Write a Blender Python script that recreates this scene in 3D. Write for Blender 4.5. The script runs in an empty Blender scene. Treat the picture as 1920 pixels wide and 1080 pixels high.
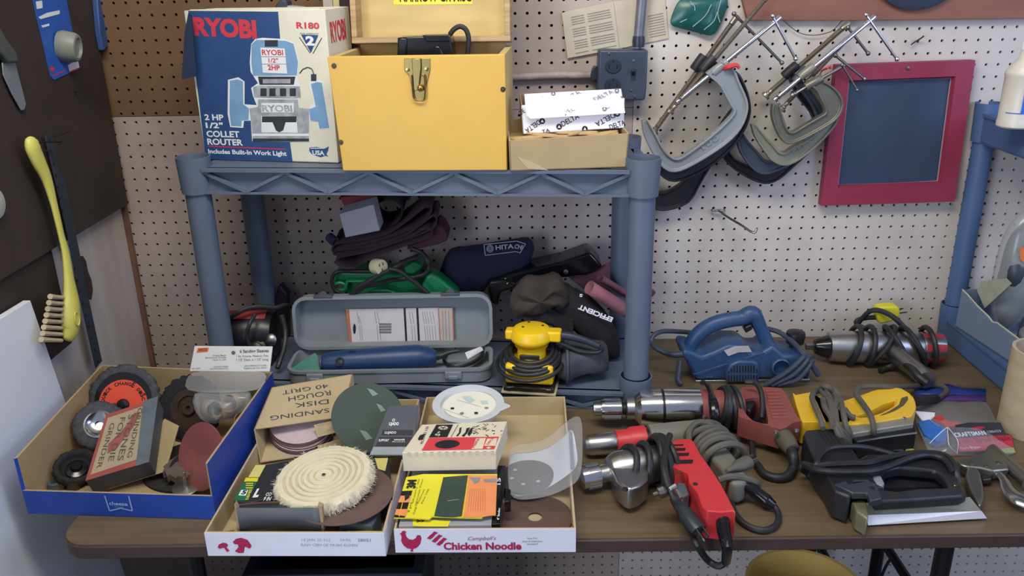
import bpy, math, random
from mathutils import Vector as V, Matrix
R=math.radians
random.seed(7)
sc=bpy.context.scene; COL=sc.collection
# ------------------------------------------------------------------ camera
CAM=V((0.8875,-1.8504,1.5681)); FPX=1581.5
yaw,tilt,roll=-0.0118,0.3586,-0.0201
_f=V((math.sin(yaw)*math.cos(tilt),math.cos(yaw)*math.cos(tilt),-math.sin(tilt)))
_r=V((math.cos(yaw),-math.sin(yaw),0)); _u=_r.cross(_f)
_r,_u=math.cos(roll)*_r+math.sin(roll)*_u,-math.sin(roll)*_r+math.cos(roll)*_u
cd=bpy.data.cameras.new('camera'); cam=bpy.data.objects.new('camera',cd); COL.objects.link(cam)
cd.sensor_width=36; cd.lens=36*FPX/1920; cd.clip_start=.02
M3=Matrix((_r,_u,-_f)).transposed().to_4x4(); M3.translation=CAM; cam.matrix_world=M3
sc.camera=cam
# ------------------------------------------------------------------ light
sc.view_settings.view_transform='Standard'; sc.view_settings.look='None'
sc.view_settings.gamma=1; sc.view_settings.use_curve_mapping=False
sc.view_settings.exposure=0.14
w=bpy.data.worlds.new('world'); sc.world=w; w.use_nodes=True
w.node_tree.nodes['Background'].inputs[0].default_value=(.62,.70,.95,1)
w.node_tree.nodes['Background'].inputs[1].default_value=.33
def area(name,loc,to,sx,sy,power,col):
    l=bpy.data.lights.new(name,'AREA'); l.shape='RECTANGLE'; l.size=sx; l.size_y=sy; l.energy=power; l.color=col
    o=bpy.data.objects.new(name,l); COL.objects.link(o); o.location=loc
    o.rotation_euler=(V(to)-V(loc)).to_track_quat('-Z','Y').to_euler(); return o
area('ceiling_tube_light',(0.75,-1.15,2.45),(0.85,-.35,.9),1.3,.35,21.5,(1,.95,.84))
area('window_daylight',(2.75,-1.5,1.9),(1.5,-.1,1.1),.9,1.2,15,(.52,.64,1))
area('doorway_daylight',(-.9,-3.3,1.5),(.45,-.3,.8),1.0,1.6,42,(.74,.83,1))
# ------------------------------------------------------------------ helpers
def ray(px,py): return (_f+_r*((px-960)/FPX)-_u*((py-540)/FPX))
def Zp(px,py,z):                       # the point at height z seen at a place in the photograph
    d=ray(px,py); return CAM+d*((z-CAM.z)/d.z)
def Yp(px,py,y):
    d=ray(px,py); return CAM+d*((y-CAM.y)/d.y)
def Xp(px,py,x):
    d=ray(px,py); return CAM+d*((x-CAM.x)/d.x)
def Pl(px,py,o,n):                     # on a plane through o with normal n
    d=ray(px,py); return CAM+d*((V(o)-CAM).dot(n)/d.dot(n))
def pxs(p): return (V(p)-CAM).dot(_f)/FPX      # metres per pixel at a point
def lin(h):
    h=h.lstrip('#'); c=[int(h[i:i+2],16)/255 for i in (0,2,4)]
    return tuple(((x+.055)/1.055)**2.4 if x>.04045 else x/12.92 for x in c)+(1,)
MATS={}
def mat(name,hx,rough=.6,metal=0,var=.12,scale=30,bump=0,bscale=None,alpha=1,trans=0,dirt=None,dirtamt=.45,spec=.5,stretch=None,coat=0,emit=0):
    if name in MATS: return MATS[name]
    m=bpy.data.materials.new(name); MATS[name]=m; m.use_nodes=True
    nt=m.node_tree; b=nt.nodes['Principled BSDF']; L=nt.links.new
    c=lin(hx); b.inputs['Roughness'].default_value=rough; b.inputs['Metallic'].default_value=metal
    b.inputs['Specular IOR Level'].default_value=spec
    b.inputs['Coat Weight'].default_value=coat
    if trans: b.inputs['Transmission Weight'].default_value=trans; b.inputs['IOR'].default_value=1.2
    if alpha<1: b.inputs['Alpha'].default_value=alpha
    tc=nt.nodes.new('ShaderNodeTexCoord'); mp=nt.nodes.new('ShaderNodeMapping'); L(tc.outputs['Object'],mp.inputs[0])
    if stretch: mp.inputs['Scale'].default_value=stretch
    n=nt.nodes.new('ShaderNodeTexNoise'); n.inputs['Scale'].default_value=scale; n.inputs['Detail'].default_value=5
    L(mp.outputs[0],n.inputs[0])
    r=nt.nodes.new('ShaderNodeValToRGB'); L(n.outputs['Fac'],r.inputs[0])
    r.color_ramp.elements[0].position=.3; r.color_ramp.elements[1].position=.7
    r.color_ramp.elements[0].color=tuple(x*(1-var) for x in c[:3])+(1,)
    r.color_ramp.elements[1].color=tuple(min(1,x*(1+var*.6)) for x in c[:3])+(1,)
    out=r.outputs[0]
    if dirt:
        n2=nt.nodes.new('ShaderNodeTexNoise'); n2.inputs['Scale'].default_value=scale*.35; n2.inputs['Detail'].default_value=8; n2.inputs['Roughness'].default_value=.7
        L(mp.outputs[0],n2.inputs[0])
        r2=nt.nodes.new('ShaderNodeValToRGB'); L(n2.outputs['Fac'],r2.inputs[0])
        r2.color_ramp.elements[0].position=.45; r2.color_ramp.elements[0].color=(0,0,0,1)
        r2.color_ramp.elements[1].position=.75; r2.color_ramp.elements[1].color=(dirtamt,)*3+(1,)
        mx=nt.nodes.new('ShaderNodeMix'); mx.data_type='RGBA'
        L(r2.outputs[0],mx.inputs[0]); L(out,mx.inputs[6]); mx.inputs[7].default_value=lin(dirt); out=mx.outputs[2]
    L(out,b.inputs['Base Color'])
    if bump:
        bp=nt.nodes.new('ShaderNodeBump'); bp.inputs['Strength'].default_value=bump; bp.inputs['Distance'].default_value=.002
        n3=nt.nodes.new('ShaderNodeTexNoise'); n3.inputs['Scale'].default_value=bscale or scale*4; n3.inputs['Detail'].default_value=4
        L(mp.outputs[0],n3.inputs[0]); L(n3.outputs['Fac'],bp.inputs['Height']); L(bp.outputs[0],b.inputs['Normal'])
    return m
def smooth_pts(pts,n=6,closed=False):
    P=[V(p) for p in pts]
    if len(P)<3: return P
    out=[]; N=len(P)
    rng=range(N) if closed else range(N-1)
    for i in rng:
        if closed: a,b,c,d=P[(i-1)%N],P[i],P[(i+1)%N],P[(i+2)%N]
        else:
            b,c=P[i],P[i+1]; a=P[i-1] if i else b*2-c; d=P[i+2] if i+2<N else c*2-b
        for k in range(n):
            t=k/n
            out.append(.5*((2*b)+(c-a)*t+(2*a-5*b+4*c-d)*t*t+(3*b-a-3*c+d)*t**3))
    if not closed: out.append(P[-1])
    return out
_tx={}
def text_mesh(s,bold,shear):
    k=(s,bold,shear)
    if k in _tx: return _tx[k]
    c=bpy.data.curves.new('t','FONT'); c.body=s; c.size=1; c.offset=bold; c.shear=shear; c.resolution_u=3
    o=bpy.data.objects.new('t',c); COL.objects.link(o)
    dg=bpy.context.evaluated_depsgraph_get(); dg.update()
    me=o.evaluated_get(dg).to_mesh()
    vs=[v.co.copy() for v in me.vertices]; fs=[tuple(p.vertices) for p in me.polygons]
    o.evaluated_get(dg).to_mesh_clear(); bpy.data.objects.remove(o); bpy.data.curves.remove(c)
    _tx[k]=(vs,fs); return vs,fs
class MB:
    def __init__(s): s.v=[]; s.f=[]; s.m=[]
    def add(s,vs,fs,m=0):
        b=len(s.v); s.v+=[V(v) for v in vs]; s.f+=[tuple(b+i for i in f) for f in fs]; s.m+=[m]*len(fs); return s
    def poly(s,pts,m=0): return s.add(pts,[tuple(range(len(pts)))],m)
    def box(s,o,u,v,w,m=0):
        o,u,v,w=V(o),V(u),V(v),V(w)
        if u.cross(v).dot(w)<0: u,v=v,u
        P=[o,o+u,o+u+v,o+v]; P+=[p+w for p in P]
        return s.add(P,[(3,2,1,0),(4,5,6,7),(0,1,5,4),(1,2,6,5),(2,3,7,6),(3,0,4,7)],m)
    def cbox(s,c,sx,sy,sz,rz=0,m=0):          # c = centre of the bottom
        u=V((math.cos(rz),math.sin(rz),0)); v=V((-u.y,u.x,0)); c=V(c)
        return s.box(c-u*sx/2-v*sy/2,u*sx,v*sy,(0,0,sz),m)
    def prism(s,pts,off,m=0,m2=None):
        P=[V(p) for p in pts]; off=V(off); n=len(P)
        nn=sum(((P[i]-P[0]).cross(P[(i+1)%n]-P[0]) for i in range(1,n-1)),V())
        if nn.dot(off)>0: P=P[::-1]
        s.add(P+[p+off for p in P],[tuple(range(n)),tuple(range(2*n-1,n-1,-1))]+[(i,i+n,(i+1)%n+n,(i+1)%n) for i in range(n)],m)
        if m2 is not None: s.m[-n-2]=m2; s.m[-n-1]=m2
        return s
    def loft(s,rings,m=0,caps=True,closed=False):
        n=len(rings[0]); vs=[p for r in rings for p in r]; fs=[]
        K=len(rings)
        for i in range(K if closed else K-1):
            a=i*n; b=((i+1)%K)*n
            fs+=[(a+j,a+(j+1)%n,b+(j+1)%n,b+j) for j in range(n)]
        if caps and not closed: fs+=[tuple(range(n-1,-1,-1)),tuple((K-1)*n+j for j in range(n))]
        return s.add(vs,fs,m)
    def tube(s,pts,r,seg=8,m=0,n=6,closed=False,smooth=True,caps=True,flat=1,up=None):
        P=[V(p) for p in pts]; K=len(P)
        if isinstance(r,(int,float)): rr=None
        else: rr=list(r)
        if smooth and K>2:
            Q=smooth_pts(P,n,closed)
            if rr:
                R2=[]
                for i in range(K if closed else K-1):
                    for k in range(n): R2.append(rr[i]+(rr[(i+1)%K]-rr[i])*k/n)
                if not closed: R2.append(rr[-1])
                rr=R2
            P=Q
        K=len(P); rings=[]; N=None
        for i in range(K):
            a=P[(i-1)%K] if (closed or i) else P[0]; b=P[(i+1)%K] if (closed or i<K-1) else P[-1]
            t=(b-a)
            if t.length<1e-9: t=V((0,0,1))
            t.normalize()
            if up is not None: N=V(up)-t*V(up).dot(t); N.normalize()
            elif N is None:
                N=t.orthogonal().normalized()
                z=V((0,0,1))-t*t.z
                if z.length>.3: N=z.normalized()
            else:
                N=N-t*N.dot(t); N=N.normalized() if N.length>1e-6 else t.orthogonal().normalized()
            B=t.cross(N); q=rr[i] if rr else r
            rings.append([P[i]+N*(q*flat*math.cos(2*math.pi*j/seg))+B*(q*math.sin(2*math.pi*j/seg)) for j in range(seg)])
        return s.loft(rings,m,caps,closed)
    def lathe(s,p0,ax,prof,seg=24,m=0,flat=1,up=(0,0,1),caps=True,ph=0):
        p0=V(p0); ax=V(ax).normalized(); N=V(up)-ax*V(up).dot(ax)
        N=N.normalized() if N.length>.05 else ax.orthogonal().normalized()
        B=ax.cross(N); rings=[]
        for t,r in prof:
            r=max(r,1e-5); rings.append([p0+ax*t+N*(r*flat*math.cos(2*math.pi*j/seg+ph))+B*(r*math.sin(2*math.pi*j/seg+ph)) for j in range(seg)])
        return s.loft(rings,m,caps)
    def ball(s,c,r,seg=12,m=0,flat=1):
        k=seg//2; return s.lathe(V(c)-V((0,0,r*flat)),(0,0,1),[(r*flat*(1-math.cos(math.pi*i/k)),r*math.sin(math.pi*i/k)) for i in range(k+1)],seg,m,up=(0,1,0))
    def sheet(s,grid,m=0,th=0):                # grid of points, optional thickness along the mean normal
        h=len(grid); w=len(grid[0]); vs=[p for r in grid for p in r]
        fs=[(i*w+j,i*w+j+1,(i+1)*w+j+1,(i+1)*w+j) for i in range(h-1) for j in range(w-1)]
        return s.add(vs,fs,m)
    def text(s,t,L,Rr,n,m=0,bold=.0,hs=1.0,lift=.0004,shear=0,wob=0):
        # t fitted between baseline ends L and R on a surface with outward normal n; hs scales the height
        L,Rr=V(L),V(Rr); u=Rr-L; wd=u.length; u.normalize(); n=V(n).normalized(); v=n.cross(u).normalized()
        vs,fs=text_mesh(t,bold,shear)
        x0=min(p.x for p in vs); x1=max(p.x for p in vs); k=wd/(x1-x0)
        return s.add([L+u*((p.x-x0)*k)+v*(p.y*k*hs)+n*lift for p in vs],fs,m)
def setp(o,label=None,cat=None,group=None,kind=None):
    if label: o['label']=label
    if cat: o['category']=cat
    if group: o['group']=group
    if kind: o['kind']=kind
    return o
def obj(name,mb,mats,parent=None,bev=0,seg=2,sub=0,ang=35,smooth=True,solid=0,label=None,soff=-1):
    if not isinstance(mats,(list,tuple)): mats=[mats]
    off=V((0,0,0))
    me=bpy.data.meshes.new(name)
    if parent: off=V(parent['_o'])
    me.from_pydata([tuple(p-off) for p in mb.v],[],mb.f)
    for m in mats: me.materials.append(m)
    for p,i in zip(me.polygons,mb.m): p.material_index=i
    if smooth:
        me.polygons.foreach_set('use_smooth',[True]*len(me.polygons)); me.set_sharp_from_angle(angle=R(ang))
    me.update()
    o=bpy.data.objects.new(name,me); COL.objects.link(o)
    if parent: o.parent=parent if '_e' in parent else parent; o['_o']=tuple(off)
    else: o['_o']=(0,0,0)
    if solid:
        md=o.modifiers.new('solid','SOLIDIFY'); md.thickness=solid; md.offset=soff
    if bev:
        md=o.modifiers.new('bevel','BEVEL'); md.width=bev; md.segments=seg; md.limit_method='ANGLE'; md.angle_limit=R(ang); md.harden_normals=False
    if sub:
        md=o.modifiers.new('sub','SUBSURF'); md.levels=sub; md.render_levels=sub
    if label: o['label']=label
    return o
def thing(name,label,cat,loc,group=None):
    o=bpy.data.objects.new(name,None); COL.objects.link(o); o.location=loc; o.empty_display_size=.03
    o['_o']=tuple(V(loc)); return setp(o,label,cat,group)
def solo(name,mb,mats,label,cat,group=None,**k):          # a thing that is one mesh
    c=sum(mb.v,V())/len(mb.v); z=min(p.z for p in mb.v); c.z=z
    for p in mb.v: p-=c
    o=obj(name,mb,mats,None,**k); o.location=c; o['_o']=tuple(c); return setp(o,label,cat,group)
def struct(name,mb,mats,parent=None,**k):
    o=obj(name,mb,mats,parent,**k)
    if not parent: o['kind']='structure'
    return o
def dup(root,loc,label=None,rotz=0,group=None):
    def cp(o,par):
        c=o.copy(); COL.objects.link(c)
        if par: c.parent=par
        for ch in kids.get(o.name,[]): cp(ch,c)
        return c
    kids={}
    for o in list(COL.objects):
        if o.parent: kids.setdefault(o.parent.name,[]).append(o)
    r=cp(root,None); r.location=loc; r.rotation_euler.z=rotz
    if label: r['label']=label
    if group: r['group']=group
    return r
T=0.74                                           # table top height
# ------------------------------------------------------------------ materials
m_peg=mat('pegboard_cream','#cec5bb',.75,var=.05,scale=9,dirt='#8d7a72',dirtamt=.35,bump=.1)
m_peg2=mat('pegboard_pinkish','#b4a59c',.75,var=.07,scale=9,dirt='#7d665c',dirtamt=.42,bump=.1)
m_pegb=mat('pegboard_brown','#7a5c40',.7,var=.12,scale=6,dirt='#5f4330',dirtamt=.4,bump=.1)
m_void=mat('dark_cavity','#1a1412',.9)
m_wood=mat('walnut_laminate','#67563f',.45,var=.22,scale=7,stretch=(1.0,14,14),dirt='#7d6c52',dirtamt=.45,bump=.12)
m_edge=mat('table_edge_band','#4a3832',.5,var=.12)
m_blk=mat('black_plastic','#19191c',.42,var=.15)
m_blkm=mat('black_steel','#1c1c1e',.5,.3,var=.2)
m_rub=mat('black_rubber_cord','#202124',.5,var=.15,dirt='#4a4844',dirtamt=.3)
m_gcord=mat('grey_dusty_cord','#57544d',.75,var=.2,dirt='#807a6c',dirtamt=.4)
m_shelf=mat('blue_grey_plastic','#606b7d',.5,var=.06,scale=14,dirt='#566178',dirtamt=.35,bump=.08)
m_shelf_hazed=mat('hazed_blue_grey_plastic','#4c6690',.5,var=.06,scale=14,bump=.08)  # shelf plastic with the blue haze at the right put into its colour
m_ply=mat('grey_plywood','#c2b8b0',.8,var=.1,scale=6,stretch=(4,4,.6),dirt='#8d827b',dirtamt=.35)
m_dkb=mat('dark_stained_board','#3d322d',.75,var=.2,scale=8,dirt='#241d1b',dirtamt=.5,bump=.15)
m_trim=mat('brown_trim','#7a5545',.7,var=.2)
m_chrome=mat('chrome','#d8d9da',.16,1,var=.05)
m_alu=mat('cast_aluminium','#b9b9b8',.34,1,var=.1,dirt='#6d6a64',dirtamt=.35)
m_steel=mat('worn_steel','#8f8e8a',.38,1,var=.15,dirt='#5a5248',dirtamt=.5)
m_dsteel=mat('dark_oily_steel','#57534d',.45,.9,var=.2,dirt='#2f2a26',dirtamt=.5)
m_card=mat('cardboard','#af9871',.85,var=.07,scale=14,bump=.1)
m_card2=mat('cardboard_light','#bfaa85',.85,var=.07,scale=14,bump=.1)
m_white=mat('white_paper','#eceaf2',.7,var=.03)
m_black_ink=mat('black_ink','#1d1d24',.8)
m_red_ink=mat('red_ink','#a3223e',.8)
m_grey_ink=mat('grey_ink','#8b8998',.8)
m_concrete=mat('concrete_floor','#6c6964',.9,var=.15,scale=5)
m_ceil=mat('white_ceiling','#d8d6d0',.9)
# ------------------------------------------------------------------ the room
def pegboard(x0,x1,z0,z1,hx,hz,y=0.0,P=.0254,r=.0033,th=.006):
    mb=MB(); n=8
    i0=math.floor((x0-hx)/P-.5)+1; i1=math.ceil((x1-hx)/P+.5)-1
    j0=math.floor((z0-hz)/P-.5)+1; j1=math.ceil((z1-hz)/P+.5)-1
    for i in range(i0,i1+1):
        for j in range(j0,j1+1):
            cx=hx+i*P; cz=hz+j*P
            a=max(x0,cx-P/2); b=min(x1,cx+P/2); c=max(z0,cz-P/2); d=min(z1,cz+P/2)
            if b-a<1e-5 or d-c<1e-5: continue
            if cx-r<=a or cx+r>=b or cz-r<=c or cz+r>=d:
                mb.poly([(a,y,c),(b,y,c),(b,y,d),(a,y,d)]); continue
            O=[(a,c),(cx,c),(b,c),(b,cz),(b,d),(cx,d),(a,d),(a,cz)]
            I=[(cx+r*math.cos(-.75*math.pi+k*math.pi/4),cz+r*math.sin(-.75*math.pi+k*math.pi/4)) for k in range(8)]
            vs=[(p[0],y,p[1]) for p in O]+[(p[0],y,p[1]) for p in I]+[(p[0],y+th,p[1]) for p in I]
            mb.add(vs,[(k,(k+1)%8,8+(k+1)%8,8+k) for k in range(8)]+[(8+k,8+(k+1)%8,16+(k+1)%8,16+k) for k in range(8)])
    return mb
wb=MB(); wb.box((-.05,.02,0),(3.2,0,0),(0,.05,0),(0,0,2.7))
wall_back=struct('wall_back',wb,m_void)
obj('pegboard_panel',pegboard(-.011,1.1355,0,1.2875,0,1.275),m_peg2,wall_back,smooth=False,label='lower left cream pegboard panel')
obj('pegboard_panel',pegboard(1.1365,3.1,0,2.0,1.1977,1.0594),m_peg,wall_back,smooth=False,label='right hand cream pegboard panel')
obj('pegboard_panel',pegboard(-.011,.5,1.2885,2.0,.0216,1.5225),m_pegb,wall_back,smooth=False,label='brown pegboard panel')
obj('pegboard_panel',pegboard(.501,1.1355,1.2885,2.0,.8835,1.4865),m_peg2,wall_back,smooth=False,label='upper middle cream pegboard panel')
f=MB(); f.box((-3,-4.5,-.05),(7,0,0),(0,4.6,0),(0,0,.05)); struct('floor',f,m_concrete)
f=MB(); f.box((-.06,-1.3,0),(.048,0,0),(0,1.3,0),(0,0,2.7)); struct('wall_left',f,m_ply)
f=MB(); f.box((-.012,-.012,0),(.010,0,0),(0,.011,0),(0,0,1.12)); struct('trim_1',f,m_trim)
f=MB(); f.box((-3,-1.5,2.7),(7,0,0),(0,1.6,0),(0,0,.05)); struct('ceiling',f,m_ceil)
# ------------------------------------------------------------------ table
tb=thing('folding_table','long walnut laminate folding table against the pegboard wall','table',(1.06,-.38,0))
def rrect(x0,x1,y0,y1,r,z,n=5):
    P=[]
    for cx,cy,a in ((x1-r,y1-r,0),(x0+r,y1-r,90),(x0+r,y0+r,180),(x1-r,y0+r,270)):
        for k in range(n+1): P.append(V((cx+r*math.cos(R(a+90*k/n)),cy+r*math.sin(R(a+90*k/n)),z)))
    return P
mb=MB(); mb.prism(rrect(.150,1.985,-.757,-.004,.045,T-.003),(0,0,.003)); obj('tabletop',mb,m_wood,tb)
mb=MB(); mb.prism(rrect(.148,1.987,-.759,-.003,.046,T-.026),(0,0,.0228)); obj('edge_band',mb,m_edge,tb,bev=.002)
mb=MB()
mb.box((.20,-.715,T-.056),(1.73,0,0),(0,.022,0),(0,0,.03)); mb.box((.20,-.075,T-.056),(1.73,0,0),(0,.022,0),(0,0,.03)); obj('apron',mb,m_blkm,tb)
for xx in (.32,1.60,1.76):
    mb=MB(); ys=(-.66,-.10) if xx!=1.76 else (-.68,-.12)
    mb.tube([(xx,ys[0],T-.03),(xx,ys[0],.0),],.0145,10); mb.tube([(xx,ys[1],T-.03),(xx,ys[1],0)],.0145,10); mb.tube([(xx,ys[0],.25),(xx,ys[1],.25)],.011,8)
    obj('leg_frame',mb,m_blkm,tb)
# ------------------------------------------------------------------ plastic shelf unit standing on the table
def shelf_unit(root,fl,fr,dep,z_lo,z_hi,m,rp=.0235,lo_h=.062,hi_h=.062,sk=(0,0),zig=True):
    """fl, fr: ground positions of the two front posts; posts, sockets, upper and lower tray"""
    fl=V(fl+(0,)); fr=V(fr+(0,)); u=(fr-fl); Lh=u.length; u.normalize(); n=V((-u.y,u.x,0))
    corners=[fl,fr,fl+n*dep+u*sk[0],fr+n*dep+u*sk[1]]
    for c in corners:
        mb=MB(); mb.lathe(c+V((0,0,z_lo)),(0,0,1),[(.03,rp),(z_hi-z_lo-hi_h+.01,rp)],28)
        obj('post',mb,m,root)
    for (zt,h,sock) in ((z_lo,lo_h,.03),(z_hi,hi_h,.02)):
        tr=MB(); zb=zt-h
        for c in corners:
            tr.lathe(c+V((0,0,zb)),(0,0,1),[(0,rp+.0015),(0,rp+.005),(h+sock,rp+.008),(h+sock,rp+.0055),(h-.01,rp+.0045)],28,caps=False)
        # deck and rims
        a=fl-n*.012+u*.012; tr.box(a+V((0,0,zt-.006)),u*(Lh-.024),n*(dep+.024),(0,0,.006))
        for (p,q,out) in ((fl,fr,-n),(corners[2],corners[3],n),(fl,corners[2],-u),(fr,corners[3],u)):
            d=(q-p).normalized(); ln=(q-p).length; s=p+d*rp; ln-=2*rp
            tr.box(s+out*(.004 if zig else .016)+V((0,0,zb+.004)),d*ln,out*.004,(0,0,h-.008))           # web
            tr.box(s+out*.006+V((0,0,zt-.006)),d*ln,out*.018,(0,0,.006))             # top flange
            tr.box(s+out*.006+V((0,0,zb)),d*ln,out*.012,(0,0,.0045))                 # bottom flange
            if not zig: continue
            k=max(2,round(ln/.083)); k+=k%2; st=ln/k                                   # zigzag ribs
            for i in range(k):
                za,zc=(zt-.007,zb+.005) if i%2==0 else (zb+.005,zt-.007)
                p0=s+d*(i*st)+V((0,0,za)); p1=s+d*((i+1)*st)+V((0,0,zc)); dd=(p1-p0).normalized(); nn=dd.cross(out).normalized()*.003
                tr.prism([p0-nn+out*.006,p1-nn+out*.006,p1+nn+out*.006,p0+nn+out*.006],out*.013)
        obj('shelf_tray',tr,m,root,ang=30)
    return u,n
FL=(.262,-.252); FR=(1.113,-.335)
su=thing('shelf_unit','blue grey plastic two tier shelf with zigzag braced front on the table','shelf',(.69,-.18,T))
SH=1.229                                        # top deck height
SL=T+.040                                       # bottom deck height
s_u,s_n=shelf_unit(su,FL,FR,.205,SL,SH,m_shelf,rp=.0245,lo_h=.039,hi_h=.05,sk=(.018,-.028))
su2=thing('shelf_unit','blue grey plastic shelf corner at the right end of the table','shelf',(2.1,-.25,T))
shelf_unit(su2,(1.893,-.35),(2.3,-.35),.325,T+.058,1.268,m_shelf_hazed,rp=.0215,lo_h=.056,zig=False)
# ------------------------------------------------------------------ printed faces
class Face:
    """a flat face in the place: a point, its outward normal, and the photo region its coordinates were read in"""
    def __init__(s,o,n,cx=0,cy=0,k=1): s.o=V(o); s.n=V(n).normalized(); s.c=(cx,cy,k)
    def P(s,x,y,lift=0):
        cx,cy,k=s.c; return Pl(cx+x/k,cy+y/k,s.o+s.n*lift,s.n)
    def poly(s,mb,pts,m,lift=.0003): return mb.poly([s.P(x,y,lift) for x,y in pts],m)
    def rect(s,mb,x0,y0,x1,y1,m,lift=.0003): return s.poly(mb,[(x0,y0),(x0,y1),(x1,y1),(x1,y0)],m,lift)
    def oval(s,mb,x,y,a,b,m,lift=.0003,n=20,rot=0):
        c,q=math.cos(R(rot)),math.sin(R(rot))
        return s.poly(mb,[(x+a*math.cos(t)*c-b*math.sin(t)*q,y-(a*math.cos(t)*q+b*math.sin(t)*c)) for t in [2*math.pi*i/n for i in range(n)]],m,lift)
    def line(s,mb,pts,wd,m,lift=.0003):
        P=[s.P(x,y,lift) for x,y in pts]
        for a,b in zip(P,P[1:]):
            d=(b-a).normalized(); q=s.n.cross(d)*wd/2; mb.poly([a-q,b-q,b+q,a+q],m)
        return mb
    def text(s,mb,t,x0,y0,x1,y1,ph,m,bold=.0,lift=.0004,shear=0):
        A,B=s.P(x0,y0),s.P(x1,y1); u=(B-A); wd=u.length; u.normalize(); v=s.n.cross(u).normalized()
        l_=math.hypot(x1-x0,y1-y0); C=s.P((x0+x1)/2,(y0+y1)/2); D=s.P((x0+x1)/2+(y1-y0)/l_*ph,(y0+y1)/2-(x1-x0)/l_*ph)
        want=abs((D-C).dot(v)); vs,_=text_mesh(t,bold,shear); xs=[p.x for p in vs]
        k=wd/(max(xs)-min(xs)); return mb.text(t,A,B,s.n,m,bold,hs=want/(k*.70),lift=lift,shear=shear)
def floorbox(bl,br,z,tl):
    """front face standing on height z: bottom corners and one top corner as seen"""
    a=Zp(*bl,z); b=Zp(*br,z); u=b-a; n=V((-u.y,u.x,0)).normalized(); h=Pl(*tl,a,n).z-z
    return a,u,n,h
def carton(mb,a,u,w,h,th,m_out=0,m_in=1,bottom=True):
    """open carton: a = front-left bottom corner, u width, w depth, h height"""
    Z=V((0,0,1)); uu=u.normalized(); ww=w.normalized()
    mb.box(a,u,w,Z*th,m_in)
    mb.box(a,u,ww*th,Z*h,m_out); mb.box(a+w-ww*th,u,ww*th,Z*h,m_out)
    mb.box(a+ww*th,uu*th,w-ww*2*th,Z*h,m_out); mb.box(a+u-uu*th+ww*th,uu*th,w-ww*2*th,Z*h,m_out)
Zv=V((0,0,1))
# ------------------------------------------------------------------ router carton
m_navy=mat('navy_print','#274a7e',.55,var=.1,scale=18,dirt='#3f5f8e',dirtamt=.3)
m_cream=mat('cream_print','#e3dfcb',.6,var=.04,dirt='#c9c2a6',dirtamt=.3)
m_rred=mat('red_print','#d23a4a',.6,var=.04)
m_skyp=mat('light_blue_print','#7aa3c8',.6,var=.12,scale=40)
m_silp=mat('silver_print','#a9aeb2',.6,var=.35,scale=60)
m_dkp=mat('charcoal_print','#33363c',.6,var=.3,scale=60)
m_whp=mat('white_print','#e8ebec',.6,var=.03)
m_cin=mat('carton_inside','#9b8562',.9,var=.08)
a,u,n,h=floorbox((386,299),(635,306),SH+.001,(352,20))
b=thing('router_carton','blue and white router carton with printed tool and torn open flap','box',a+u/2+n*.07)
mb=MB(); dp=.112; h1=h
carton(mb,a,u,n*dp,h,.003,0,1)
cb=obj('carton_body',mb,[m_cream,m_cin],b,bev=.001)
F=Face(a,-n); mb=MB()
def q(*p): return [Pl(340+x/3.273,y/3.273,a-n*.0003,-n) for x,y in p]
mb.poly(q((42,66),(150,975),(683,992),(668,880),(640,640),(606,236),(594,72)),0)
F=Face(a,-n,340,0,3.273)
F.text(mb,'RYOBI',82,212,466,232,103,1,.05,.0007)
F.text(mb,'R180',708,172,848,176,36,1,.03,.0007)
for t,x0,y0,x1,y1,hh in (('2 HP',146,735,262,738,34),('1/2"',153,784,258,786,32),('COLLET',158,838,360,842,36),('ROUTER',163,886,380,892,36),('Includes Built-In Work Light',168,940,648,955,26)):
    F.text(mb,t,x0,y0,x1,y1,hh,2,.03,.0007)
F.line(mb,[(165,890+8),(640,916)],.002,1,.0006)
# printed tool
L1,L2,L3,L4=.0006,.0009,.0012,.0015
F.poly(mb,[(455,238),(500,232),(630,240),(690,262),(722,380),(712,470),(735,545),(722,605),(722,660),(790,670),(790,640),(815,640),(785,505),(830,490),(865,500),(912,790),(840,795),(835,745),(785,745),(785,872),(435,868),(425,740),(385,742),(380,785),(300,780),(284,700),(286,490),(350,474),(388,500),(388,640),(462,645),(440,590),(428,540),(470,510),(425,440),(420,380),(428,270)],2,L1)
F.poly(mb,[(298,495),(345,487),(378,500),(380,640),(415,665),(412,735),(370,740),(368,775),(305,772),(296,690)],3,L2)
F.poly(mb,[(795,515),(835,502),(862,508),(908,785),(848,790),(838,745),(792,740),(785,670),(825,655)],3,L2)
F.poly(mb,[(430,272),(460,245),(640,250),(688,268),(716,380),(708,462),(440,465),(430,390)],3,L2)
F.rect(mb,512,246,592,286,5,L3)
F.poly(mb,[(485,292),(634,298),(650,452),(500,446)],2,L3)
F.text(mb,'RYOBI',498,336,628,338,32,1,.02,L4); F.text(mb,'1/2"',538,382,596,384,26,1,.02,L4); F.text(mb,'2HP',534,428,608,430,30,1,.03,L4)
F.rect(mb,490,347,640,349,5,L4); F.rect(mb,494,392,645,394,5,L4)
F.poly(mb,[(470,470),(700,470),(690,520),(480,520)],5,L2); F.rect(mb,500,485,670,512,4,L3)
F.poly(mb,[(440,535),(470,525),(728,530),(732,595),(700,605),(445,598)],4,L2)
for x in (485,540,605,665): F.rect(mb,x,542,x+38,590,5,L3)
F.poly(mb,[(470,610),(715,610),(720,660),(785,668),(782,862),(440,862),(418,665),(470,655)],4,L2)
F.rect(mb,492,632,690,690,2,L3); F.text(mb,'RYOBI',500,682,684,684,38,4,.03,L4)
F.poly(mb,[(490,712),(705,714),(715,815),(492,812)],2,L3); F.rect(mb,495,714,706,750,5,L4)
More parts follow.
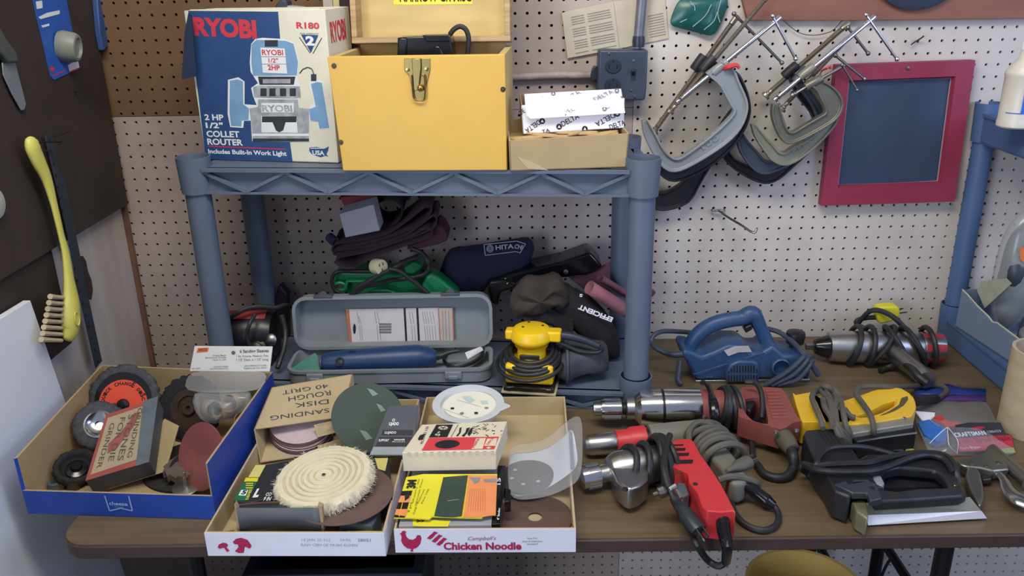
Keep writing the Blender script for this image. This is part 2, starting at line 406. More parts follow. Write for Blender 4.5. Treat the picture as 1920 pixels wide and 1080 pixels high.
F.poly(mb,[(560,750),(640,750),(625,800),(600,812),(580,800)],5,L4)
F.rect(mb,435,820,785,835,2,L3); F.rect(mb,438,850,783,868,5,L3)
F.line(mb,[(725,450),(745,425),(775,412),(800,422),(815,460)],.0016,5,L3); F.rect(mb,796,455,828,497,5,L3)
# warranty triangle and map
F.poly(mb,[(735,212),(840,216),(795,325)],0,L1); F.text(mb,'2',765,275,820,277,52,2,.05,L2)
F.line(mb,[(724,228),(790,325)],.0014,5,L1); F.line(mb,[(862,232),(808,328)],.0014,5,L1); F.text(mb,'YEAR WARRANTY',728,210,845,212,9,5,.0,L2)
F.poly(mb,[(786,905),(830,902),(880,912),(905,898),(900,925),(890,945),(902,962),(885,955),(855,965),(800,945),(785,925)],0,L1); F.text(mb,'USA',806,948,880,952,26,2,.03,L2)
F.rect(mb,792,908,875,912,2,L2)
obj('front_print',mb,[m_navy,m_rred,m_whp,m_skyp,m_silp,m_dkp],b,smooth=False)
# right side panel with its name, left flap
uu=u.normalized(); rr=a+u
mb=MB(); G=Face(rr+uu*.0004,uu,500,0,9)
G.text(mb,'RYOBI',1095,715,1345,640,330,0,.03,.0004); obj('side_print',mb,m_rred,b,smooth=False)
tl=a+Zv*h; mb=MB(); f1=Face(a-uu*.002,(-uu+n*.15))
mb.prism([Yp(x,y,-.215) for x,y in ((353,24),(346,60),(341,149),(369,143),(364,90),(358,28))],(0,.003,0)); obj('side_flap',mb,mat('navy_flap','#1a2a45',.6,var=.12),b)
mb=MB(); mb.prism([tl+n*.005+uu*.01,tl+u*.96+n*.005,tl+u*.94+n*.05-Zv*.02,tl+uu*.02+n*.045-Zv*.03],(0,0,.002)); obj('top_flap',mb,m_cream,b)
# things behind the carton
t=thing('grey_tool','dark and pale grey tool lying behind the router carton','power tool',Yp(540,60,-.10))
mb=MB(); mb.prism([Yp(x,y,-.105) for x,y in ((512,22),(517,8),(527,-2),(537,0),(540,14),(536,60),(512,60))],(0,.04,0)); obj('handle',mb,mat('slate_tool_handle','#3b414c',.5),t,bev=.004)
mb=MB(); mb.prism([Yp(x,y,-.105) for x,y in ((537,10),(568,13),(568,60),(537,60))],(0,.03,0)); obj('housing',mb,mat('pale_grey_housing','#a4a8b2',.5),t,bev=.003)
for (xa,xb,hx,l) in ((601,619,'#b9b5a9','grey white slim manual standing between the carton and the yellow case'),(620,632,'#cfc48e','cream slim book standing beside the grey white manual'),(633,655,'#39242a','dark maroon slim book beside the open yellow case lid')):
    mb=MB(); A=[Yp(xa,-60,-.104),Yp(xb,-60,-.104),Yp(xb+2,60,-.104),Yp(xa+2,60,-.104)]; A[2]=V((A[2].x,A[2].y,SH+.002)); A[3]=V((A[3].x,A[3].y,SH+.002)); mb.prism(A,(0,.05,0)); solo('manual',mb,mat('book_'+hx[1:],hx,.7,var=.08),l,'book',bev=.001)
# ------------------------------------------------------------------ yellow wooden case
m_yel=mat('yellow_painted_wood','#dfb354',.5,var=.05,scale=8,dirt='#c79c48',dirtamt=.4)
m_pine=mat('bare_plywood','#cdb377',.7,var=.12,scale=7,stretch=(1,6,6))
m_plye=mat('plywood_edge','#b89c72',.7,var=.25,scale=60,stretch=(.1,.1,3))
m_brass=mat('brassed_latch','#a8935c',.3,1,var=.1)
a,u,n,h=floorbox((639,320.5),(951,319.5),SH+.001,(617,107))
h=Pl(783,104,a,n).z-SH-.001
b=thing('wooden_case','yellow painted wooden tool case standing open with a brass latch','case',a+u/2+n*.1)
uu=u.normalized(); dp=.185; th=.012; Z0=a
mb=MB(); mb.prism([a+uu*.004,a+u,a+u+Zv*h,a-uu*.006+Zv*h],n*th,0); obj('front_panel',mb,m_yel,b,bev=.0015)
mb=MB(); mb.box(a+n*th,uu*th,n*(dp-th),Zv*h); mb.box(a+u-uu*th+n*th,uu*th,n*(dp-th),Zv*h); mb.box(a+n*(dp-th)+uu*th,u-uu*2*th,n*th,Zv*(h+.008)); mb.box(a+n*th+uu*th,u-uu*2*th,n*(dp-2*th),Zv*.008)
obj('case_walls',mb,m_pine,b,bev=.001)
# lid leaning back
hp=a+n*dp+Zv*(h+.006); ld=(Zv+n*.12).normalized(); lo=ld.cross(uu).normalized()  # up the lid, out of it
if lo.dot(n)<0: lo=-lo
lu=u-uu*.004; mb=MB(); lh=.20; ldp=.05
q0=hp+uu*.004-n*ldp*.0
mb.box(q0+lo*.0,lu,lo*.008,ld*lh)
lid=obj('lid',mb,m_pine,b,bev=.001)
mb=MB(); 
for s0,e0 in ((q0,lu),(q0+ld*(lh-.011),lu)): mb.box(s0-lo*.045,e0,lo*.045,ld*.011)
for s0 in (q0,q0+lu-uu*.011): mb.box(s0-lo*.045+ld*.011,uu*.011,lo*.045,ld*(lh-.022))
obj('lid_rim',mb,m_plye,b,bev=.001)
mb=MB(); K=Face(q0-lo*.0006,-lo); L=Face(q0-lo*.0002,-lo)
L.poly(mb,[(738,-18),(738,9),(886,8),(886,-18)],0,.0004); L.text(mb,'NARROW CR MISC',750,3,884,2,18,1,.02,.0009)
obj('sticker',mb,[mat('yellow_sticker','#e6df4a',.6),m_black_ink],b,smooth=False)
F=Face(a,-n,700,0,5.1423)
mb=MB()
F2=lambda x,y,l=0:F.P(x,y,l)
mb.prism([F2(x,y) for x,y in ((300,562),(548,560),(550,670),(520,800),(490,960),(400,960),(370,830),(345,720),(300,670))],-n*.0025)
obj('latch_plate',mb,m_brass,b,bev=.0006)
mb=MB(); mb.prism([F2(x,y,.0025) for x,y in ((375,560),(458,560),(462,660),(440,870),(395,870),(380,660))],-n*.005)
mb.ball(F2(452,850,.008),.006); obj('latch_tongue',mb,m_brass,b,bev=.001)
mb=MB(); mb.tube([F2(x,y,.006) for x,y in ((470,720),(495,750),(497,930),(470,968),(410,960),(385,920),(372,740),(380,725))],.0016,8); obj('latch_loop',mb,m_brass,b)
for x,y in ((333,672),(515,665)): 
    mb=MB(); mb.lathe(F2(x,y,.002),-n,[(0,.004),(.0015,.0035),(.002,0)],12); obj('rivet',mb,m_brass,b)
for x,y in ((1250,860),(940-3.273*0,0),):
    if y: 
        mb=MB(); mb.lathe(F2(x,y,-.001),-n,[(0,.0048),(.0022,.0044),(.0024,.0015),(.001,.001)],14); obj('screw',mb,m_dsteel,b)
F3=Face(a,-n,340,0,3.273)
for x,y in ((938,403),(980,872)):
    mb=MB(); mb.lathe(F3.P(x,y,-.001),-n,[(0,.0048),(.0022,.0044),(.0024,.0015),(.001,.001)],14); obj('screw',mb,m_dsteel,b)
# black nailer inside the case
tc=a+n*.085
b2=thing('black_power_tool','glossy black power tool poking out of the yellow case','power tool',tc+u*.5+Zv*.01)
m_gblk=mat('glossy_black','#17181c',.18,var=.2)
F=Face(tc,-n,700,0,5.1423); mb=MB()
mb.prism([F.P(x,y)+n*.0 for x,y in ((232,362),(470,352),(720,345),(742,360),(790,700),(225,700))],n*.05)
obj('motor_housing',mb,m_gblk,b2,bev=.008,seg=3)
mb=MB(); mb.prism([F.P(x,y,.003) for x,y in ((470,340),(725,335),(738,400),(515,404),(500,380),(478,352))],n*.03)
obj('cover_plate',mb,m_gblk,b2,bev=.003); mb=MB(); mb.prism([F.P(x,y,.004) for x,y in ((235,362),(325,366),(318,560),(228,560))],n*.02); obj('side_band',mb,m_gblk,b2,bev=.003); mb=MB()
mb.prism([F.P(x,y,.004) for x,y in ((585,440),(640,440),(690,560),(560,560))],n*.02); obj('rib_plate',mb,m_gblk,b2,bev=.003)
mb=MB(); mb.tube([F.P(x,y)+n*.03 for x,y in ((715,345),(760,290),(820,265),(875,300),(900,380),(895,480),(888,560),(880,640))],.0047,10); obj('cord',mb,m_rub,b2)
# ------------------------------------------------------------------ cardboard box of wooden biscuits
a,u,n,h=floorbox((956.5,321),(1174,314),SH+.001,(954,264))
F=Face(a,-n,940,150,6); uu=u.normalized()
b=thing('biscuit_carton','low open brown cardboard carton on the grey shelf beside the case','box',a+u/2+n*.06)
mb=MB(); th=.003; dp=.13
tlc=F.P(85,682); trc=F.P(1440,600)
mb.prism([a,a+u,trc,tlc],n*th,0)
bl_,br_=a+n*dp,a+u+n*dp; hb=h+.018
mb.prism([a,a+n*dp,a+n*dp+Zv*hb,tlc],uu*th,0); mb.prism([a+u,a+u+n*dp,a+u+n*dp+Zv*hb,trc],-uu*th,0)
mb.prism([bl_,br_,br_+Zv*hb,bl_+Zv*hb],-n*th,0); mb.box(a,u,n*dp,Zv*th,0)
obj('carton_body',mb,m_card,b,bev=.0008)
mb=MB(); mb.prism([F.P(x,y,.0005) for x,y in ((150,830),(250,950),(300,1000),(530,1015),(440,970),(300,900),(200,870))],n*.0003); obj('torn_corner',mb,m_card2,b)
m_bis=mat('beech_biscuit','#c9a877',.7,var=.12,scale=20)
cen=a+u*.5+n*.06
rb=random.Random(3)
def biscuit_mesh(c,rz,tl,ln):
    mb=MB(); ax=V((math.cos(rz),math.sin(rz),tl)); sd=V((-math.sin(rz),math.cos(rz),0))
    pts=[c+ax*(ln*.5*math.cos(t))+sd*(ln*.2*math.sin(t)) for t in [2*math.pi*i/16 for i in range(16)]]
    return mb.prism(pts,(0,0,.004))
sp=[(.10,.020,0,.05),(.20,.018,.2,.055),(.32,.022,-.1,.06),(.42,.016,1.4,.03),(.50,.02,.1,.06),(.57,.014,.9,.04),(.66,.02,.1,.06),(.74,.015,-.2,.055),(.84,.02,.3,.06),(.92,.015,1.3,.03),(.27,.04,.3,.05),(.47,.04,-.3,.06),(.62,.04,.2,.06)]
for i,(s,d,rz,ln) in enumerate(sp):
    hz=h-.003+rb.uniform(-.003,.007)
    o=solo('wooden_biscuit',biscuit_mesh(a+u*s+n*(d+.012)+Zv*hz,rz,rb.uniform(-.1,.1),min(ln,.05)),m_bis,'pale beech joining biscuit lying in the open brown carton','wooden biscuit','wooden biscuits in the brown carton',bev=.0006)
f=MB(); f.box(a+uu*.005+n*.005+Zv*.004,u-uu*.01,n*(dp-.01),Zv*(h-.012)); setp(solo('biscuit_heap',f,m_bis,'bed of pale wooden biscuits filling the brown carton','wooden biscuits'),kind='stuff')
# white patterned box sitting in it
m_wbox=mat('white_coated_card','#f3f2f8',.5,var=.02)
p0=a+n*.045+Zv*(h+.003)
nn=(n+uu*.06).normalized(); F=Face(p0,-n,940,150,6)
P_=lambda x,y,l=0:F.P(x,y,l)
b=thing('patterned_carton','white carton with repeated black lettering resting in the brown carton','box',P_(800,600))
mb=MB(); fr=[P_(246,610),P_(1385,540),P_(1390,205),P_(225,285)]
bk=n*.055
mb.prism(fr,n*.002,0,); mb.prism([fr[0],fr[0]+bk,fr[3]+bk+Zv*.015,fr[3]],uu*.002,1); mb.prism([fr[1],fr[1]+bk,fr[2]+bk,fr[2]],-uu*.002,1)
mb.prism([fr[0]+bk,fr[1]+bk,fr[2]+bk,fr[3]+bk+Zv*.015],-n*.002,1); mb.prism([fr[0],fr[1],fr[1]+bk,fr[0]+bk],(0,0,.002),1)
obj('carton_body',mb,[m_wbox,m_cin],b,bev=.0006)
# lid flap folded forward over the front
fa,fb=P_(258,165)+n*.05,P_(1340,110)+n*.05
fa=Pl(940+258/6,150+165/6,p0+n*.05,-n); fb=Pl(940+1345/6,150+105/6,p0+n*.05,-n)
fc=P_(1392,372,.012); fd=P_(330,437,.012)
mb=MB(); mb.prism([fa,fb,fc,fd,P_(285,400,.012),P_(270,300,.006)],(0,0,.0012)); obj('lid_flap',mb,m_wbox,b)
mb=MB(); ins='DELTA'
def logo(mb,F,x,y,r,m,lift):
    F.oval(mb,x,y,r*.95,r,m,lift,rot=20); F.poly(mb,[(x-r*.5,y+r*.4),(x,y-r*.55),(x+r*.5,y+r*.4)],m+1,lift+.0002)
for x0,y0,x1,y1 in ((690,525,880,425),(1225,560,1395,500)): F.text(mb,'DELTA',x0,y0,x1,y1,58,0,.01,.0006)
for x0,y0,x1,y1 in ((415,455,262,545),(1260,375,1050,468)): F.text(mb,'DELTA',x0,y0-10,x1,y1+10,58,0,.01,.0006)
F.text(mb,'TA',460,600,548,580,38,0,.01,.0006); F.text(mb,'DE',222,395,270,360,50,0,.01,.0006)
for x,y in ((650,525),(460,462),(1305,380),(940,550)): logo(mb,F,x,y,34,0,.0006)
obj('lettering',mb,[m_black_ink,m_wbox],b,smooth=False)
fn=(fb-fa).cross((fc+fd)/2-(fa+fb)/2).normalized(); fn=fn if fn.z>0 else -fn
G=Face((fa+fb)/2+fn*.0035,fn,940,150,6); mb=MB(); m_washed=mat('overexposed_grey_ink','#6d7078',.8)  # black print greyed in its colour for the overexposed flap
for x0,y0,x1,y1 in ((300,275,410,215),(695,250,900,150),(1065,235,1270,140),(370,395,545,320),(720,395,920,295),(1195,325,1350,235)): G.text(mb,'DELTA',x0,y0,x1,y1,46,0,.0,.0003)
for x,y in ((455,208),(655,250),(1300,118),(955,280),(1160,322),(585,152)): logo(mb,G,x,y,26,0,.0003)
obj('flap_lettering',mb,[m_washed,m_wbox],b,smooth=False)
# ------------------------------------------------------------------ things on the left wall
XW=-.012
mb=MB(); mb.box((XW+.0005,-1.2,1.096),(.020,0,0),(0,1.185,0),(0,0,.95)); solo('dark_board',mb,m_dkb,'large dark stained board fixed high on the left wall','board',bev=.001)
mb=MB(); mb.box((XW+.0005,-1.2,.90),(.012,0,0),(0,.865,0),(0,0,.195)); solo('dark_board',mb,m_dkb,'lower dark board on the left wall behind the white sheet and brush bristles','board',bev=.001)
XB=.008
# leaning white sheet
mb=MB(); G=Face((.020,0,0),(1,0,0)); tr=G.P(57,563); br=G.P(224,1047); d=br-tr; br=tr+d*(tr.z/(tr.z-br.z)); wv=V((0,-1.0,.03))
mb.prism([tr,br,br+wv,tr+wv],(-.013,0,0)); solo('white_board',mb,mat('white_panel_paint','#e9eef4',.5,var=.03,scale=5),'white painted board leaning against the left wall beside the table end','board',bev=.001)
# blister card
FX=Face((XB+.001,0,0),(1,0,0)); t=thing('blister_card','blue blister card with a grey cup pinned to the dark board','package',Xp(110,145,XB))
mb=MB(); mb.prism([FX.P(x,y) for x,y in ((56,-20),(120,-20),(134,52),(149,128),(100,150),(94,143))],(.0012,0,0)); obj('card',mb,mat('blue_card','#2c5fb4',.5,var=.12),t)
m_gp=mat('grey_moulded','#8d8f84',.45,var=.12); mb=MB(); c=FX.P(111,86); cx=V((1,0,0))
mb.lathe(c+V((.001,0,0)),(.93,.06,-.12),[(0,.024),(.008,.026),(.028,.024),(.034,.021),(.035,.017),(.030,.015),(.029,.0)],24,flat=1.15); obj('cup',mb,m_gp,t)
FX2=Face((XB+.0024,0,0),(1,0,0)); mb=MB()
FX2.poly(mb,[(127,122),(146,112),(149,126),(130,134)],0); FX2.poly(mb,[(130,134),(149,127),(149,129),(131,136)],1); FX2.oval(mb,98,129,4,5,1); FX2.poly(mb,[(98,142),(120,132),(121,134),(99,144)],1)
FX2.poly(mb,[(67,3),(79,1),(80,15),(69,17)],0); FX2.poly(mb,[(88,24),(112,19),(112,26),(76,36),(72,32)],0); FX2.poly(mb,[(77,48),(92,44),(93,48),(80,52)],0)
obj('card_print',mb,[m_whp,m_rred],t,smooth=False)
mb=MB(); mb.prism([FX.P(x,y) for x,y in ((170,-25),(186,-25),(192,88),(184,95),(177,60))],(.012,0,0)); solo('blue_strip',mb,mat('blue_strip_plastic','#38538a',.5,var=.1),'narrow blue strip hanging at the board edge by the brown pegboard','strip',bev=.002)
# knife
F2=Face((XB+.006,0,0),(1,0,0)); t=thing('knife','grey bladed knife hanging point down on the dark board at the left edge','knife',F2.P(40,206))
mb=MB(); mb.prism([F2.P(x,y) for x,y in ((2,117),(27,118),(38,160),(47,195),(44,206),(38,207),(20,175),(4,140)) ],(.0022,0,0)); obj('blade',mb,mat('dull_grey_blade','#8d959b',.35,.25,var=.15),t,bev=.001)
mb=MB(); mb.prism([F2.P(x,y) for x,y in ((-30,20),(-2,70),(20,100),(24,117),(4,118),(-40,60))],(.012,0,0)); obj('handle',mb,mat('dull_grey_green_plastic','#4d544f',.5),t,bev=.003)
mb=MB(); mb.lathe(F2.P(-12,382)-V((.004,0,0)),(1,0,0),[(0,.026),(.008,.026),(.010,.023)],32); solo('pale_disc',mb,mat('pale_plastic','#b9bbb2',.5),'pale round disc hanging at the far left edge of the dark board','disc')
for i,(p,q,l) in enumerate((((140,172),(174,156),'thin bent nail in the dark board below the blue card'),((97,255),(134,246),'thin bent nail in the dark board above the metal strip'))):
    mb=MB(); a=FX.P(*p); mb.tube([a-V((.006,0,0)),a+V((.012,0,0)),V((0,0,0))+Face((XB+.016,0,0),(1,0,0)).P(*q)],.0011,6); solo('bent_nail',mb,m_dsteel,l,'nail')
# brush
t=thing('scrub_brush','yellow long handled scrub brush hanging on the left wall','brush',Xp(122,636,.03))
FB=lambda x,y,X=.036: Xp(x,y,X)
m_ybr=mat('yellow_plastic_brush','#e0da6c',.42,var=.04)
sp=[(60,257,6),(60,263,15),(61,276,18),(71,300,16.5),(87,334,12.5),(101,383,8.5),(114,438,7.5),(123,476,9),(129,524,12.5),(133,565,20),(132,597,25),(130,620,21),(125,634,11),(124,638,3)]
mb=MB(); mb.tube([FB(x,y) for x,y,q in sp],[q*pxs(FB(x,y))*1.12 for x,y,q in sp],16,up=(1,0,0),flat=.5,n=4); obj('handle',mb,m_ybr,t,ang=60)
mb=MB(); mb.tube([FB(134,598,.040)+V((.0105+.001*math.cos(a)*0,(.008)*math.cos(a),.013*math.sin(a))) for a in [2*math.pi*i/14 for i in range(14)]],.0012,6,closed=True,n=2); obj('embossed_ring',mb,m_ybr,t)
m_bri=mat('cream_bristle','#c5b795',.8,var=.2)
for i in range(8):
    mb=MB(); y0=556+i*11.5; x0=112-(i*.4); x1=94-(i*2.4)
    for k in range(3): mb.tube([FB(x0+6,y0+2,.024+.01*k),FB((x0+x1)/2,y0+1,.024+.01*k),FB(x1,y0,.023+.011*k)],[.0036,.0042,.0052],7,n=2)
    obj('bristle_row',mb,m_bri,t)
for p in ((68,267),(50,284)):
    mb=MB(); a=FB(*p,.008); mb.tube([a-V((.004,0,0)),a+V((.045,0,0)),a+V((.047,-.012,-.003))],.0014,6); solo('bent_nail',mb,m_dsteel,'bent nail through the right of the brush handle tip' if p[0]==68 else 'bent nail on the left of the brush handle tip','nail')
# perforated strip
F3=Face((.016,0,0),(1,0,0)); t=thing('perforated_strip','dark perforated steel strip hanging beside the yellow brush','strip',F3.P(183,685))
mb=MB(); mb.prism([F3.P(x,y) for x,y in ((82,254),(95,252),(108,322),(117,326),(140,440),(163,555),(189,677),(178,690),(150,565),(125,440),(100,330))],(.003,0,0)); obj('strip_body',mb,mat('dark_slotted_steel','#48505c',.5,.5,var=.15,dirt='#33373d'),t,bev=.0006)
F4=Face((.0192,0,0),(1,0,0)); mb=MB()
for i in range(20):
    s=i/19; x=92+s*90 - (6*math.sin(math.pi*s)) ; y=264+s*414
    if i<3: x-=0
    F4.oval(mb,x+1.5,y,1.7,2.6,0,.0002,10)
obj('slot_row',mb,m_void,t,smooth=False)
mb=MB(); mb.prism([F3.P(x,y,-.008) for x,y in ((150,480),(156,490),(160,510),(166,525),(169,545),(166,562),(160,560),(152,520))],(.006,0,0)); solo('bark_strip',mb,mat('red_brown_scrap','#3e2726',.8),'ragged dark red brown scrap behind the perforated strip','scrap')
# ------------------------------------------------------------------ things on the back wall
t=thing('instruction_sheet','yellowed folded instruction sheet pinned on the pegboard above the outlet','paper',Yp(1064,108,0))
F=Face((0,-.004,0),(0,-1,0),940,0,4.909); mb=MB()
m_old=mat('yellowed_paper','#c3b9a4',.85,var=.08,scale=25); m_tx=mat('faded_print','#9a917f',.9)
mb.prism([F.P(*p) for p in ((1030,12),(1505,-40),(1538,352),(1085,448))],(0,.0025,0)); mb.prism([F.P(x,y,.003) for x,y in ((555,120),(630,98),(1030,15),(1085,447),(610,536))],(0,.0035,0)); obj('sheet',mb,m_old,t)
mb=MB()
for i in range(16):
    y=150+i*22
    if i%5==4: continue
    F.line(mb,[(640+i*3,y+10),(760+i*3,y-14)],.0016,0,.0042)
    F.line(mb,[(790+i*3,y-20),(1000+i*4,y-62)],.0016,0,.0042)
for i in range(9): F.line(mb,[(1350+i*2,150+i*24),(1490+i*3,120+i*24)],.0016,0,.0012)
obj('text_lines',mb,m_tx,t,smooth=False)
m_ob=mat('dark_blue_grey_paint','#3a4455',.4,var=.1,scale=30,dirt='#566071')
t=thing('outlet_box','dark grey double outlet and switch box mounted on the pegboard','outlet',Yp(1165,190,0))
F=Face((0,-.048,0),(0,-1,0),940,0,4.909)
mb=MB(); mb.prism([F.P(x,y) for x,y in ((902,462),(1352,462),(1338,790),(1325,918),(1300,925),(880,925))],(0,.046,0)); obj('box_body',mb,m_ob,t,bev=.004,seg=3)
m_ob2=mat('dark_blue_grey_socket','#2c3443',.35,var=.1)
for y in (610,785):
    mb=MB(); c=F.P(1030-(y-610)*.04,y); mb.lathe(c+V((0,.003,0)),(0,-1,0),[(0,.0165),(.005,.0165),(.006,.0155)],24,flat=.86); o=obj('receptacle',mb,m_ob2,t)
    mb=MB()
    for dx in (-38,36): F.rect(mb,1030+dx-5,y-16,1030+dx+6,y+26,0,.0035)
    F.oval(mb,1030,y-48,10,12,0,.0035); obj('slots',mb,m_void,o,smooth=False)
mb=MB(); F.rect(mb,1192,645,1238,745,0,.0003); obj('switch_slot',mb,m_ob2,t,smooth=False)
mb=MB(); mb.prism([F.P(1198,700),F.P(1232,700),F.P(1230,655,.012),F.P(1204,655,.012)],(0,.006,.004)); obj('switch_lever',mb,m_ob2,t,bev=.001)
for x,y in ((1218,560),(1195,832),(993,492),(1228,890)):
    mb=MB(); mb.lathe(F.P(x,y),(0,-1,0),[(0,.0035),(.0015,.003),(.002,0)],10); obj('screw',mb,m_steel,t)
m_cond=mat('dull_conduit','#80848c',.45,.5,var=.15,dirt='#5a5c62')
t=thing('conduit_pipe','grey vertical conduit pipe running up from the outlet box','pipe',Yp(1199,90,-.024))
mb=MB(); mb.tube([Yp(1196,86,-.024),Yp(1199,50,-.024),Yp(1206,-30,-.024),Yp(1214,-130,-.024)],.0105,16); obj('pipe',mb,m_cond,t)
mb=MB(); mb.lathe(Yp(1197,88,-.024),Zv,[(0,.0125),(.012,.0135),(.018,.0125),(.022,.012)],18); obj('connector',mb,m_ob2,t)
t=thing('conduit_pipe','cream painted horizontal conduit entering the outlet box from the left','pipe',Yp(1030,150,-.012))
mb=MB(); mb.tube([Yp(830,146,-.012),Yp(960,144.5,-.012),Yp(1040,141.5,-.012),Yp(1110,141,-.012)],.0075,14); obj('pipe',mb,mat('cream_painted_pipe','#b8aaa0',.6,var=.2,scale=60,dirt='#4a4240',dirtamt=.6),t)
mb=MB(); mb.prism([Yp(x,y,-.022) for x,y in ((1114,124),(1120,126),(1121,150),(1108,154),(1107,140))],(0,.02,0)); obj('connector',mb,m_ob2,t,bev=.002)
# green plastic package
t=thing('plastic_package','dark green plastic package hanging by the conduit pipe','package',Yp(1320,70,0))
rb=random.Random(5); F=Face((0,-.014,0),(0,-1,0))
out=[(1252,48),(1262,20),(1275,-8),(1320,-14),(1374,-12),(1362,25),(1340,70),(1322,66),(1300,60),(1270,52)]
mb=MB(); c=F.P(1310,25,.008); P=[F.P(*p)+V((0,rb.uniform(-.004,.006),0)) for p in out]
mid=[(p+c)/2+V((0,-.008+rb.uniform(-.003,.003),0)) for p in P]; n_=len(P)
mb.add(P+mid+[c],[(i,(i+1)%n_,n_+(i+1)%n_,n_+i) for i in range(n_)]+[(n_+i,n_+(i+1)%n_,2*n_) for i in range(n_)])
obj('film',mb,mat('green_plastic_film','#1d5a55',.3,var=.2),t,sub=2,ang=180,solid=.001)
mb=MB(); F=Face((0,-.030,0),(0,-1,0))
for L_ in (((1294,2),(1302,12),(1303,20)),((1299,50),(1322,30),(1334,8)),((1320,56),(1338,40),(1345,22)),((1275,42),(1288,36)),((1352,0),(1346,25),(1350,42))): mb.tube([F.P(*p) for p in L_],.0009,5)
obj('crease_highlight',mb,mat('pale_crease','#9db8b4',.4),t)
# brown board with disc
mb=MB(); mb.prism([Yp(x,y,-.018) for x,y in ((1385,-30),(1402,38),(1600,38.5),(2050,33),(2050,-30))],(0,.016,0)); solo('brown_board',mb,mat('red_brown_board','#8a5a49',.7,var=.12,scale=6,stretch=(1,5,5)),'red brown board fixed across the top of the pegboard','board',bev=.001)
mb=MB(); c=Yp(1733,-85,-.034); mb.lathe(c+V((0,.014,0)),(0,-1,0),[(0,.10),(.002,.1055),(.008,.1055),(.010,.10),(.011,.05),(.014,.05),(.014,.0)],48); solo('dark_disc',mb,mat('dark_blue_disc','#2a3548',.6,var=.1),'large dark blue disc hanging over the red brown board','disc')
# red framed slate
t=thing('framed_slate','small dark slate in a red painted wooden frame screwed to the pegboard','chalkboard',Yp(1660,380,0))
F=Face((0,-.026,0),(0,-1,0))
O=[(1569,122),(1829,113),(1790,378),(1540,386)]; I=[(1592,151),(1792,143),(1765,345),(1571,353)]
m_rfr=mat('red_painted_frame','#95304a',.5,var=.12,scale=14,dirt='#7d2b46',dirtamt=.4)
Op=[F.P(*p) for p in O]; Ip=[F.P(*p) for p in I]; In=[p+V((0,.012,0))+(sum(Ip,V())/4-p).normalized()*.006 for p in Ip]
for k in range(4):
    j=(k+1)%4; mb=MB(); b_=V((0,.022,0))
    A=[Op[k],Op[j],Ip[j],Ip[k]]; mb.add(A+[In[j],In[k]]+[Op[k]+b_,Op[j]+b_,In[j]+V((0,.01,0)),In[k]+V((0,.01,0))],[(0,1,2,3),(3,2,4,5),(0,6,7,1),(5,4,8,9),(6,9,8,7),(0,3,5,9,6),(1,7,8,4,2)])
    obj('frame_rail',mb,m_rfr,t,smooth=False)
mb=MB(); mb.prism([p+V((0,.001,0)) for p in In],(0,.005,0)); obj('slate',mb,mat('slate_blue_black','#33435c',.55,var=.1,scale=12,dirt='#4a5c74',dirtamt=.35),t)
mb=MB(); mb.tube([p+V((0,-.0006,0)) for p in In],.0016,5,closed=True,smooth=False); obj('inner_bead',mb,mat('worn_bead','#b49ab0',.5),t)
mb=MB(); mb.lathe(F.P(1702,128),(0,-1,0),[(0,.0045),(.002,.004),(.0025,.001),(.001,.0005)],12); obj('screw',mb,m_steel,t)
# wire hooks
F=Face((0,-.006,0),(0,-1,0),1200,360,3.856)
t=thing('peg_hook','long steel wire peg hook sticking out of the pegboard below the clamps','hook',F.P(560,140))
mb=MB(); mb.tube([F.P(522,128,-.008),F.P(522,130,.004),F.P(545,136,.007),F.P(565,130,.007),F.P(590,136,.007),F.P(608,130,.004),F.P(608,128,-.008)],.0024,8); obj('hook_base',mb,m_steel,t)
mb=MB(); mb.tube([F.P(570,135,.008),F.P(640,185,.03),F.P(730,238,.06),F.P(800,285,.08),F.P(830,292,.085),F.P(845,265,.085)],.0026,8); obj('hook_shaft',mb,m_steel,t)
F=Face((0,-.002,0),(0,-1,0),1640,20,5.4)
mb=MB(); mb.tube([F.P(440,298,-.01),F.P(440,298,.004),F.P(470,278,.012),F.P(500,255,.014)],.0016,6); mb.tube([F.P(440,298,.004),F.P(400,322,.006),F.P(370,345,.008)],.0016,6); solo('peg_hook',mb,m_dsteel,'small dark wire hook on the pegboard above the red frame','hook')
mb=MB(); F=Face((0,-.01,0),(0,-1,0)); mb.tube([F.P(*p) for p in ((1453,2),(1455,22),(1476,45),(1500,62),(1525,66),(1550,62),(1566,53),(1590,25),(1620,-6))],.0008,5); solo('thin_wire',mb,m_dsteel,'thin grey wire looping down from the red brown board','wire')
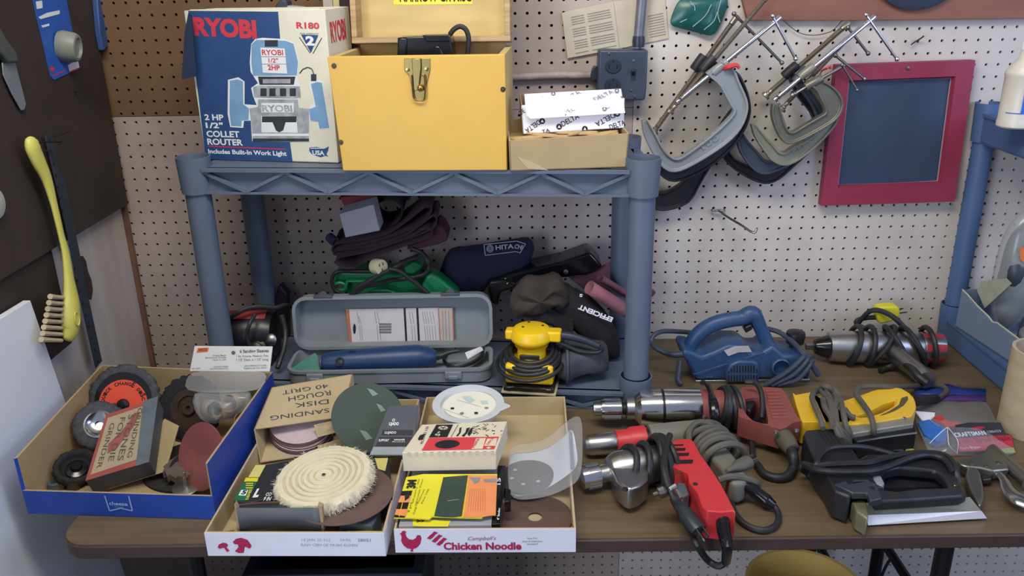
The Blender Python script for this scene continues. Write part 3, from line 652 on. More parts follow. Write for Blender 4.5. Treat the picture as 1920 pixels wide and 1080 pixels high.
# ------------------------------------------------------------------ C clamps
m_cgrey=mat('grey_enamel_clamp','#8d9295',.3,var=.06,scale=25,coat=.3); m_cdark=mat('dark_iron_clamp','#3b3a40',.5,.4,var=.15,dirt='#55504a')
m_cblack=mat('black_iron_clamp','#2c2b30',.5,.4,var=.2,dirt='#4a4744'); m_colive=mat('olive_iron_clamp','#77756a',.4,.5,var=.12,dirt='#5a5648'); m_cpale=mat('pale_olive_clamp','#90907f',.45,.4,var=.12,dirt='#666350'); m_cblue=mat('blue_grey_clamp','#4d5867',.4,.4,var=.1)
m_screw=mat('oiled_screw_thread','#a39a8c',.35,.85,var=.15)
def clamp(label,tr,pairs,y,th,mf,s0,s1,rs,ms,thread,bush,h0,h1,mh,rh=.0029,foot=.009,txt=None,rbush=None,hy=0):
    cx,cy,k=tr; pt=lambda p,dy=0: Yp(cx+p[0]/k,cy+p[1]/k,y+dy)
    t=thing('c_clamp',label,'clamp',pt(pairs[len(pairs)//2][0]),'c clamps hanging on the pegboard')
    A=smooth_pts([pt(p) for p,q in pairs],3); B=smooth_pts([pt(q) for p,q in pairs],3)
    mb=MB(); D=V((0,th*.45,0)); H=V((0,th,0)); n_=len(A)
    rings=[]
    for a,b in zip(A,B):
        d=(b-a); w_=d.length; d.normalize(); e=min(.006,w_*.25)
        rings.append([a-H*.5,a+d*e*.8-H*.5,a+d*e-D*.5,b-d*e-D*.5,b-d*e*.8-H*.5,b-H*.5,b+H*.5,a+H*.5])
    mb.loft(rings); o=obj('frame',mb,mf,t,bev=.0012)
    if txt:
        mb=MB(); G=Face((0,y-th*.225,0),(0,-1,0),cx,cy,k); G.text(mb,*txt,0,.03,.002); obj('cast_number',mb,mf,o,smooth=False,solid=.002)
    a=pt(s0); b=pt(s1); ax=b-a; ln=ax.length; mb=MB()
    if thread:
        prof=[(0,rs*.8),(.001,rs)]; z=.02; p_=.0030
        prof.append((.02,rs))
        while z<ln-.01: prof+= [(z,rs*.78),(z+p_*.5,rs)]; z+=p_
        prof+=[(ln,rs*.7)]
    else: prof=[(0,rs*.85),(.0015,rs),(ln-.012,rs),(ln,rs*.7)]
    mb.lathe(a,ax,prof,14); obj('screw',mb,ms,t,ang=50)
    axn=ax.normalized(); mb=MB(); mb.lathe(b-axn*.004,axn,[(0,rs*.8),(.002,rs*1.1),(.005,foot*.6),(.007,foot),(.012,foot),(.0125,0)],16); obj('swivel_foot',mb,ms,t)
    c=pt(bush); rr=rbush or rs*1.75; mb=MB(); mb.lathe(c-axn*.018,axn,[(0,rr*.86),(.003,rr),(.033,rr),(.036,rr*.86)],18); obj('bushing',mb,mf,t)
    if h0:
        p,q_=pt(h0,hy-.004),pt(h1,hy+.004); mb=MB(); mb.tube([p,q_],rh,10); mb.ball(p,rh*1.7,10); mb.ball(q_,rh*1.7,10); obj('tee_handle',mb,mh,t)
    return t
C4=(1180,0,2.7)
clamp('big grey enamelled clamp with a bright chrome screw in front of the left bunch',C4,[((62,612),(88,604)),((72,680),(130,668)),((110,765),(168,738)),((165,845),(205,783)),((230,868),(245,797)),((330,828),(300,765)),((480,732),(410,682)),((560,650),(490,608)),((595,565),(524,562)),((592,500),(505,528)),((555,415),(455,435)),((528,352),(408,392)),((470,308),(386,370))],-.100,.020,m_cgrey,(765,85),(258,506),.0052,m_chrome,False,(458,340),(725,82),(842,298),m_chrome,txt=('155',372,757,458,700,46),foot=.006)
clamp('brownish dark clamp with a long threaded screw behind the big grey clamp',C4,[((120,810),(150,760)),((150,880),(200,830)),((230,918),(250,865)),((380,862),(340,810)),((530,735),(480,680)),((605,600),(560,580)),((606,500),(560,500)),((575,410),(520,430)),((540,360),(420,410)),((470,330),(370,390))],-.066,.018,m_cdark,(720,-40),(215,555),.0052,m_screw,True,(398,322),None,None,m_steel)
clamp('black iron clamp hanging lowest with its curved jaw behind the shelf post',C4,[((60,1000),(100,930)),((120,1052),(150,968)),((190,1062),(200,962)),((300,1020),(270,915)),((370,905),(330,840)),((440,790),(400,730)),((520,640),(480,600)),((575,520),(535,520)),((560,420),(510,440)),((460,330),(400,390)),((400,280),(340,350))],-.030,.018,m_cblack,(548,78),(132,655),.0062,m_screw,True,(352,318),(530,70),(772,318),m_steel,foot=.011,hy=-.02)
R3=(1340,120,4.696)
def r4(x,y): return ((1420+x/4.911-1340)*4.696,(y/4.911-120)*4.696)
clamp('small olive grey clamp in front of the right bunch',R3,[((505,350),(560,345)),((495,440),(592,450)),((522,550),(615,520)),((575,655),(645,577)),((640,702),(690,590)),((760,668),(760,548)),((960,562),(900,465)),((1075,475),(962,428)),((1125,370),(957,385)),((1108,280),(920,300)),((1040,200),(890,240)),((960,150),(850,200))],-.112,.018,m_colive,r4(805,598),r4(345,865),.0034,m_steel,False,r4(520,760),r4(782,600),r4(918,830),m_steel,rh=.002,foot=.006,rbush=.009)
clamp('pale olive clamp with cast lettering and a chrome screw in the right bunch',R3,[((318,530),(352,530)),((350,640),(440,630)),((440,780),(520,710)),((500,850),(560,758)),((595,888),(610,772)),((700,862),(690,720)),((850,755),(810,660)),((1000,605),(950,540)),((1080,480),(1010,450)),((1060,360),(960,380)),((960,230),(880,270)),((860,110),(800,150))],-.086,.018,m_cpale,r4(1085,148),r4(185,900),.0052,m_chrome,False,r4(455,660),r4(1000,138),r4(1285,545),m_chrome,txt=('CRAFT',690,790,890,655,45),foot=.006)
clamp('blue grey clamp with a fine threaded screw in the right bunch',R3,[((185,560),(215,560)),((195,690),(290,670)),((235,800),(370,760)),((330,922),(430,830)),((430,966),(480,850)),((560,930),(540,830)),((700,860),(640,760)),((860,740),(800,680)),((960,600),(900,560)),((960,430),(880,420)),((860,250),(790,280)),((760,140),(700,180))],-.058,.018,m_cblue,r4(800,385),r4(240,985),.0052,m_screw,True,r4(400,690),r4(720,512),r4(988,728),m_steel,foot=.010)
clamp('dark iron clamp nearest the pegboard in the right bunch',R3,[((60,800),(120,770)),((130,895),(200,850)),((270,992),(330,900)),((430,1050),(460,940)),((560,1012),(540,900)),((700,890),(640,800)),((860,740),(800,680)),((930,600),(870,560)),((900,430),(840,430)),((780,250),(720,280)),((690,60),(640,100))],-.030,.018,m_cblack,r4(850,205),r4(95,865),.0060,m_screw,True,r4(305,650),r4(835,255),r4(1020,492),m_steel,foot=.010,hy=-.012)
for (x,y,l) in ((1362,124,'red tipped wall hook holding the left bunch of clamps'),(1548,126,'small red tipped hook at the right bunch of clamps')):
    mb=MB(); k=1 if x<1500 else .45
    mb.tube([Yp(x-10,y+12,-.0),Yp(x-6,y+6,-.08),Yp(x+2,y+2,-.115),Yp(x+18*k,y-2,-.118),Yp(x+24*k,y+4,-.118)],[.004*k,.005*k,.006*k,.0045*k,.003*k],8,n=4); solo('wall_hook',mb,mat('red_vinyl','#d8493f',.4),l,'hook')
# ------------------------------------------------------------------ right hand shelf corner contents
zt=1.268+.001
t=thing('glue_bottle','white plastic glue bottle with blue label on the right hand shelf','bottle',Yp(1925,240,-.12)); 
pb=Zp(1896,238,zt); t.location=(0,0,0); 
cb=V((pb.x+.006,pb.y+.0,zt)); t.location=cb; t['_o']=tuple(cb)
mb=MB(); mb.lathe(cb,Zv,[(0,.030),(.003,.033),(.012,.033),(.014,.032),(.095,.032),(.098,.033),(.104,.033),(.118,.024),(.128,.015),(.15,.012)],32); obj('bottle_body',mb,mat('cream_bottle_plastic','#d9d2c4',.35,var=.05),t)
mb=MB(); mb.lathe(cb+Zv*.145,Zv,[(0,.0135),(.012,.013),(.03,.008),(.045,.004),(.046,0)],20); obj('nozzle_cap',mb,m_white,t)
mb=MB(); rr=.0332
def band(a0,a1,z0,z1,m,rr=rr):
    n_=8; g=[[cb+V((rr*math.cos(R(a0+(a1-a0)*j/n_)),rr*math.sin(R(a0+(a1-a0)*j/n_)),z)) for j in range(n_+1)] for z in (z0,z1)]; mb.sheet(g,m)
band(250,330,.030,.078,0); band(205,330,.0295,.031,0,.0334); band(283,330,.003,.028,1)
g=Face(cb+V((-.001,-.0336,0)),(0,-1,0)); 
obj('label',mb,[mat('blue_label','#2f6fd0',.5),mat('pink_label','#d79ad0',.5)],t)
# grey carton with bagged parts on the lower deck
zl=T+.058+.001
m_gcard=mat('blue_grey_card','#6e7d93',.7,var=.06,scale=20); m_ce=mat('raw_card_edge','#b9b2a0',.8)
p0=Zp(1791,612,zl); p1=Zp(1888,676,zl)
u=(p1-p0).normalized(); wv=V((-u.y,u.x,0)); 
t=thing('parts_carton','open blue grey cardboard tray holding bagged parts on the right hand shelf','box',(2.03,-.24,zl))
mb=MB(); 
prof=[(0,.088),(.02,.084),(.06,.072),(.10,.064),(.115,.058),(.13,.062),(.20,.056),(.28,.05)]
pts=[p0+u*s+Zv*hh for s,hh in prof]; mb.prism([p0+u*.28,p0]+pts,wv*.003,0); 
mb.prism([p0,p0+wv*.22,p0+wv*.22+Zv*.088,p0+Zv*.088],-V((0,.003,0)),0); mb.box(p0,u*.28,wv*.22,Zv*.003,0); mb.box(p0+u*.277,u*.003,wv*.22,Zv*.05,0); mb.box(p0+wv*.217,u*.28,wv*.003,Zv*.06,0)
obj('carton_body',mb,m_gcard,t)
mb=MB(); mb.tube([p+wv*.0015+Zv*.0006 for p in pts],.0018,6,smooth=False); obj('cut_edge',mb,m_ce,t)
# hanging / bagged stuff
rb=random.Random(11)
def crumple(c,sx,sy,sz,seed,sub=2,amp=.25,n1=7,n2=10):
    rr=random.Random(seed); mb=MB(); rings=[]
    for i in range(n1+1):
        a=math.pi*i/n1; rings.append([c+V((sx*math.sin(a)*math.cos(b)*(1+rr.uniform(-amp,amp)),sy*math.sin(a)*math.sin(b)*(1+rr.uniform(-amp,amp)),sz*(1-math.cos(a))*(1+rr.uniform(-amp,amp)*.3*math.sin(a)))) for b in [2*math.pi*k/n2 for k in range(n2)]])
    return mb.loft(rings)
m_film=mat('clear_crinkled_film','#c3c7c4',.18,var=.1,alpha=.38,spec=.8); m_blkbag=mat('dark_wrapped_tool','#3a4250',.4,var=.3,scale=40)
c=p0+u*.17+wv*.065
solo('wrapped_tool',crumple(c+Zv*.006,.045,.04,.05,1),m_blkbag,'dark tool wrapped in clear bag in the middle of the blue grey tray','package',sub=1,ang=180)
c=p0+u*.06+wv*.075
t2=thing('bagged_tool','grey and black tool in clear bag standing tall in the tray','package',c+Zv*.006)
mb=crumple(c+Zv*.012,.038,.034,.125,4); obj('tool',mb,mat('dark_grey_tool_body','#4a525c',.5,var=.25,scale=30),t2,sub=1,ang=180)
mb=crumple(c+Zv*.008,.052,.042,.14,8,amp=.15); obj('bag',mb,m_film,t2,sub=1,ang=180)
mb=crumple(c+V((-.012,-.012,.10)),.03,.03,.05,9,amp=.15); obj('tool_head',mb,m_blkbag,t2,sub=1,ang=180)
mb=MB(); G=Face(c+V((0,-.045,.0)),(-.5,-1,0)); G.poly(mb,[(1912,462),(1926,466),(1926,498),(1913,486)],0); obj('orange_sticker',mb,mat('orange_sticker','#e07840',.6),t2,smooth=False)
mb=MB(); A=[Xp(x,y,p0.x+.03) for x,y in ((1832,545),(1838,528),(1886,522),(1896,532),(1870,556),(1846,578))]; mb.prism(A,(.002,.001,0)); solo('paper_packet',mb,mat('pale_green_paper','#a9ad98',.8),'pale torn paper packet leaning out of the blue grey tray','packet')
t2=thing('film_bag','crumpled clear film bag of small parts in front of the tray','bag',p0+u*.24+wv*.08)
mb=crumple(p0+u*.20+wv*.075+Zv*.006,.065,.07,.045,12,amp=.2); obj('bag',mb,m_film,t2,sub=1,ang=180)
mb=crumple(p0+u*.20+wv*.075+Zv*.006,.05,.05,.03,13,amp=.2); obj('parts',mb,mat('dull_brown_parts','#6a635c',.6,var=.4,scale=50),t2,sub=1,ang=180)
# cardboard tube at the right edge
cb=V((1.843,-.448,T+.0005)); mb=MB()
mb.lathe(cb,Zv,[(0,.056),(.165,.056),(.165,.050),(.003,.050),(.003,0)],40); o=solo('cardboard_tube',mb,mat('tube_kraft','#b9a98a',.8,var=.1,scale=20,stretch=(1,1,3),dirt='#a08d68'),'thick cardboard tube standing at the right end of the table','tube')
mb=MB(); mb.lathe(cb+Zv*.004+V((.008,.012,0)),(.0,.0,1),[(0,.012),(.13,.014),(.145,.010),(.147,0)],14); solo('screwdriver',mb,mat('orange_brown_handle','#b2673c',.5),'orange brown screwdriver handle standing inside the cardboard tube','screwdriver')
# ------------------------------------------------------------------ under the shelf
S0=SL+.001
def shell(mb,o,u,v,w,W,H,D,r,t,n=4,m=0,m2=None,lip=0):
    """shallow tray with rounded corners: o = centre of its floor, u/v in the floor, w out of the opening"""
    o,u,v,w=V(o),V(u).normalized(),V(v).normalized(),V(w).normalized()
    def ring(dw,ins):
        rr=max(r-ins,.001); a,b=W/2-ins,H/2-ins; P=[]
        for cx,cy,an in ((a-rr,b-rr,0),(-a+rr,b-rr,90),(-a+rr,-b+rr,180),(a-rr,-b+rr,270)):
            for k in range(n+1): P.append(o+u*(cx+rr*math.cos(R(an+90*k/n)))+v*(cy+rr*math.sin(R(an+90*k/n)))+w*dw)
        return P
    rings=[ring(0,t*1.5),ring(t*.8,0),ring(D-.006,0),ring(D-.006,-lip),ring(D,-lip),ring(D,t),ring(t,t*1.6)]
    return mb.loft(rings,m)
def pillow(outline,y0,th,n=5,asym=.5):
    """outline of points; inflated towards and away from the camera"""
    P=[V(p) for p in outline]
    for p in P: p.z=max(p.z,S0+.002)
    c=sum(P,V())/len(P); mb=MB(); rings=[]
    for i in range(-n,n+1):
        s=i/n; k=math.cos(s*math.pi/2)**.55 if abs(s)<1 else .02
        off=V((0,math.sin(s*math.pi/2)*th/2,0))
        rings.append([c+(p-c)*k+off for p in P])
    mb.loft(rings); return mb
# tool case
m_case=mat('grey_case_plastic','#83898d',.5,var=.06,scale=16,dirt='#6d7276',dirtamt=.35,bump=.06)
pl=Zp(530,724,S0); pr=Zp(930,717,S0); u=(pr-pl).normalized(); n=V((-u.y,u.x,0)); W=.418; H=.112; 
cc=Zp(730,721,S0)+n*(H/2)
t=thing('tool_case','long grey plastic tool case lying open on the lower shelf','case',cc)
mb=MB(); shell(mb,cc,u,n,Zv,W,H,.034,.028,.004,lip=.003); obj('case_base',mb,m_case,t,ang=40)
lc=cc+n*(H/2+.026)+Zv*(.042+H/2); ld=(Zv+n*.10).normalized(); lw=-(n-Zv*.10).normalized()
mb=MB(); shell(mb,lc-ld*.006,u,ld,lw,W,H,.036,.028,.004,lip=.003); obj('case_lid',mb,m_case,t,ang=40)
for px in (607,845):
    q_=Pl(px,577,lc+lw*.036,lw); mb=MB(); b0=lc+u*((q_-lc).dot(u))+ld*(H/2-.006)+lw*.022
    mb.box(b0-u*.02,u*.04,ld*.006,lw*.016); mb.lathe(b0+lw*.009-u*.0+ld*.004,lw,[(0,.010),(.004,.010)],14); obj('latch',mb,mat('dark_grey_latch','#4a4c52',.5),t,bev=.001)
for px in (590,850):
    q_=Pl(px,700,cc-n*H/2,n); b0=cc-n*(H/2+.0)+u*((q_-cc).dot(u))+Zv*.012; mb=MB(); mb.box(b0-u*.017,u*.034,-n*.005,Zv*.016); mb.box(b0-u*.010,u*.020,-n*.008,Zv*.008); obj('catch',mb,m_case,t,bev=.0015)
mb=MB(); mb.tube([cc+n*(H/2+.003)-u*.16+Zv*.036,cc+n*(H/2+.003)+u*.16+Zv*.036],.004,8); obj('hinge',mb,m_case,t)
zc=S0+.0045
# blue detail sander
m_blt=mat('navy_blue_tool_plastic','#233c64',.42,var=.08,scale=20)
a=Zp(603,680,zc+.027); b=Zp(818,668,zc+.028); ax=b-a; L=ax.length
t=thing('detail_sander','blue corded detail sander lying in the grey case','sander',(a+b)/2-Zv*.02)
mb=MB(); mb.lathe(a,ax,[(0,.013),(.004,.018),(.02,.022),(.06,.0255),(.11,.0262),(.16,.0275),(L*.84,.0275),(L*.94,.022),(L,.012)],24,flat=.98); obj('body',mb,m_blt,t)
mb=MB(); mb.lathe(a-ax.normalized()*.004,ax,[(0,.010),(.002,.0145),(.012,.0150)],20); obj('head_cap',mb,mat('dull_violet_grey','#4d5068',.5),t)
dv=(CAM-a).normalized(); dv=(dv-ax.normalized()*dv.dot(ax.normalized())).normalized()
mb=MB(); c=a+ax*.17+dv*.0225; mb.lathe(c,dv,[(0,.0095),(.003,.0095),(.0032,.007),(.001,.006)],18); obj('dial',mb,m_blk,t)
mb=MB()
upv=(Zv*.85+dv*.3).normalized()
for k in range(5): 
    c=a+ax*(.25+.014*k)+upv*.0258; mb.box(c-ax.normalized()*.001-dv*.004,ax.normalized()*.0016,dv*.010,upv*.0008)
obj('vent_slots',mb,m_void,t)
mb=MB(); e=b; axn=ax.normalized(); mb.tube([e,e+axn*.012+Zv*.002,e+axn*.03+Zv*.008,e+axn*.05+Zv*.010],[.010,.007,.005,.0035],10); obj('strain_relief',mb,m_rub,t)
cp=[Zp(*p) for p in ((852,652,.812),(880,642,.812),(905,644,.81),(914,655,.806),(910,668,.800),(890,684,.794),(868,690,.790),(845,686,.790),(832,674,.793),(845,660,.797),(870,652,.800),(895,650,.804),(905,664,.803),(885,680,.797),(860,688,.795),(838,690,.790))]
mb=MB(); mb.tube(cp,.0034,8); obj('cord',mb,m_rub,t)
mb=MB(); mb.prism([Zp(872,662,.817),Zp(903,650,.817),Zp(906,657,.810),Zp(877,674,.808)],(0,0,.0012)); obj('cord_tag',mb,m_white,t)
mb=MB(); P=[(540,697),(544,692),(588,663),(592,663),(595,668),(598,697)]
g0=[Pl(x,y,cc-n*.040+Zv*.01,(-n+Zv*.45)) for x,y in P]; mb.prism(g0,n*.0015); solo('sanding_sheet',mb,mat('green_abrasive','#4f8776',.9,var=.12,bump=.3,scale=60,dirt='#7da596'),'green triangular sanding sheet leaning in the left end of the grey case','sandpaper')
# blister pack propped inside the lid
nn=(lw).normalized(); po=lc+lw*.012-ld*.004; F=Face(po,nn,510,540,5.68)
t=thing('blister_pack','printed white and orange card packet propped in the lid of the grey case','package',F.P(1340,640))
mb=MB(); mb.prism([F.P(x,y) for x,y in ((785,228),(1770,212),(1800,640),(860,650),(825,600))],-nn*.004); obj('card',mb,mat('white_grey_card','#c9c3c2',.7,var=.04),t)
mb=MB(); mb.prism([F.P(x,y,.002) for x,y in ((1770,214),(1925,216),(1940,630),(1790,645))],-nn*.004); obj('booklet',mb,mat('beige_booklet','#b5aaa2',.7,var=.06),t)
mb=MB(); F.poly(mb,[(785,228),(820,230),(858,650),(830,640)],0,.0006); F.poly(mb,[(1768,214),(1776,214),(1800,645),(1790,645)],0,.0026); F.poly(mb,[(1918,216),(1926,216),(1942,632),(1932,632)],0,.0026)
for x in (1400,1535): F.poly(mb,[(x,212),(x+22,212),(x+42,600),(x+22,600)],1,.0006)
F.oval(mb,878,435,15,55,1,.0006)
for k in range(11): F.rect(mb,1142,378+k*10,1272,378+k*10+(3 if k%3 else 6),1,.0006)
for x in (905,925,1092,1120,1460,1490,1600,1625,1650,1680,1710): F.line(mb,[(x,250 if x!=925 else 300),(x+22,380)],.0009,2,.0006); F.line(mb,[(x+24,400),(x+40,560)],.0009,2,.0006)
for x in (1815,1845,1880): F.line(mb,[(x,240),(x+14,590)],.0012,2,.0026)
obj('card_print',mb,[mat('orange_print','#b5694c',.7),m_blk,mat('grey_small_print','#8b8687',.8)],t,smooth=False)
# black tool with red label at the left
m_bt=mat('black_tool_body','#1d1c20',.35,var=.2)
c=Yp(474,640,-.165); c.z=S0+.058
t=thing('black_power_tool','black tool with a red label strip and chrome knob behind the left shelf post','power tool',V((c.x,c.y,S0)))
x0=Yp(424,640,-.165).x; x1=Yp(522,640,-.165).x
mb=MB(); mb.lathe(V((x0,c.y,c.z)),(1,0,0),[(0,.03),(.004,.045),(.012,.052),(x1-x0-.02,.055),(x1-x0-.004,.048),(x1-x0,.03)],24); mb.cbox(((x0+x1)/2,c.y,S0),.10,.08,.03); obj('motor_body',mb,m_bt,t)
mb=MB(); 
for k,(a0,a1) in enumerate(((62,98),)):
    g=[[V((xx,c.y-.0558*math.cos(R(an)),c.z+.0558*math.sin(R(an)))) for xx in (x0+.018,x1-.014)] for an in (58,68,78,88)]; mb.sheet(g)
obj('red_label',mb,mat('red_label','#8e2f2e',.6,var=.1),t,solid=.0008,soff=0)
fr_=V((0,-1,0)); kc=V((Yp(482,650,-.225).x,c.y-.046,c.z-.012)); mb=MB(); mb.lathe(kc,(0,-1,.35),[(0,.018),(.012,.018),(.014,.012),(.024,.012),(.026,.006),(.024,.0)],20); obj('knob',mb,m_dsteel,t)
mb=MB(); mb.lathe(kc+V((.026,.004,.016)),(0,-1,.4),[(0,.014),(.006,.013),(.010,.008),(.011,0)],16); obj('chrome_cap',mb,m_steel,t)
mb=MB(); mb.tube([Yp(*p) for p in ((424,605,-.2),(440,590,-.21),(465,578,-.2),(490,575,-.19),(515,577,-.18),(535,572,-.16),(548,575,-.14))],.005,8); mb.tube([Yp(*p) for p in ((478,590,-.215),(468,608,-.235),(463,628,-.24),(467,645,-.24),(475,655,-.235))],.0042,8); mb.tube([Yp(*p) for p in ((528,590,-.19),(535,620,-.2),(533,650,-.22),(524,680,-.24),(520,690,-.25))],.0055,8); obj('cord',mb,m_rub,t)
mb=MB(); mb.prism([Yp(x,y,-.06) for x,y in ((519,552),(518,548),(521,537),(527,536),(532,545),(539,552),(538,565),(540,640),(512,640),(514,560))],(0,.03,0)); solo('hand_tool',mb,mat('black_violet_plastic','#241d28',.5),'small black upright hand tool behind the grey case','hand tool',bev=.004)
# maroon package with yellow lettering
hz=Yp(620,556,-.10).z-S0; mb=MB(); t=thing('maroon_package','maroon package with yellow lettering behind the grey case lid','package',V((.5,-.06,S0)))
P=[Zp(x,y,S0+.085) for x,y in ((585,556),(592,537),(652,534),(672,556))]; mb.prism(P,(0,0,-.08)); obj('box',mb,mat('maroon_card','#4e1f2b',.6,var=.12),t)
F=Face((0,0,S0+.0854),(0,0,1)); mb=MB(); F.text(mb,'ZT',590,554,612,553,14,0,.06,.0003); F.poly(mb,[(590,542),(606,541),(600,546),(589,546)],0,.0005); obj('lettering',mb,mat('yellow_lettering','#b5a94a',.7),t,smooth=False)
# green belt sander
m_grn=mat('green_tool_plastic','#1d8552',.35,var=.08,scale=20)
YB=-.115; 
def bs(x,y,yy=YB): return Yp(580+x/5.143,360+y/5.143,yy)
t=thing('belt_sander','green belt sander with black cord behind the grey case','sander',V((bs(700,1000).x,YB,S0)))
mb=MB(); bz=V((0,.07,0))
lo=lambda P:P
P=[bs(x,y) for x,y in ((215,860),(240,790),(300,765),(560,775),(900,800),(1000,830),(1080,900),(1120,990))]
P=[V((p.x,p.y,p.z)) for p in P]; P+= [V((P[-1].x,YB,S0)),V((P[0].x,YB,S0))]; mb.prism(P,bz); obj('housing',mb,m_grn,t,bev=.006,seg=3)
mb=MB(); mb.tube([bs(292+62*math.cos(a),915+38*math.sin(a),YB-.012) for a in [2*math.pi*i/18 for i in range(18)]],.004,8,closed=True,n=2); obj('dust_port',mb,m_grn,t)
mb=MB(); mb.prism([bs(292+55*math.cos(a),915+32*math.sin(a),YB-.006) for a in [2*math.pi*i/18 for i in range(18)]],(0,.008,0)); obj('port_opening',mb,mat('port_beige_dust','#8b8262',.9),t)
mb=MB(); mb.prism([bs(x,y,YB-.02) for x,y in ((350,856),(600,853),(600,872),(372,875),(360,960),(345,960))],(0,.02,0)); mb.prism([bs(x,y,YB-.035) for x,y in ((480,1010),(540,965),(640,942),(740,942),(820,965),(860,1010),(860,1060),(480,1060))],(0,.035,0)); obj('front_cover',mb,m_grn,t,bev=.004)
mb=MB()
for k in range(4): mb.prism([bs(570+k*3,962+k*14,YB-.0358),bs(790,962+k*14,YB-.0358),bs(800,968+k*14,YB-.0358),bs(560,968+k*14,YB-.0358)],(0,.001,0))
obj('vents',mb,m_void,t)
mb=MB(); mb.prism([bs(x,y,YB-.01) for x,y in ((905,735),(1010,665),(1090,715),(1080,750),(1000,800),(930,790))],(0,.06,0)); obj('knob_block',mb,m_grn,t,bev=.005,seg=3)
mb=MB(); mb.prism([bs(x,y,YB-.03) for x,y in ((1120,815),(1160,785),(1250,830),(1440,985),(1440,1060),(1180,1060),(1080,920))],(0,.05,0)); obj('rear_handle',mb,m_grn,t,bev=.007,seg=3)
mb=MB(); cs=[(990,545,-.12),(1090,590,-.13),(1140,660,-.14),(1150,740,-.14),(1090,800,-.15),(960,830,-.155),(800,850,-.16),(650,885,-.16),(540,905,-.165),(470,950,-.17),(400,990,-.17)]
mb.tube([bs(x,y,yy) for x,y,yy in cs],.005,8)
mb.tube([bs(x,y,yy) for x,y,yy in ((400,1000,-.17),(470,920,-.175),(560,870,-.178),(680,800,-.18),(800,745,-.18),(920,670,-.16),(1060,620,-.14))],.0055,8)
mb.tube([bs(x,y,yy) for x,y,yy in ((770,740,-.185),(860,760,-.185),(960,830,-.18),(1060,905,-.175),(1170,1000,-.17))],.0048,8)
mb.tube([bs(x,y,yy) for x,y,yy in ((600,765,-.13),(400,765,-.13),(270,770,-.135),(225,820,-.135),(222,900,-.135),(270,960,-.135),(350,975,-.14))],.0042,8); obj('cord',mb,m_rub,t)
pc=bs(655,718,-.165); ax=(bs(770,735,-.195)-pc).normalized(); mb=MB(); mb.lathe(pc-ax*.010,ax,[(0,.014),(.003,.0165),(.024,.0165),(.026,.0155),(.026,.0)],24); obj('plug_end',mb,mat('ivory_plug','#cfc5a4',.5,var=.06),t)
mb=MB()
for dx,dy in ((.005,.005),(-.004,.006),(0,-.006)): 
    s_=ax.cross(Zv).normalized(); u_=s_.cross(ax); c_=pc+ax*.0163+s_*dx+u_*dy; mb.prism([c_-s_*.001-u_*.003,c_+s_*.001-u_*.003,c_+s_*.001+u_*.003,c_-s_*.001+u_*.003],ax*.0004)
obj('plug_slots',mb,m_void,t)
# piles of sanding belts
m_belt=mat('brown_violet_abrasive','#433038',.9,var=.15,scale=40,bump=.2)
m_belt2=mat('dark_belt_cloth','#2d2326',.9,var=.15)
def ribbon(path,off,th=.0014,closed=True):
    P=smooth_pts(path,5,closed); off=V(off); mb=MB(); n_=len(P)
    vs=P+[p+off for p in P]; mb.add(vs,[(i,(i+1)%n_,n_+(i+1)%n_,n_+i) for i in range(n_ if closed else n_-1)]); return mb
YP=-.135
def beltl(px,label,yy=YP,dep=.085,m=m_belt): 
    return solo('sanding_belt',ribbon([bs(x,y,yy) for x,y in px],(0,dep,.012)),m,label,'sanding belt','sanding belts piled on the green sander',solid=.0016,soff=0,ang=180)
beltl([(650,130),(720,85),(800,80),(870,120),(895,200),(870,270),(800,320),(720,330),(650,300),(625,220)],'round rolled sanding belt standing behind the white card box',yy=-.12,dep=.075,m=m_belt2)
beltl([(215,545),(280,500),(500,470),(760,400),(960,270),(1090,165),(1150,150),(1180,185),(1130,260),(980,360),(760,440),(520,505),(330,540),(240,585)],'long flattened dark sanding belt topmost of the pile')
beltl([(230,600),(260,570),(500,540),(760,490),(960,400),(1100,300),(1190,235),(1225,265),(1215,330),(1140,380),(960,450),(760,510),(560,560),(380,600),(270,612)],'flattened dark sanding belt in the middle of the pile',yy=-.14)
beltl([(250,680),(280,640),(360,620),(560,580),(800,500),(1000,420),(1110,360),(1170,370),(1180,410),(1120,455),(900,530),(700,600),(560,650),(480,700),(420,735),(320,735)],'lowest flattened sanding belt with a rounded loop at its left end',yy=-.145)
mb=MB(); mb.prism([bs(x,y,-.12) for x,y in ((1180,370),(1240,290),(1300,350),(1340,435),(1330,470),(1240,510),(1100,540),(940,560),(940,530),(1120,460))],(0,.07,0)); solo('sanding_belt',mb,mat('maroon_belt_edge','#4b2c38',.9,var=.12),'maroon folded sanding belt at the right end of the pile','sanding belt','sanding belts piled on the green sander',bev=.004)
mb=MB(); mb.lathe(bs(190,430,-.12),(.6,-.5,-.35),[(0,.010),(.02,.011),(.021,.006),(.012,.005)],14); solo('drum_sleeve',mb,mat('indigo_sleeve','#33304f',.7),'small dark indigo sanding drum at the left end of the belt pile','sanding drum')
mb=MB(); P=[bs(290,213,-.16),bs(618,122,-.16),bs(680,372,-.16),bs(348,440,-.16)]; mb.prism(P,(.004,.03,.010)); solo('white_card_box',mb,mat('grey_white_card','#a9a9b4',.7,var=.03),'plain white card box resting on the dark sanding belts','box',bev=.0008)
mb=MB(); P=[bs(290,50,-.10),bs(640,25,-.10),bs(640,90,-.10),bs(350,160,-.10)]; mb.prism(P,(.0,.05,.0)); solo('red_box',mb,mat('red_card_box','#8f2436',.6,var=.1),'red card box high behind the white card box under the shelf','box',bev=.001)
mb=MB(); mb.prism([bs(x,y,-.07) for x,y in ((640,45),(970,45),(965,75),(860,85),(650,80))],(0,.03,0)); solo('dark_packet',mb,m_belt2,'dark flat packet just under the shelf behind the belts','packet')
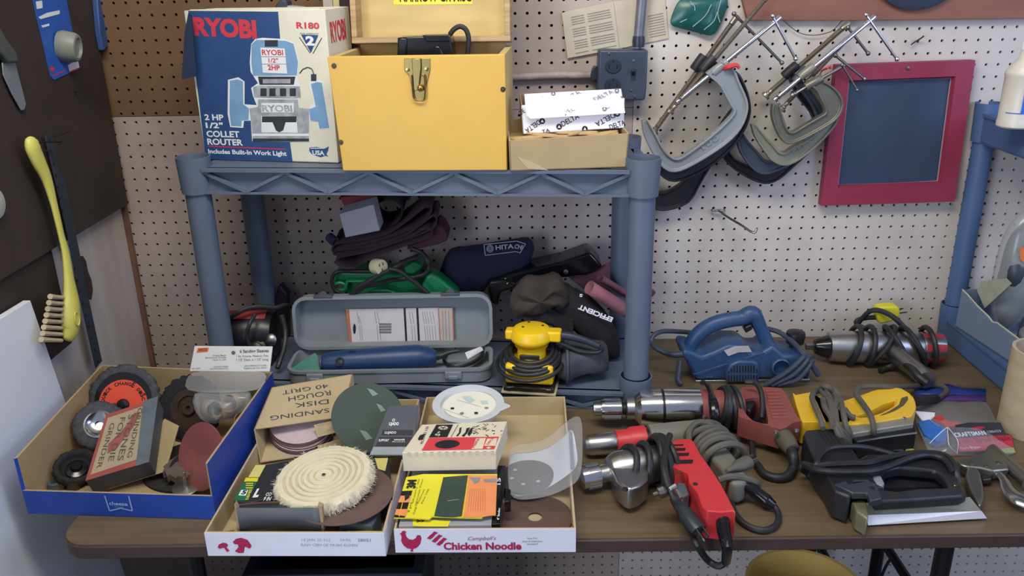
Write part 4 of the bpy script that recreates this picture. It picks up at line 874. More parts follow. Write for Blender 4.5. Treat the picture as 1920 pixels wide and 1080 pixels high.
# navy dust bag
m_navyc=mat('navy_cloth','#1b1f38',.9,var=.15,scale=50,bump=.15)
def hb(x,y,yy): return Yp(780+x/6.354,430+y/6.354,yy)
P=smooth_pts([hb(x,y,-.07) for x,y in ((400,240),(600,210),(810,180),(1050,140),(1240,112),(1350,102),(1400,170),(1405,260),(1370,350),(1330,420),(1200,500),(1000,560),(860,640),(760,800),(640,900),(400,860),(250,700),(300,450))],2,True)
t=thing('dust_bag','navy cloth dust bag with a white outlined name badge','dust bag',P[0]); mb=pillow(P,0,.075); obj('bag',mb,m_navyc,t,ang=180)
F=Face((.85,-.112,.985),(.05,-1,.06),780,430,6.354); mb=MB()
F.line(mb,[(810,182),(1200,140),(1305,175),(1240,280),(1190,265),(825,310),(810,182)],.0016,0,.0)
for r_ in (38,22): F.line(mb,[(882+r_*math.cos(a),230+r_*1.1*math.sin(a)) for a in [2*math.pi*i/16 for i in range(17)]],.0014,0,.0)
F.oval(mb,882,230,7,8,0,0); F.text(mb,'HITA',950,243,1165,226,52,0,.03,.0); F.text(mb,'CHI',1170,225,1268,240,50,0,.03,.0,shear=.15); obj('badge',mb,mat('white_thread','#9d9dab',.8),t,smooth=False)
# black moulded dust box
def cb_(x,y,yy): return Yp(930+x/4.91,460+y/4.91,yy)
t=thing('dust_case','glossy black moulded plastic case lying on the black cloth bag','case',cb_(500,280,-.1))
mb=MB(); mb.prism([cb_(x,y,-.12) for x,y in ((30,320),(100,270),(330,215),(620,150),(850,65),(880,80),(985,190),(930,240),(840,275),(640,300),(300,310),(60,380))],(0,.075,0)); obj('case_shell',mb,m_gblk,t,bev=.006,seg=3)
mb=MB(); mb.tube([cb_(x,y,-.126) for x,y in ((45,305),(300,245),(600,165),(830,95),(862,68))],.0022,6); obj('seam_rim',mb,m_blk,t)
mb=MB(); mb.lathe(cb_(643,243,-.122),(0,-1,.2),[(0,.005),(.003,.005),(.0035,.002),(.001,.001)],12); obj('rivet',mb,m_steel,t)
mb=MB(); mb.prism([cb_(x,y,-.125) for x,y in ((-70,330),(60,310),(200,350),(170,400),(40,440),(20,560),(-40,540),(-70,430))],(0,.05,0)); solo('black_bracket',mb,m_blk,'black plastic bracket with a brass screw below the navy dust bag','bracket',bev=.006)
mb=MB(); mb.ball(cb_(105,350,-.13),.0045); solo('brass_screw',mb,m_brass,'small brass screw on the black bracket below the navy bag','screw')
# black cloth bag
m_bcl=mat('black_cloth','#1f1e22',.95,var=.2,scale=40,bump=.2); m_fcl=mat('dusty_faded_cloth','#3b342f',.95,var=.3,scale=18,dirt='#6b5d50',dirtamt=.5,bump=.3)
t=thing('dust_bag','black cloth dust bag with white upside down lettering and a dusty creased end','dust bag',V((cb_(600,900,-.16).x,-.16,S0)))
P=smooth_pts([cb_(x,y,-.195) for x,y in ((600,330),(720,400),(860,470),(1000,600),(1090,740),(1130,860),(1140,1010),(1080,1060),(980,1020),(860,900),(720,780),(560,640),(480,560),(500,440))],2,True); mb=pillow(P,0,.07); obj('bag_body',mb,m_bcl,t,ang=180)
P=smooth_pts([cb_(x,y,-.215) for x,y in ((150,420),(220,330),(330,285),(470,275),(590,285),(640,360),(690,470),(640,520),(560,560),(420,600),(260,650),(150,620),(125,520))],2,True); mb=pillow(P,0,.07)
rb=random.Random(2)
for v in mb.v: v.y+=.007*math.sin(v.x*70+v.z*190)+.003*math.sin(v.z*420-v.x*200)+rb.uniform(-.001,.001); v.z+=.003*math.sin(v.x*120)
obj('creased_end',mb,m_fcl,t,ang=180)
mb=MB()
for k in range(4): mb.tube([cb_(x,y+k*38,-.225-.004*k) for x,y in ((230+k*40,600),(350+k*30,585),(470+k*20,600),(600,660),(700,700))],.008,8)
obj('hose_folds',mb,m_bcl,t)
F=Face((1.03,-.236,.90),(0,-1,.1),930,460,4.91); mb=MB(); F.text(mb,'EFFICIENT',1080,668,770,545,42,0,.04,.0); F.text(mb,'S',800,452,772,446,26,0,.03,.0); obj('lettering',mb,m_white,t,smooth=False)
# pink rolled belts at the right
m_pink=mat('pink_brown_abrasive','#8d5a66',.9,var=.08,scale=40,bump=.15)
def roll(label,p0,p1,ra,rb_,rot=0,gr=m_pink):
    a,b=V(p0),V(p1); ax=(b-a).normalized(); N=(Zv-ax*ax.z).normalized(); B=ax.cross(N); rings=[]
    c_,s_=math.cos(R(rot)),math.sin(R(rot))
    for i in range(5):
        c=a+(b-a)*i/4; rings.append([c+(N*c_+B*s_)*ra*math.cos(q)+(B*c_-N*s_)*rb_*math.sin(q) for q in [2*math.pi*k/28 for k in range(28)]])
    mb=MB(); mb.loft(rings,caps=False); return solo('sanding_belt',mb,gr,label,'sanding belt','rolled pink sanding belts by the shelf post',solid=.0016,soff=0,ang=180)
roll('pink sanding belt rolled into a tube nearest the front by the right shelf post',cb_(858,385,-.225),cb_(1260,640,-.20),.0135,.0175,0)
roll('narrow pink sanding belt tube in the middle by the right shelf post',cb_(960,300,-.175),cb_(1260,480,-.14),.007,.010,0)
P=[cb_(x,y,-.10) for x,y in ((660,285),(760,305),(880,300),(1000,270),(1090,210),(1130,160),(1110,145),(1040,155),(930,215),(820,270),(720,285))]
o=solo('sanding_belt',ribbon(P,(.085,.01,-.075)),m_pink,'large flattened pink sanding belt at the back reaching past the right shelf post','sanding belt','rolled pink sanding belts by the shelf post',solid=.0016,soff=0,ang=180)
mb=MB(); mb.prism([Zp(x,y,S0+.04) for x,y in ((1064,628),(1115,622),(1118,640),(1070,646))],(0,0,-.038)); solo('orange_box',mb,mat('orange_card_box','#b4683a',.6,var=.1),'small orange card box behind the yellow sander','box',bev=.001)
# yellow palm sander
m_ysd=mat('yellow_tool_plastic','#f0c61c',.35,var=.04,scale=20)
def ps(x,y): return (910+x/5.686,580+y/5.686)
p0=Zp(*ps(170,890),S0); p1=Zp(*ps(750,925),S0); u=(p1-p0).normalized(); n=V((-u.y,u.x,0)); c=(p0+p1)/2+n*.052
wd=(p1-p0).length
t=thing('palm_sander','yellow palm sander with its black cord wrapped around the body','sander',c)
mb=MB(); mb.cbox(c,wd*1.0,.105,.003,math.atan2(u.y,u.x)); obj('sandpaper_pad',mb,mat('cream_sandpaper','#c9bb92',.9),t)
mb=MB(); mb.cbox(c+Zv*.0035,wd*.93,.098,.010,math.atan2(u.y,u.x)); obj('pad_plate',mb,m_dsteel,t,bev=.002)
for s in (-1,1):
    mb=MB(); q0=c-n*.05+Zv*.014; mb.tube([q0+u*s*.03,q0+u*s*.043-n*.003,q0+u*s*.047+n*.02,q0+u*s*.047+n*.08],.0022,8); obj('paper_clamp',mb,m_steel,t)
mb=MB(); mb.cbox(c+Zv*.0165,wd*.88,.085,.042,math.atan2(u.y,u.x)); obj('skirt',mb,m_ysd,t,bev=.006,seg=3)
mb=MB(); mb.lathe(c+Zv*.050,Zv,[(0,.036),(.008,.030),(.030,.028),(.036,.034)],28); obj('waist',mb,m_ysd,t)
mb=MB(); zd=.088; mb.lathe(c+Zv*zd,Zv,[(0,.024),(.004,.034),(.010,.0405),(.013,.0415),(.0135,.0395),(.0145,.0395),(.015,.0415),(.026,.0405),(.034,.035),(.037,.026),(.038,.0)],36); obj('palm_dome',mb,m_ysd,t)
mb=MB(); g=MB(); q1=c+Zv*(zd+.010); g.box(q1+u*.026-n*.014,u*.034,n*.028,Zv*.022); obj('cord_boss',g,m_ysd,t,bev=.004,seg=3)
g=MB(); g.box(q1-u*.052-n*.012,u*.024,n*.024,Zv*.020); obj('front_boss',g,m_ysd,t,bev=.004,seg=3)
g=MB(); q2=c+Zv*.066-n*.0285; g.box(q2-u*.02,u*.04,-n*.004,Zv*.010); obj('switch',g,m_blk,t,bev=.002)
g=MB()
for dx,dy in ((-.016,-.006),(.022,.006),(-.008,.02)): g.lathe(c+u*dx+n*dy+Zv*(zd+.0362),Zv,[(0,.0028),(.0018,.0028)],10)
obj('screw_holes',g,m_void,t)
g=MB()
for k,(r_,zz,tx,ty,cx_,cy_) in enumerate(((.036,.074,.1,.06,0,0),(.042,.069,.14,.05,0,-.002),(.046,.064,.2,.10,.002,-.003),(.050,.058,.22,.16,-.002,-.004),(.056,.050,.30,.20,-.003,-.006))):
    pts=[]
    for i in range(18):
        a=2*math.pi*i/18; d=u*(r_*1.18*math.cos(a)+cx_)+n*(r_*math.sin(a)+cy_); pts.append(c+d+Zv*(zz+.012*math.sin(a)*(1+tx)+.012*ty*math.cos(a)))
    g.tube(pts,.0042,8,closed=True,n=3)
obj('wrapped_cord',g,m_rub,t)
g=MB(); e=q1+u*.060+Zv*.011; g.tube([e-u*.002,e+u*.02-Zv*.002,e+u*.05-Zv*.01,e+u*.075-Zv*.02],[.0085,.0085,.007,.0065],12); obj('strain_relief',g,mat('blue_black_rubber','#2a3140',.45),t)
g=MB(); f_=e+u*.075-Zv*.02; g.tube([f_,f_+u*.006-Zv*.008,f_-u*.01-Zv*.014,f_-u*.04-Zv*.012,f_-u*.07-Zv*.0,f_-u*.085+Zv*.004],.0045,8); obj('cord',g,m_rub,t)
# its dust canister
m_can=mat('dusty_black_plastic','#3d4248',.6,var=.12,dirt='#6d6f6c',dirtamt=.4)
def cr(x,z0,z1,y0,y1,r=.3):
    pts=[]; a,b=(y1-y0)/2,(z1-z0)/2; cy,cz=(y0+y1)/2,(z0+z1)/2
    for i in range(20):
        q=2*math.pi*i/20; ce,se=math.cos(q),math.sin(q); k=(abs(ce)**3.2+abs(se)**3.2)**(-1/3.2)
        pts.append(V((x,cy+a*ce*k,cz+b*se*k)))
    return pts
xa=c.x+.052; t=thing('dust_canister','dusty black dust canister beside the yellow sander','canister',V((xa+.05,c.y+.04,S0)))
y_=c.y; mb=MB(); mb.loft([cr(xa,S0+.012,S0+.060,y_-.02,y_+.05),cr(xa+.016,S0+.006,S0+.070,y_-.028,y_+.06)]); obj('neck',mb,m_can,t)
mb=MB(); mb.loft([cr(xa+.016,S0+.0,S0+.080,y_-.034,y_+.066),cr(xa+.022,S0+.0,S0+.081,y_-.035,y_+.066)]); obj('flange',mb,m_can,t,bev=.001)
mb=MB(); mb.loft([cr(xa+.022,S0+.002,S0+.078,y_-.032,y_+.064),cr(xa+.035,S0+.012,S0+.077,y_-.026,y_+.064),cr(xa+.06,S0+.016,S0+.076,y_-.018,y_+.064),cr(xa+.095,S0+.014,S0+.072,y_-.008,y_+.064),cr(xa+.104,S0+.020,S0+.062,y_-.002,y_+.06)]); obj('bin',mb,m_can,t,bev=.002)
mb=MB(); mb.lathe(Zp(1153,668,S0),Zv,[(0,.004),(.012,.005),(.014,.003),(.018,.003),(.019,0)],10); solo('brass_fitting',mb,m_brass,'small brass fitting standing by the right shelf post','fitting')
# ------------------------------------------------------------------ cartons on the front of the table
T1=T+.0006
def disc(mb,c,n,r,th,seg=40,m=0,hole=0,up=(0,0,1)):
    if hole: prof=[(0,hole),(0,r),(th,r),(th,hole),(0,hole)]; return mb.lathe(c,n,prof,seg,m,caps=False,up=up)
    return mb.lathe(c,n,[(0,r),(th,r)],seg,m,up=up)
def tray(b,FL,FR,BR,BL,h,th,mo,mi,hs=None,wavy=0):
    """open carton from four ground corners; hs = wall height profile (front, side front, side back, back)"""
    hf,h1,h2,hb=hs or (h,h,h,h); z=T1
    P=[V((p[0],p[1],z)) for p in (FL,FR,BR,BL)]; c=sum(P,V())/4
    def inn(p): d=(c-p); d.z=0; return p+V((math.copysign(th,d.x),math.copysign(th,d.y),0))
    I=[inn(p) for p in P]
    mb=MB(); mb.prism([p+Zv*0 for p in I],Zv*th,1); obj('base',mb,[mo,mi],b)
    for k,(ha,hb_) in enumerate(((hf,hf),(h1,h2),(hb,hb),(h2,h1))):
        j=(k+1)%4; mb=MB()
        a0,a1,b0,b1=P[k],P[j],I[k],I[j]; mb.add([a0,a1,a1+Zv*hb_,a0+Zv*ha,b0,b1,b1+Zv*hb_,b0+Zv*ha],[(0,1,2,3),(5,4,7,6),(3,2,6,7),(0,3,7,4),(1,5,6,2),(0,4,5,1)])
        mb.m=[0,1,1,1,0,0]
        obj(('front_wall','side_wall','back_wall','side_wall')[k],mb,[mo,mi],b,smooth=False,bev=.0006)
    return P
# ---- blue carton at the left
m_bluec=mat('royal_blue_card','#1f49a8',.5,var=.06,scale=20)
b=thing('blue_carton','blue cardboard display tray at the left table end with cut down front','box',V((.22,-.52,T1)))
P=tray(b,(.062,-.674),(.384,-.697),(.403,-.378),(.048,-.335),.11,.004,m_bluec,m_card,hs=(.045,.105,.11,.11))
fn=(P[1]-P[0]).cross(Zv).normalized(); F=Face(P[0],fn,20,640,2.454)
mb=MB(); F.line(mb,[(432,710),(455,780),(505,768),(560,780),(543,712)],.0022,0,.0006); F.text(mb,'cheese',455,752,540,756,16,0,.03,.0006); F.text(mb,'CLUB',480,764,520,766,6,0,.0,.0006); obj('badge',mb,mat('pale_blue_ink','#9fb6df',.7),b,smooth=False)
zf=T1+.005
m_wire=mat('grey_wire_bristle','#4f5257',.75,.3,var=.35,scale=150,bump=.5,bscale=300); m_wire2=mat('black_wire_bristle','#29282a',.8,.2,var=.4,scale=150,bump=.6,bscale=300)
def wheel(name,label,c,n,r,th,mw,seed,r0=.5,grp='wire wheels in the blue carton'):
    """wheel with a ragged bristle rim"""
    t=thing(name,label,'wire wheel',c,grp); n=V(n).normalized(); rb=random.Random(seed)
    N=(Zv-n*n.z).normalized(); B=n.cross(N); S=90; rings=[]
    for (tt,rr,j) in ((0,r*r0,0),(.0,r*.9,.03),(th*.3,r,.05),(th*.7,r,.05),(th,r*.9,.03),(th,r*r0,0)):
        rings.append([c+n*tt+(N*math.cos(q)+B*math.sin(q))*rr*(1+rb.uniform(-j,j)) for q in [2*math.pi*k/S for k in range(S)]])
    mb=MB(); mb.loft(rings,caps=False); obj('bristle_rim',mb,mw,t,ang=180); return t,N,B
def cdir(c,up=.5,side=0): d=(CAM-V(c)).normalized(); return (d+Zv*up+_r*side).normalized()
c=Yp(237,750,-.405); n=V((.05,-.92,.40)).normalized()
t,N,B=wheel('wire_wheel','wire wheel with a bright orange red label at the back of the blue carton',c,n,.068,.014,m_wire,3,.8)
mb=MB(); disc(mb,c+n*.006,n,.060,.0075); obj('face_plate',mb,m_gblk,t)
mb=MB(); disc(mb,c+n*.0145-N*.006+B*.006*0,n,.046,.0006); obj('paper_label',mb,mat('orange_red_label','#f0573f',.6,var=.04),t)
mb=MB(); mb.lathe(c+n*.014-N*.008,n,[(0,.012),(.006,.011),(.010,.007),(.011,0)],20); obj('hub_knob',mb,m_blk,t)
mb=MB(); cc=c+n*.0152-N*.006
for i,ch in enumerate('QUICK CHANGE DISC'):
    if ch==' ': continue
    an=R(78-156*i/16); rad=N*math.cos(an)-B*math.sin(an)*-1*-1; 
    rad=N*math.cos(an)+B*math.sin(an)*(1 if B.x<0 else -1); tg=rad.cross(n)
    tg=-tg if (tg.dot(V((1,0,0)))<0 and abs(an)<R(60)) else tg
    p=cc+rad*.036; mb.text(ch,p-tg*.0028,p+tg*.0028,n,0,.03,hs=1.1 if ch!='I' else .25)
obj('lettering',mb,m_black_ink,t,smooth=False)
c=Yp(360,765,-.43); n=V((-.12,-.9,.42)).normalized()
t,N,B=wheel('wire_wheel','large black wire wheel with a brown hub beside the bagged sleeves',c,n,.062,.012,m_wire2,5,.62)
mb=MB(); mb.lathe(c+n*.002,n,[(0,.042),(.009,.042),(.009,.024),(.006,.023),(.006,.014),(.013,.012),(.013,.005),(.008,.004)],32); obj('hub_plate',mb,mat('rusty_brown_steel','#4b3a30',.6,.4,var=.25),t)
c=Zp(188,800,T+.055); n=cdir(c,.35,-.1)
t,N,B=wheel('wire_wheel','grey wire wheel with a shiny steel centre in front of the orange labelled wheel',c,n,.046,.016,m_wire,8,.5)
mb=MB(); mb.lathe(c+n*.004,n,[(0,.026),(.014,.026),(.015,.023),(.010,.016),(.009,.008),(.004,.007)],28); obj('hub_ring',mb,m_chrome,t)
c=Zp(143,877,T+.03); n=V((.25,-.35,.9)).normalized()
t=thing('cup_brush','black cup shaped wire brush in the front left of the blue carton','wire brush',c)
mb=MB(); N=n.orthogonal().normalized(); B=n.cross(N); rb=random.Random(4); rings=[]
for tt,rr,j in ((-.014,.024,0),(-.012,.034,.03),(.0,.037,.05),(.008,.035,.05),(.010,.029,.03),(.002,.025,0),(-.006,.02,0)): rings.append([c+n*tt+(N*math.cos(q)+B*math.sin(q))*rr*(1+rb.uniform(-j,j)) for q in [2*math.pi*k/60 for k in range(60)]])
mb.loft(rings); obj('bristle_cup',mb,m_wire2,t,ang=180)
mb=MB(); mb.lathe(c-n*.006,n,[(0,.019),(.004,.018),(.006,.010),(.012,.008),(.012,0)],24); obj('steel_cup',mb,m_gblk,t)
# grinding stones box
D=Zp(160,902,T+.046); A=Zp(199,778,T+.105); C_=Zp(279,866,T+.060); n=(C_-D).cross(A-D).normalized(); 
if n.z<0: n=-n
F=Face(D,n,30,680,3.857); Bq=Pl(296,745,D,n); th=.040
t=thing('stones_box','worn red bordered box with hand lettering tilted in the blue carton','box',(D+C_)/2-n*th)
mb=MB(); mb.prism([D,C_,Bq,A],-n*th); obj('carton',mb,mat('dark_grey_worn_card','#4c4f55',.6,var=.15,dirt='#6b6f72'),t,bev=.0015)
mb=MB(); uu=(C_-D); vv=(A-D)
m_lab=mat('yellowed_label','#a8997a',.7,var=.08,scale=30,dirt='#8c7c5e'); m_rbd=mat('faded_red_border','#9c4a42',.7,var=.12)
def tp(s,q,l=.0006): 
    return D+(C_-D)*s*(1-q)+(Bq-A)*s*q+(A-D)*q+n*l
mb.poly([tp(0,0),tp(.80,0),tp(.72,1),tp(0,1)],1); mb.poly([tp(.06,.07,.0009),tp(.79,.09,.0009),tp(.72,.93,.0009),tp(.06,.93,.0009)],0)
mb.poly([tp(.25,.32,.0012),tp(.40,.36,.0012),(tp(.5,.5,.0012)),tp(.62,.62,.0012),tp(.70,.84,.0012),tp(.58,.86,.0012),tp(.5,.72,.0012),tp(.36,.58,.0012),tp(.22,.48,.0012)],3)
for s,q0,q1,tx in ((.64,.92,.16,'GRINDING'),(.48,.86,.16,'STONES'),(.32,.86,.20,'FOR DIE'),(.15,.82,.14,'GRINDER')): 
    mb.text(tx,tp(s,q0,.0014),tp(s-.02,q1,.0014),n,2,.0,hs=.52,lift=.0002)
obj('top_label',mb,[m_lab,m_rbd,mat('pencil_grey','#55503f',.8),mat('red_smear','#94504a',.7,var=.2)],t,smooth=False)
m_tape=mat('grey_clear_tape','#6d7780',.22,var=.15,alpha=.82)
mb=MB(); mb.prism([tp(.80,-.01,.001),tp(1.01,-.01,.001),tp(1.01,1.01,.001),tp(.72,1.01,.001)],n*.0008); obj('tape_strip',mb,m_tape,t)
mb=MB(); k=D-n*(th+.0005); mb.prism([k+(C_-D)*.2,k+(C_-D)*1.16,k+(C_-D)*1.2+(A-D)*.7,k+(C_-D)*.9+(A-D)*.9],-n*.0015); obj('loose_flap',mb,mat('tan_paper','#a8946c',.8),t)
# maroon disc, mandrel, flap wheel, debris
m_mar=mat('maroon_abrasive','#7c3f3d',.8,var=.12,scale=14,bump=.15,dirt='#8d6355'); m_tan=mat('tan_disc_back','#9d8570',.8)
c=V((.338,-.610,T+.066)); n=V((-.50,-.74,.42)).normalized(); t=thing('sanding_disc','maroon sanding disc standing against the right wall of the blue carton','sanding disc',c)
mb=MB(); mb.lathe(c,n,[(-.0012,.0),(-.0012,.0575),(0,.058),(.0008,.0575),(.0008,.025),(-.002,.012),(-.003,0)],44); obj('disc',mb,m_mar,t)
c=Zp(349,914,zf+.012); n=V((.06,-.10,1)).normalized(); t=thing('mandrel','steel mandrel disc with upright stem in the front of the blue carton','mandrel',c)
mb=MB(); mb.lathe(c,n,[(0,.022),(.0015,.023),(.0025,.021),(.004,.006),(.004,0)],28); obj('flange',mb,m_alu,t)
mb=MB(); mb.lathe(c+n*.003,n,[(0,.0042),(.020,.0035),(.020,.0028),(.030,.0028),(.031,0)],12); obj('stem',mb,m_alu,t)
c=Zp(352,868,zf+.03); t=thing('flap_wheel','brown grey flap wheel lying behind the steel mandrel','flap wheel',c); 
mb=MB(); disc(mb,c-Zv*.02,(.1,-.3,.95),.030,.02); obj('core',mb,m_blk,t)
for i in range(14):
    q=2*math.pi*i/14; d=V((math.cos(q),math.sin(q),0)); s=V((-d.y,d.x,0)); mb=MB(); mb.prism([c+d*.014+Zv*.004,c+d*.038+s*.004-Zv*.001,c+d*.036+s*.022-Zv*.004,c+d*.012+s*.01+Zv*.002],-Zv*.012); obj('flap',mb,mat('brown_grey_flap','#5f564e',.9,var=.2),t)
mb=MB(); c=Zp(355,900,zf); disc(mb,c+V((-.01,.045,0)),(0,0,1),.085,.004); solo('scuff_pad',mb,mat('dark_coarse_pad','#2f2e2c',.95,var=.4,scale=120,bump=.6),'dark coarse scuff pad on the floor of the blue carton under the mandrel','pad')
for (x,y,r,hx,l,mm) in ((103,917,.011,'a','small teal grey nut in the front left corner of the blue carton','#5c6f70'),(116,913,.010,'b','small brown lump beside the teal nut in the blue carton','#6b5240'),(140,914,.012,'c','small dark metal spacer below the cup brush','#4b4540')):
    mb=MB(); c=Zp(x,y,zf); mb.lathe(c,(.1,.0,1),[(0,r),(r*1.2,r),(r*1.3,r*.6),(r*.8,r*.5)],6 if hx=='a' else 14); solo('small_hardware',mb,mat('hardware_'+hx,mm,.5,.4),l,'hardware')
# bagged sleeves
yS=-.43; F=Face((0,yS,0),(0,-1,.28),230,640,3.373); F=Face(Yp(435,690,yS),(0,-1,.25),230,640,3.373)
t=thing('sleeve_bag','clear bag of sanding sleeves with a white header card standing in the blue carton','bag',F.P(600,500))
mb=MB(); mb.prism([F.P(x,y) for x,y in ((455,32),(948,35),(930,190),(425,187))],(0,.002,0)); obj('header_card',mb,mat('header_card_white','#dcdbd5',.6,var=.03),t)
mb=MB()
F.poly(mb,[(475,42),(545,40),(538,66),(466,72)],0,.0006); F.text(mb,'ARCO',480,62,534,58,16,1,.02,.0009,shear=.2)
F.text(mb,'6 Sanding Sleeves',742,72,925,68,20,2,.02,.0006); F.text(mb,'1 Ea. Coarse, Medium, Fine',722,100,922,96,12,2,.0,.0006); F.text(mb,'1 1/2" Diam. x 1 1/2" Long',720,124,922,120,15,2,.0,.0006)
F.text(mb,'Cloth Back',570,95,655,92,10,2,.0,.0006); F.text(mb,'Aluminum Oxide',522,108,655,105,10,2,.0,.0006); F.text(mb,'Made in USA',572,122,655,119,9,2,.0,.0006)
F.text(mb,'ALWAYS WEAR',575,165,668,162,8,2,.0,.0006); F.text(mb,'EYE PROTECTION',555,178,668,175,8,2,.0,.0006); F.text(mb,'ARCO PRODUCTS CORP.',770,160,912,156,9,2,.0,.0006); F.text(mb,'Englewood, N.J. 07631',768,174,912,170,9,2,.0,.0006); F.text(mb,'No. 2257',440,176,492,174,8,2,.0,.0006)
F.oval(mb,700,72,13,12,2,.0007)
obj('header_print',mb,[mat('orange_logo','#d9762f',.6),mat('dark_logo','#5a2f1c',.6),mat('grey_header_ink','#66666c',.8)],t,smooth=False)
rb=random.Random(21); g=[]
for r_,row in enumerate((((425,187),(590,188),(760,189),(930,190)),((405,245),(570,250),(740,250),(900,248)),((388,305),(560,318),(720,312),(878,305)))):
    g.append([F.P(x,y)+V((0,-.003*r_,0)) for x,y in row])
mb=MB(); mb.sheet(g); obj('bag_upper',mb,mat('dull_clear_film','#aaa89f',.2,var=.06,alpha=.4),t,ang=180,sub=1)
m_cf=mat('clear_film','#d5d8d8',.08,var=.05,alpha=.30,spec=1.0)
P_=[F.P(x,y) for x,y in ((432,310),(560,318),(700,312),(835,312),(825,400),(745,470),(650,520),(520,525),(440,445))]
mb=pillow(P_,0,.035,n=3); rb=random.Random(9)
for v in mb.v: v+=V((rb.uniform(-.003,.003),rb.uniform(-.005,.005),rb.uniform(-.003,.003)))
obj('bag_lower',mb,m_cf,t,ang=60,sub=1)
for x,y,n_ in ((760,505,(.3,-.8,.5)),(640,440,(-.5,-.7,.3)),(560,430,(.6,-.6,.2)),(700,390,(-.2,-.9,.3))):
    c=F.P(x,y)+V((0,.004,0)); mb=MB(); mb.lathe(c,n_,[(-.018,.016),(.018,.016)],20,caps=False); o=obj('sanding_sleeve',mb,mat('tan_sleeve','#8c7964',.85,var=.12),t,solid=.0015,soff=0)
# ---- mushroom soup tray
m_wht=mat('white_printed_board','#e6e4ef',.55,var=.03); m_mag=mat('crimson_print','#b01f4c',.6,var=.04)
b=thing('soup_tray','white soup tray with two red mushrooms printed on its front','box',V((.54,-.58,T1)))
P=tray(b,(.402,-.789),(.676,-.795),(.683,-.372),(.409,-.366),.043,.0035,m_wht,m_card2)
fn=(P[1]-P[0]).cross(Zv).normalized(); F=Face(P[0],fn,380,850,5.143); mb=MB()
F.poly(mb,[(145,905),(155,880),(195,862),(232,870),(244,888),(236,902),(222,900),(258,940),(236,952),(205,910),(165,920),(150,912)],0,.0006)
F.poly(mb,[(290,855),(320,825),(370,815),(430,835),(465,880),(468,905),(450,920),(425,905),(405,900),(395,960),(350,962),(310,945),(345,905),(340,880),(305,875)],0,.0006)
F.text(mb,'14 JAN 25 312',955,842,1232,846,24,1,.0,.0006); F.text(mb,'16:56',1330,842,1430,845,24,1,.0,.0006); F.text(mb,'28051',1495,848,1620,850,28,2,.0,.0006); F.text(mb,'RAW CRM OF MUSH ALDRN',950,892,1495,896,24,1,.0,.0006)
obj('front_print',mb,[m_mag,mat('faded_stamp_ink','#b4b2bf',.8),m_grey_ink],b,smooth=False)
zf=T1+.005
# flat packs on its floor
m_pk=mat('charcoal_card','#2b2d33',.5,var=.08); m_yp=mat('bright_yellow_print','#e3d92f',.55,var=.03); m_gp2=mat('deep_green_print','#1f6a45',.55,var=.05)
zq=T+.047
F=Face((0,0,zq),(0,0,1),380,850,5.143)
t=thing('sandpaper_pack','charcoal sandpaper pack with green and yellow edge under the cotton wheel','package',V((.53,-.62,zf)))
mb=MB(); pk=[(300,460),(450,220),(600,110),(830,70),(1800,20),(1830,430),(1740,470),(600,440),(470,470)]; mb.prism([F.P(x,y) for x,y in pk],-Zv*.030); obj('pack',mb,m_pk,t,bev=.0008)
mb=MB(); F.poly(mb,[(300,455),(390,275),(525,275),(430,455)],0,.0006); F.poly(mb,[(400,272),(415,235),(538,235),(528,272)],1,.0006); F.poly(mb,[(440,230),(510,112),(608,112),(545,230)],2,.0006)
F.poly(mb,[(345,405),(372,352),(440,352),(415,408)],3,.0009); F.text(mb,'5',368,400,412,400,38,4,.04,.0012); F.text(mb,'DEMES',440,450,478,350,24,1,.02,.0009); 
for y in (285,305,328): F.rect(mb,440-y*.08,y,510-y*.08,y+9,1,.0009)
F.text(mb,'L',480,425,540,420,72,3,.06,.0009,shear=.3); F.text(mb,'9 IN',580,460,650,460,36,3,.03,.0009); F.text(mb,'CO',605,415,660,412,30,3,.03,.0009); F.text(mb,'INA',1740,430,1812,436,36,3,.04,.0009)
F.poly(mb,[(1660,45),(1790,40),(1760,170),(1690,150)],2,.0006)
obj('pack_print',mb,[m_gp2,m_yp,mat('pale_yellow_strip','#d9cf7d',.6),m_whp,m_black_ink],t,smooth=False)
# grey and black retail pack leaning at the back right
n=V((.02,-.40,.92)).normalized(); o_=Zp(770,860,T+.050); F=Face(o_,n,440,690,5.685)
t=thing('sandpaper_pack','grey and black retail pack of abrasives leaning at the back of the mushroom tray','package',o_)
mb=MB(); mb.prism([F.P(x,y) for x,y in ((1640,400),(1950,395),(1915,935),(1430,935))],-n*.004); obj('pack',mb,mat('slate_grey_card','#50545b',.45,var=.08),t,bev=.0005)
mb=MB(); F.rect(mb,1330,730,1875,835,0,.0006) if 0 else F.poly(mb,[(1540,735),(1895,735),(1888,835),(1500,835)],0,.0006); F.poly(mb,[(1580,660),(1900,660),(1898,715),(1560,715)],0,.0006); F.poly(mb,[(1480,840),(1888,840),(1882,925),(1440,925)],1,.0006)
F.text(mb,'LIJADO',1645,612,1748,612,30,2,.04,.0009); F.text(mb,'O',1678,572,1708,572,28,2,.03,.0009); F.text(mb,'LLIJADO',1600,702,1722,702,24,2,.02,.0009); F.text(mb,'SUPPORT',1535,785,1645,785,24,2,.02,.0009); F.text(mb,'smooth',1700,775,1812,775,20,2,.02,.0009); F.text(mb,'finish',1680,795,1815,795,12,2,.0,.0009)
obj('pack_print',mb,[m_pk,mat('silver_band','#9ea6b0',.4),m_whp],t,smooth=False)
# brown abrasive sheet/disc below the wheel
m_bdisc=mat('brown_abrasive_disc','#665049',.9,var=.1,scale=50,bump=.15)
c=Zp(642,926,T+.0505); mb=MB(); disc(mb,c,(.02,-.03,1),.081,.0012,56); solo('sanding_disc',mb,m_bdisc,'large brown sanding disc under the cotton wheel in the mushroom tray','sanding disc')
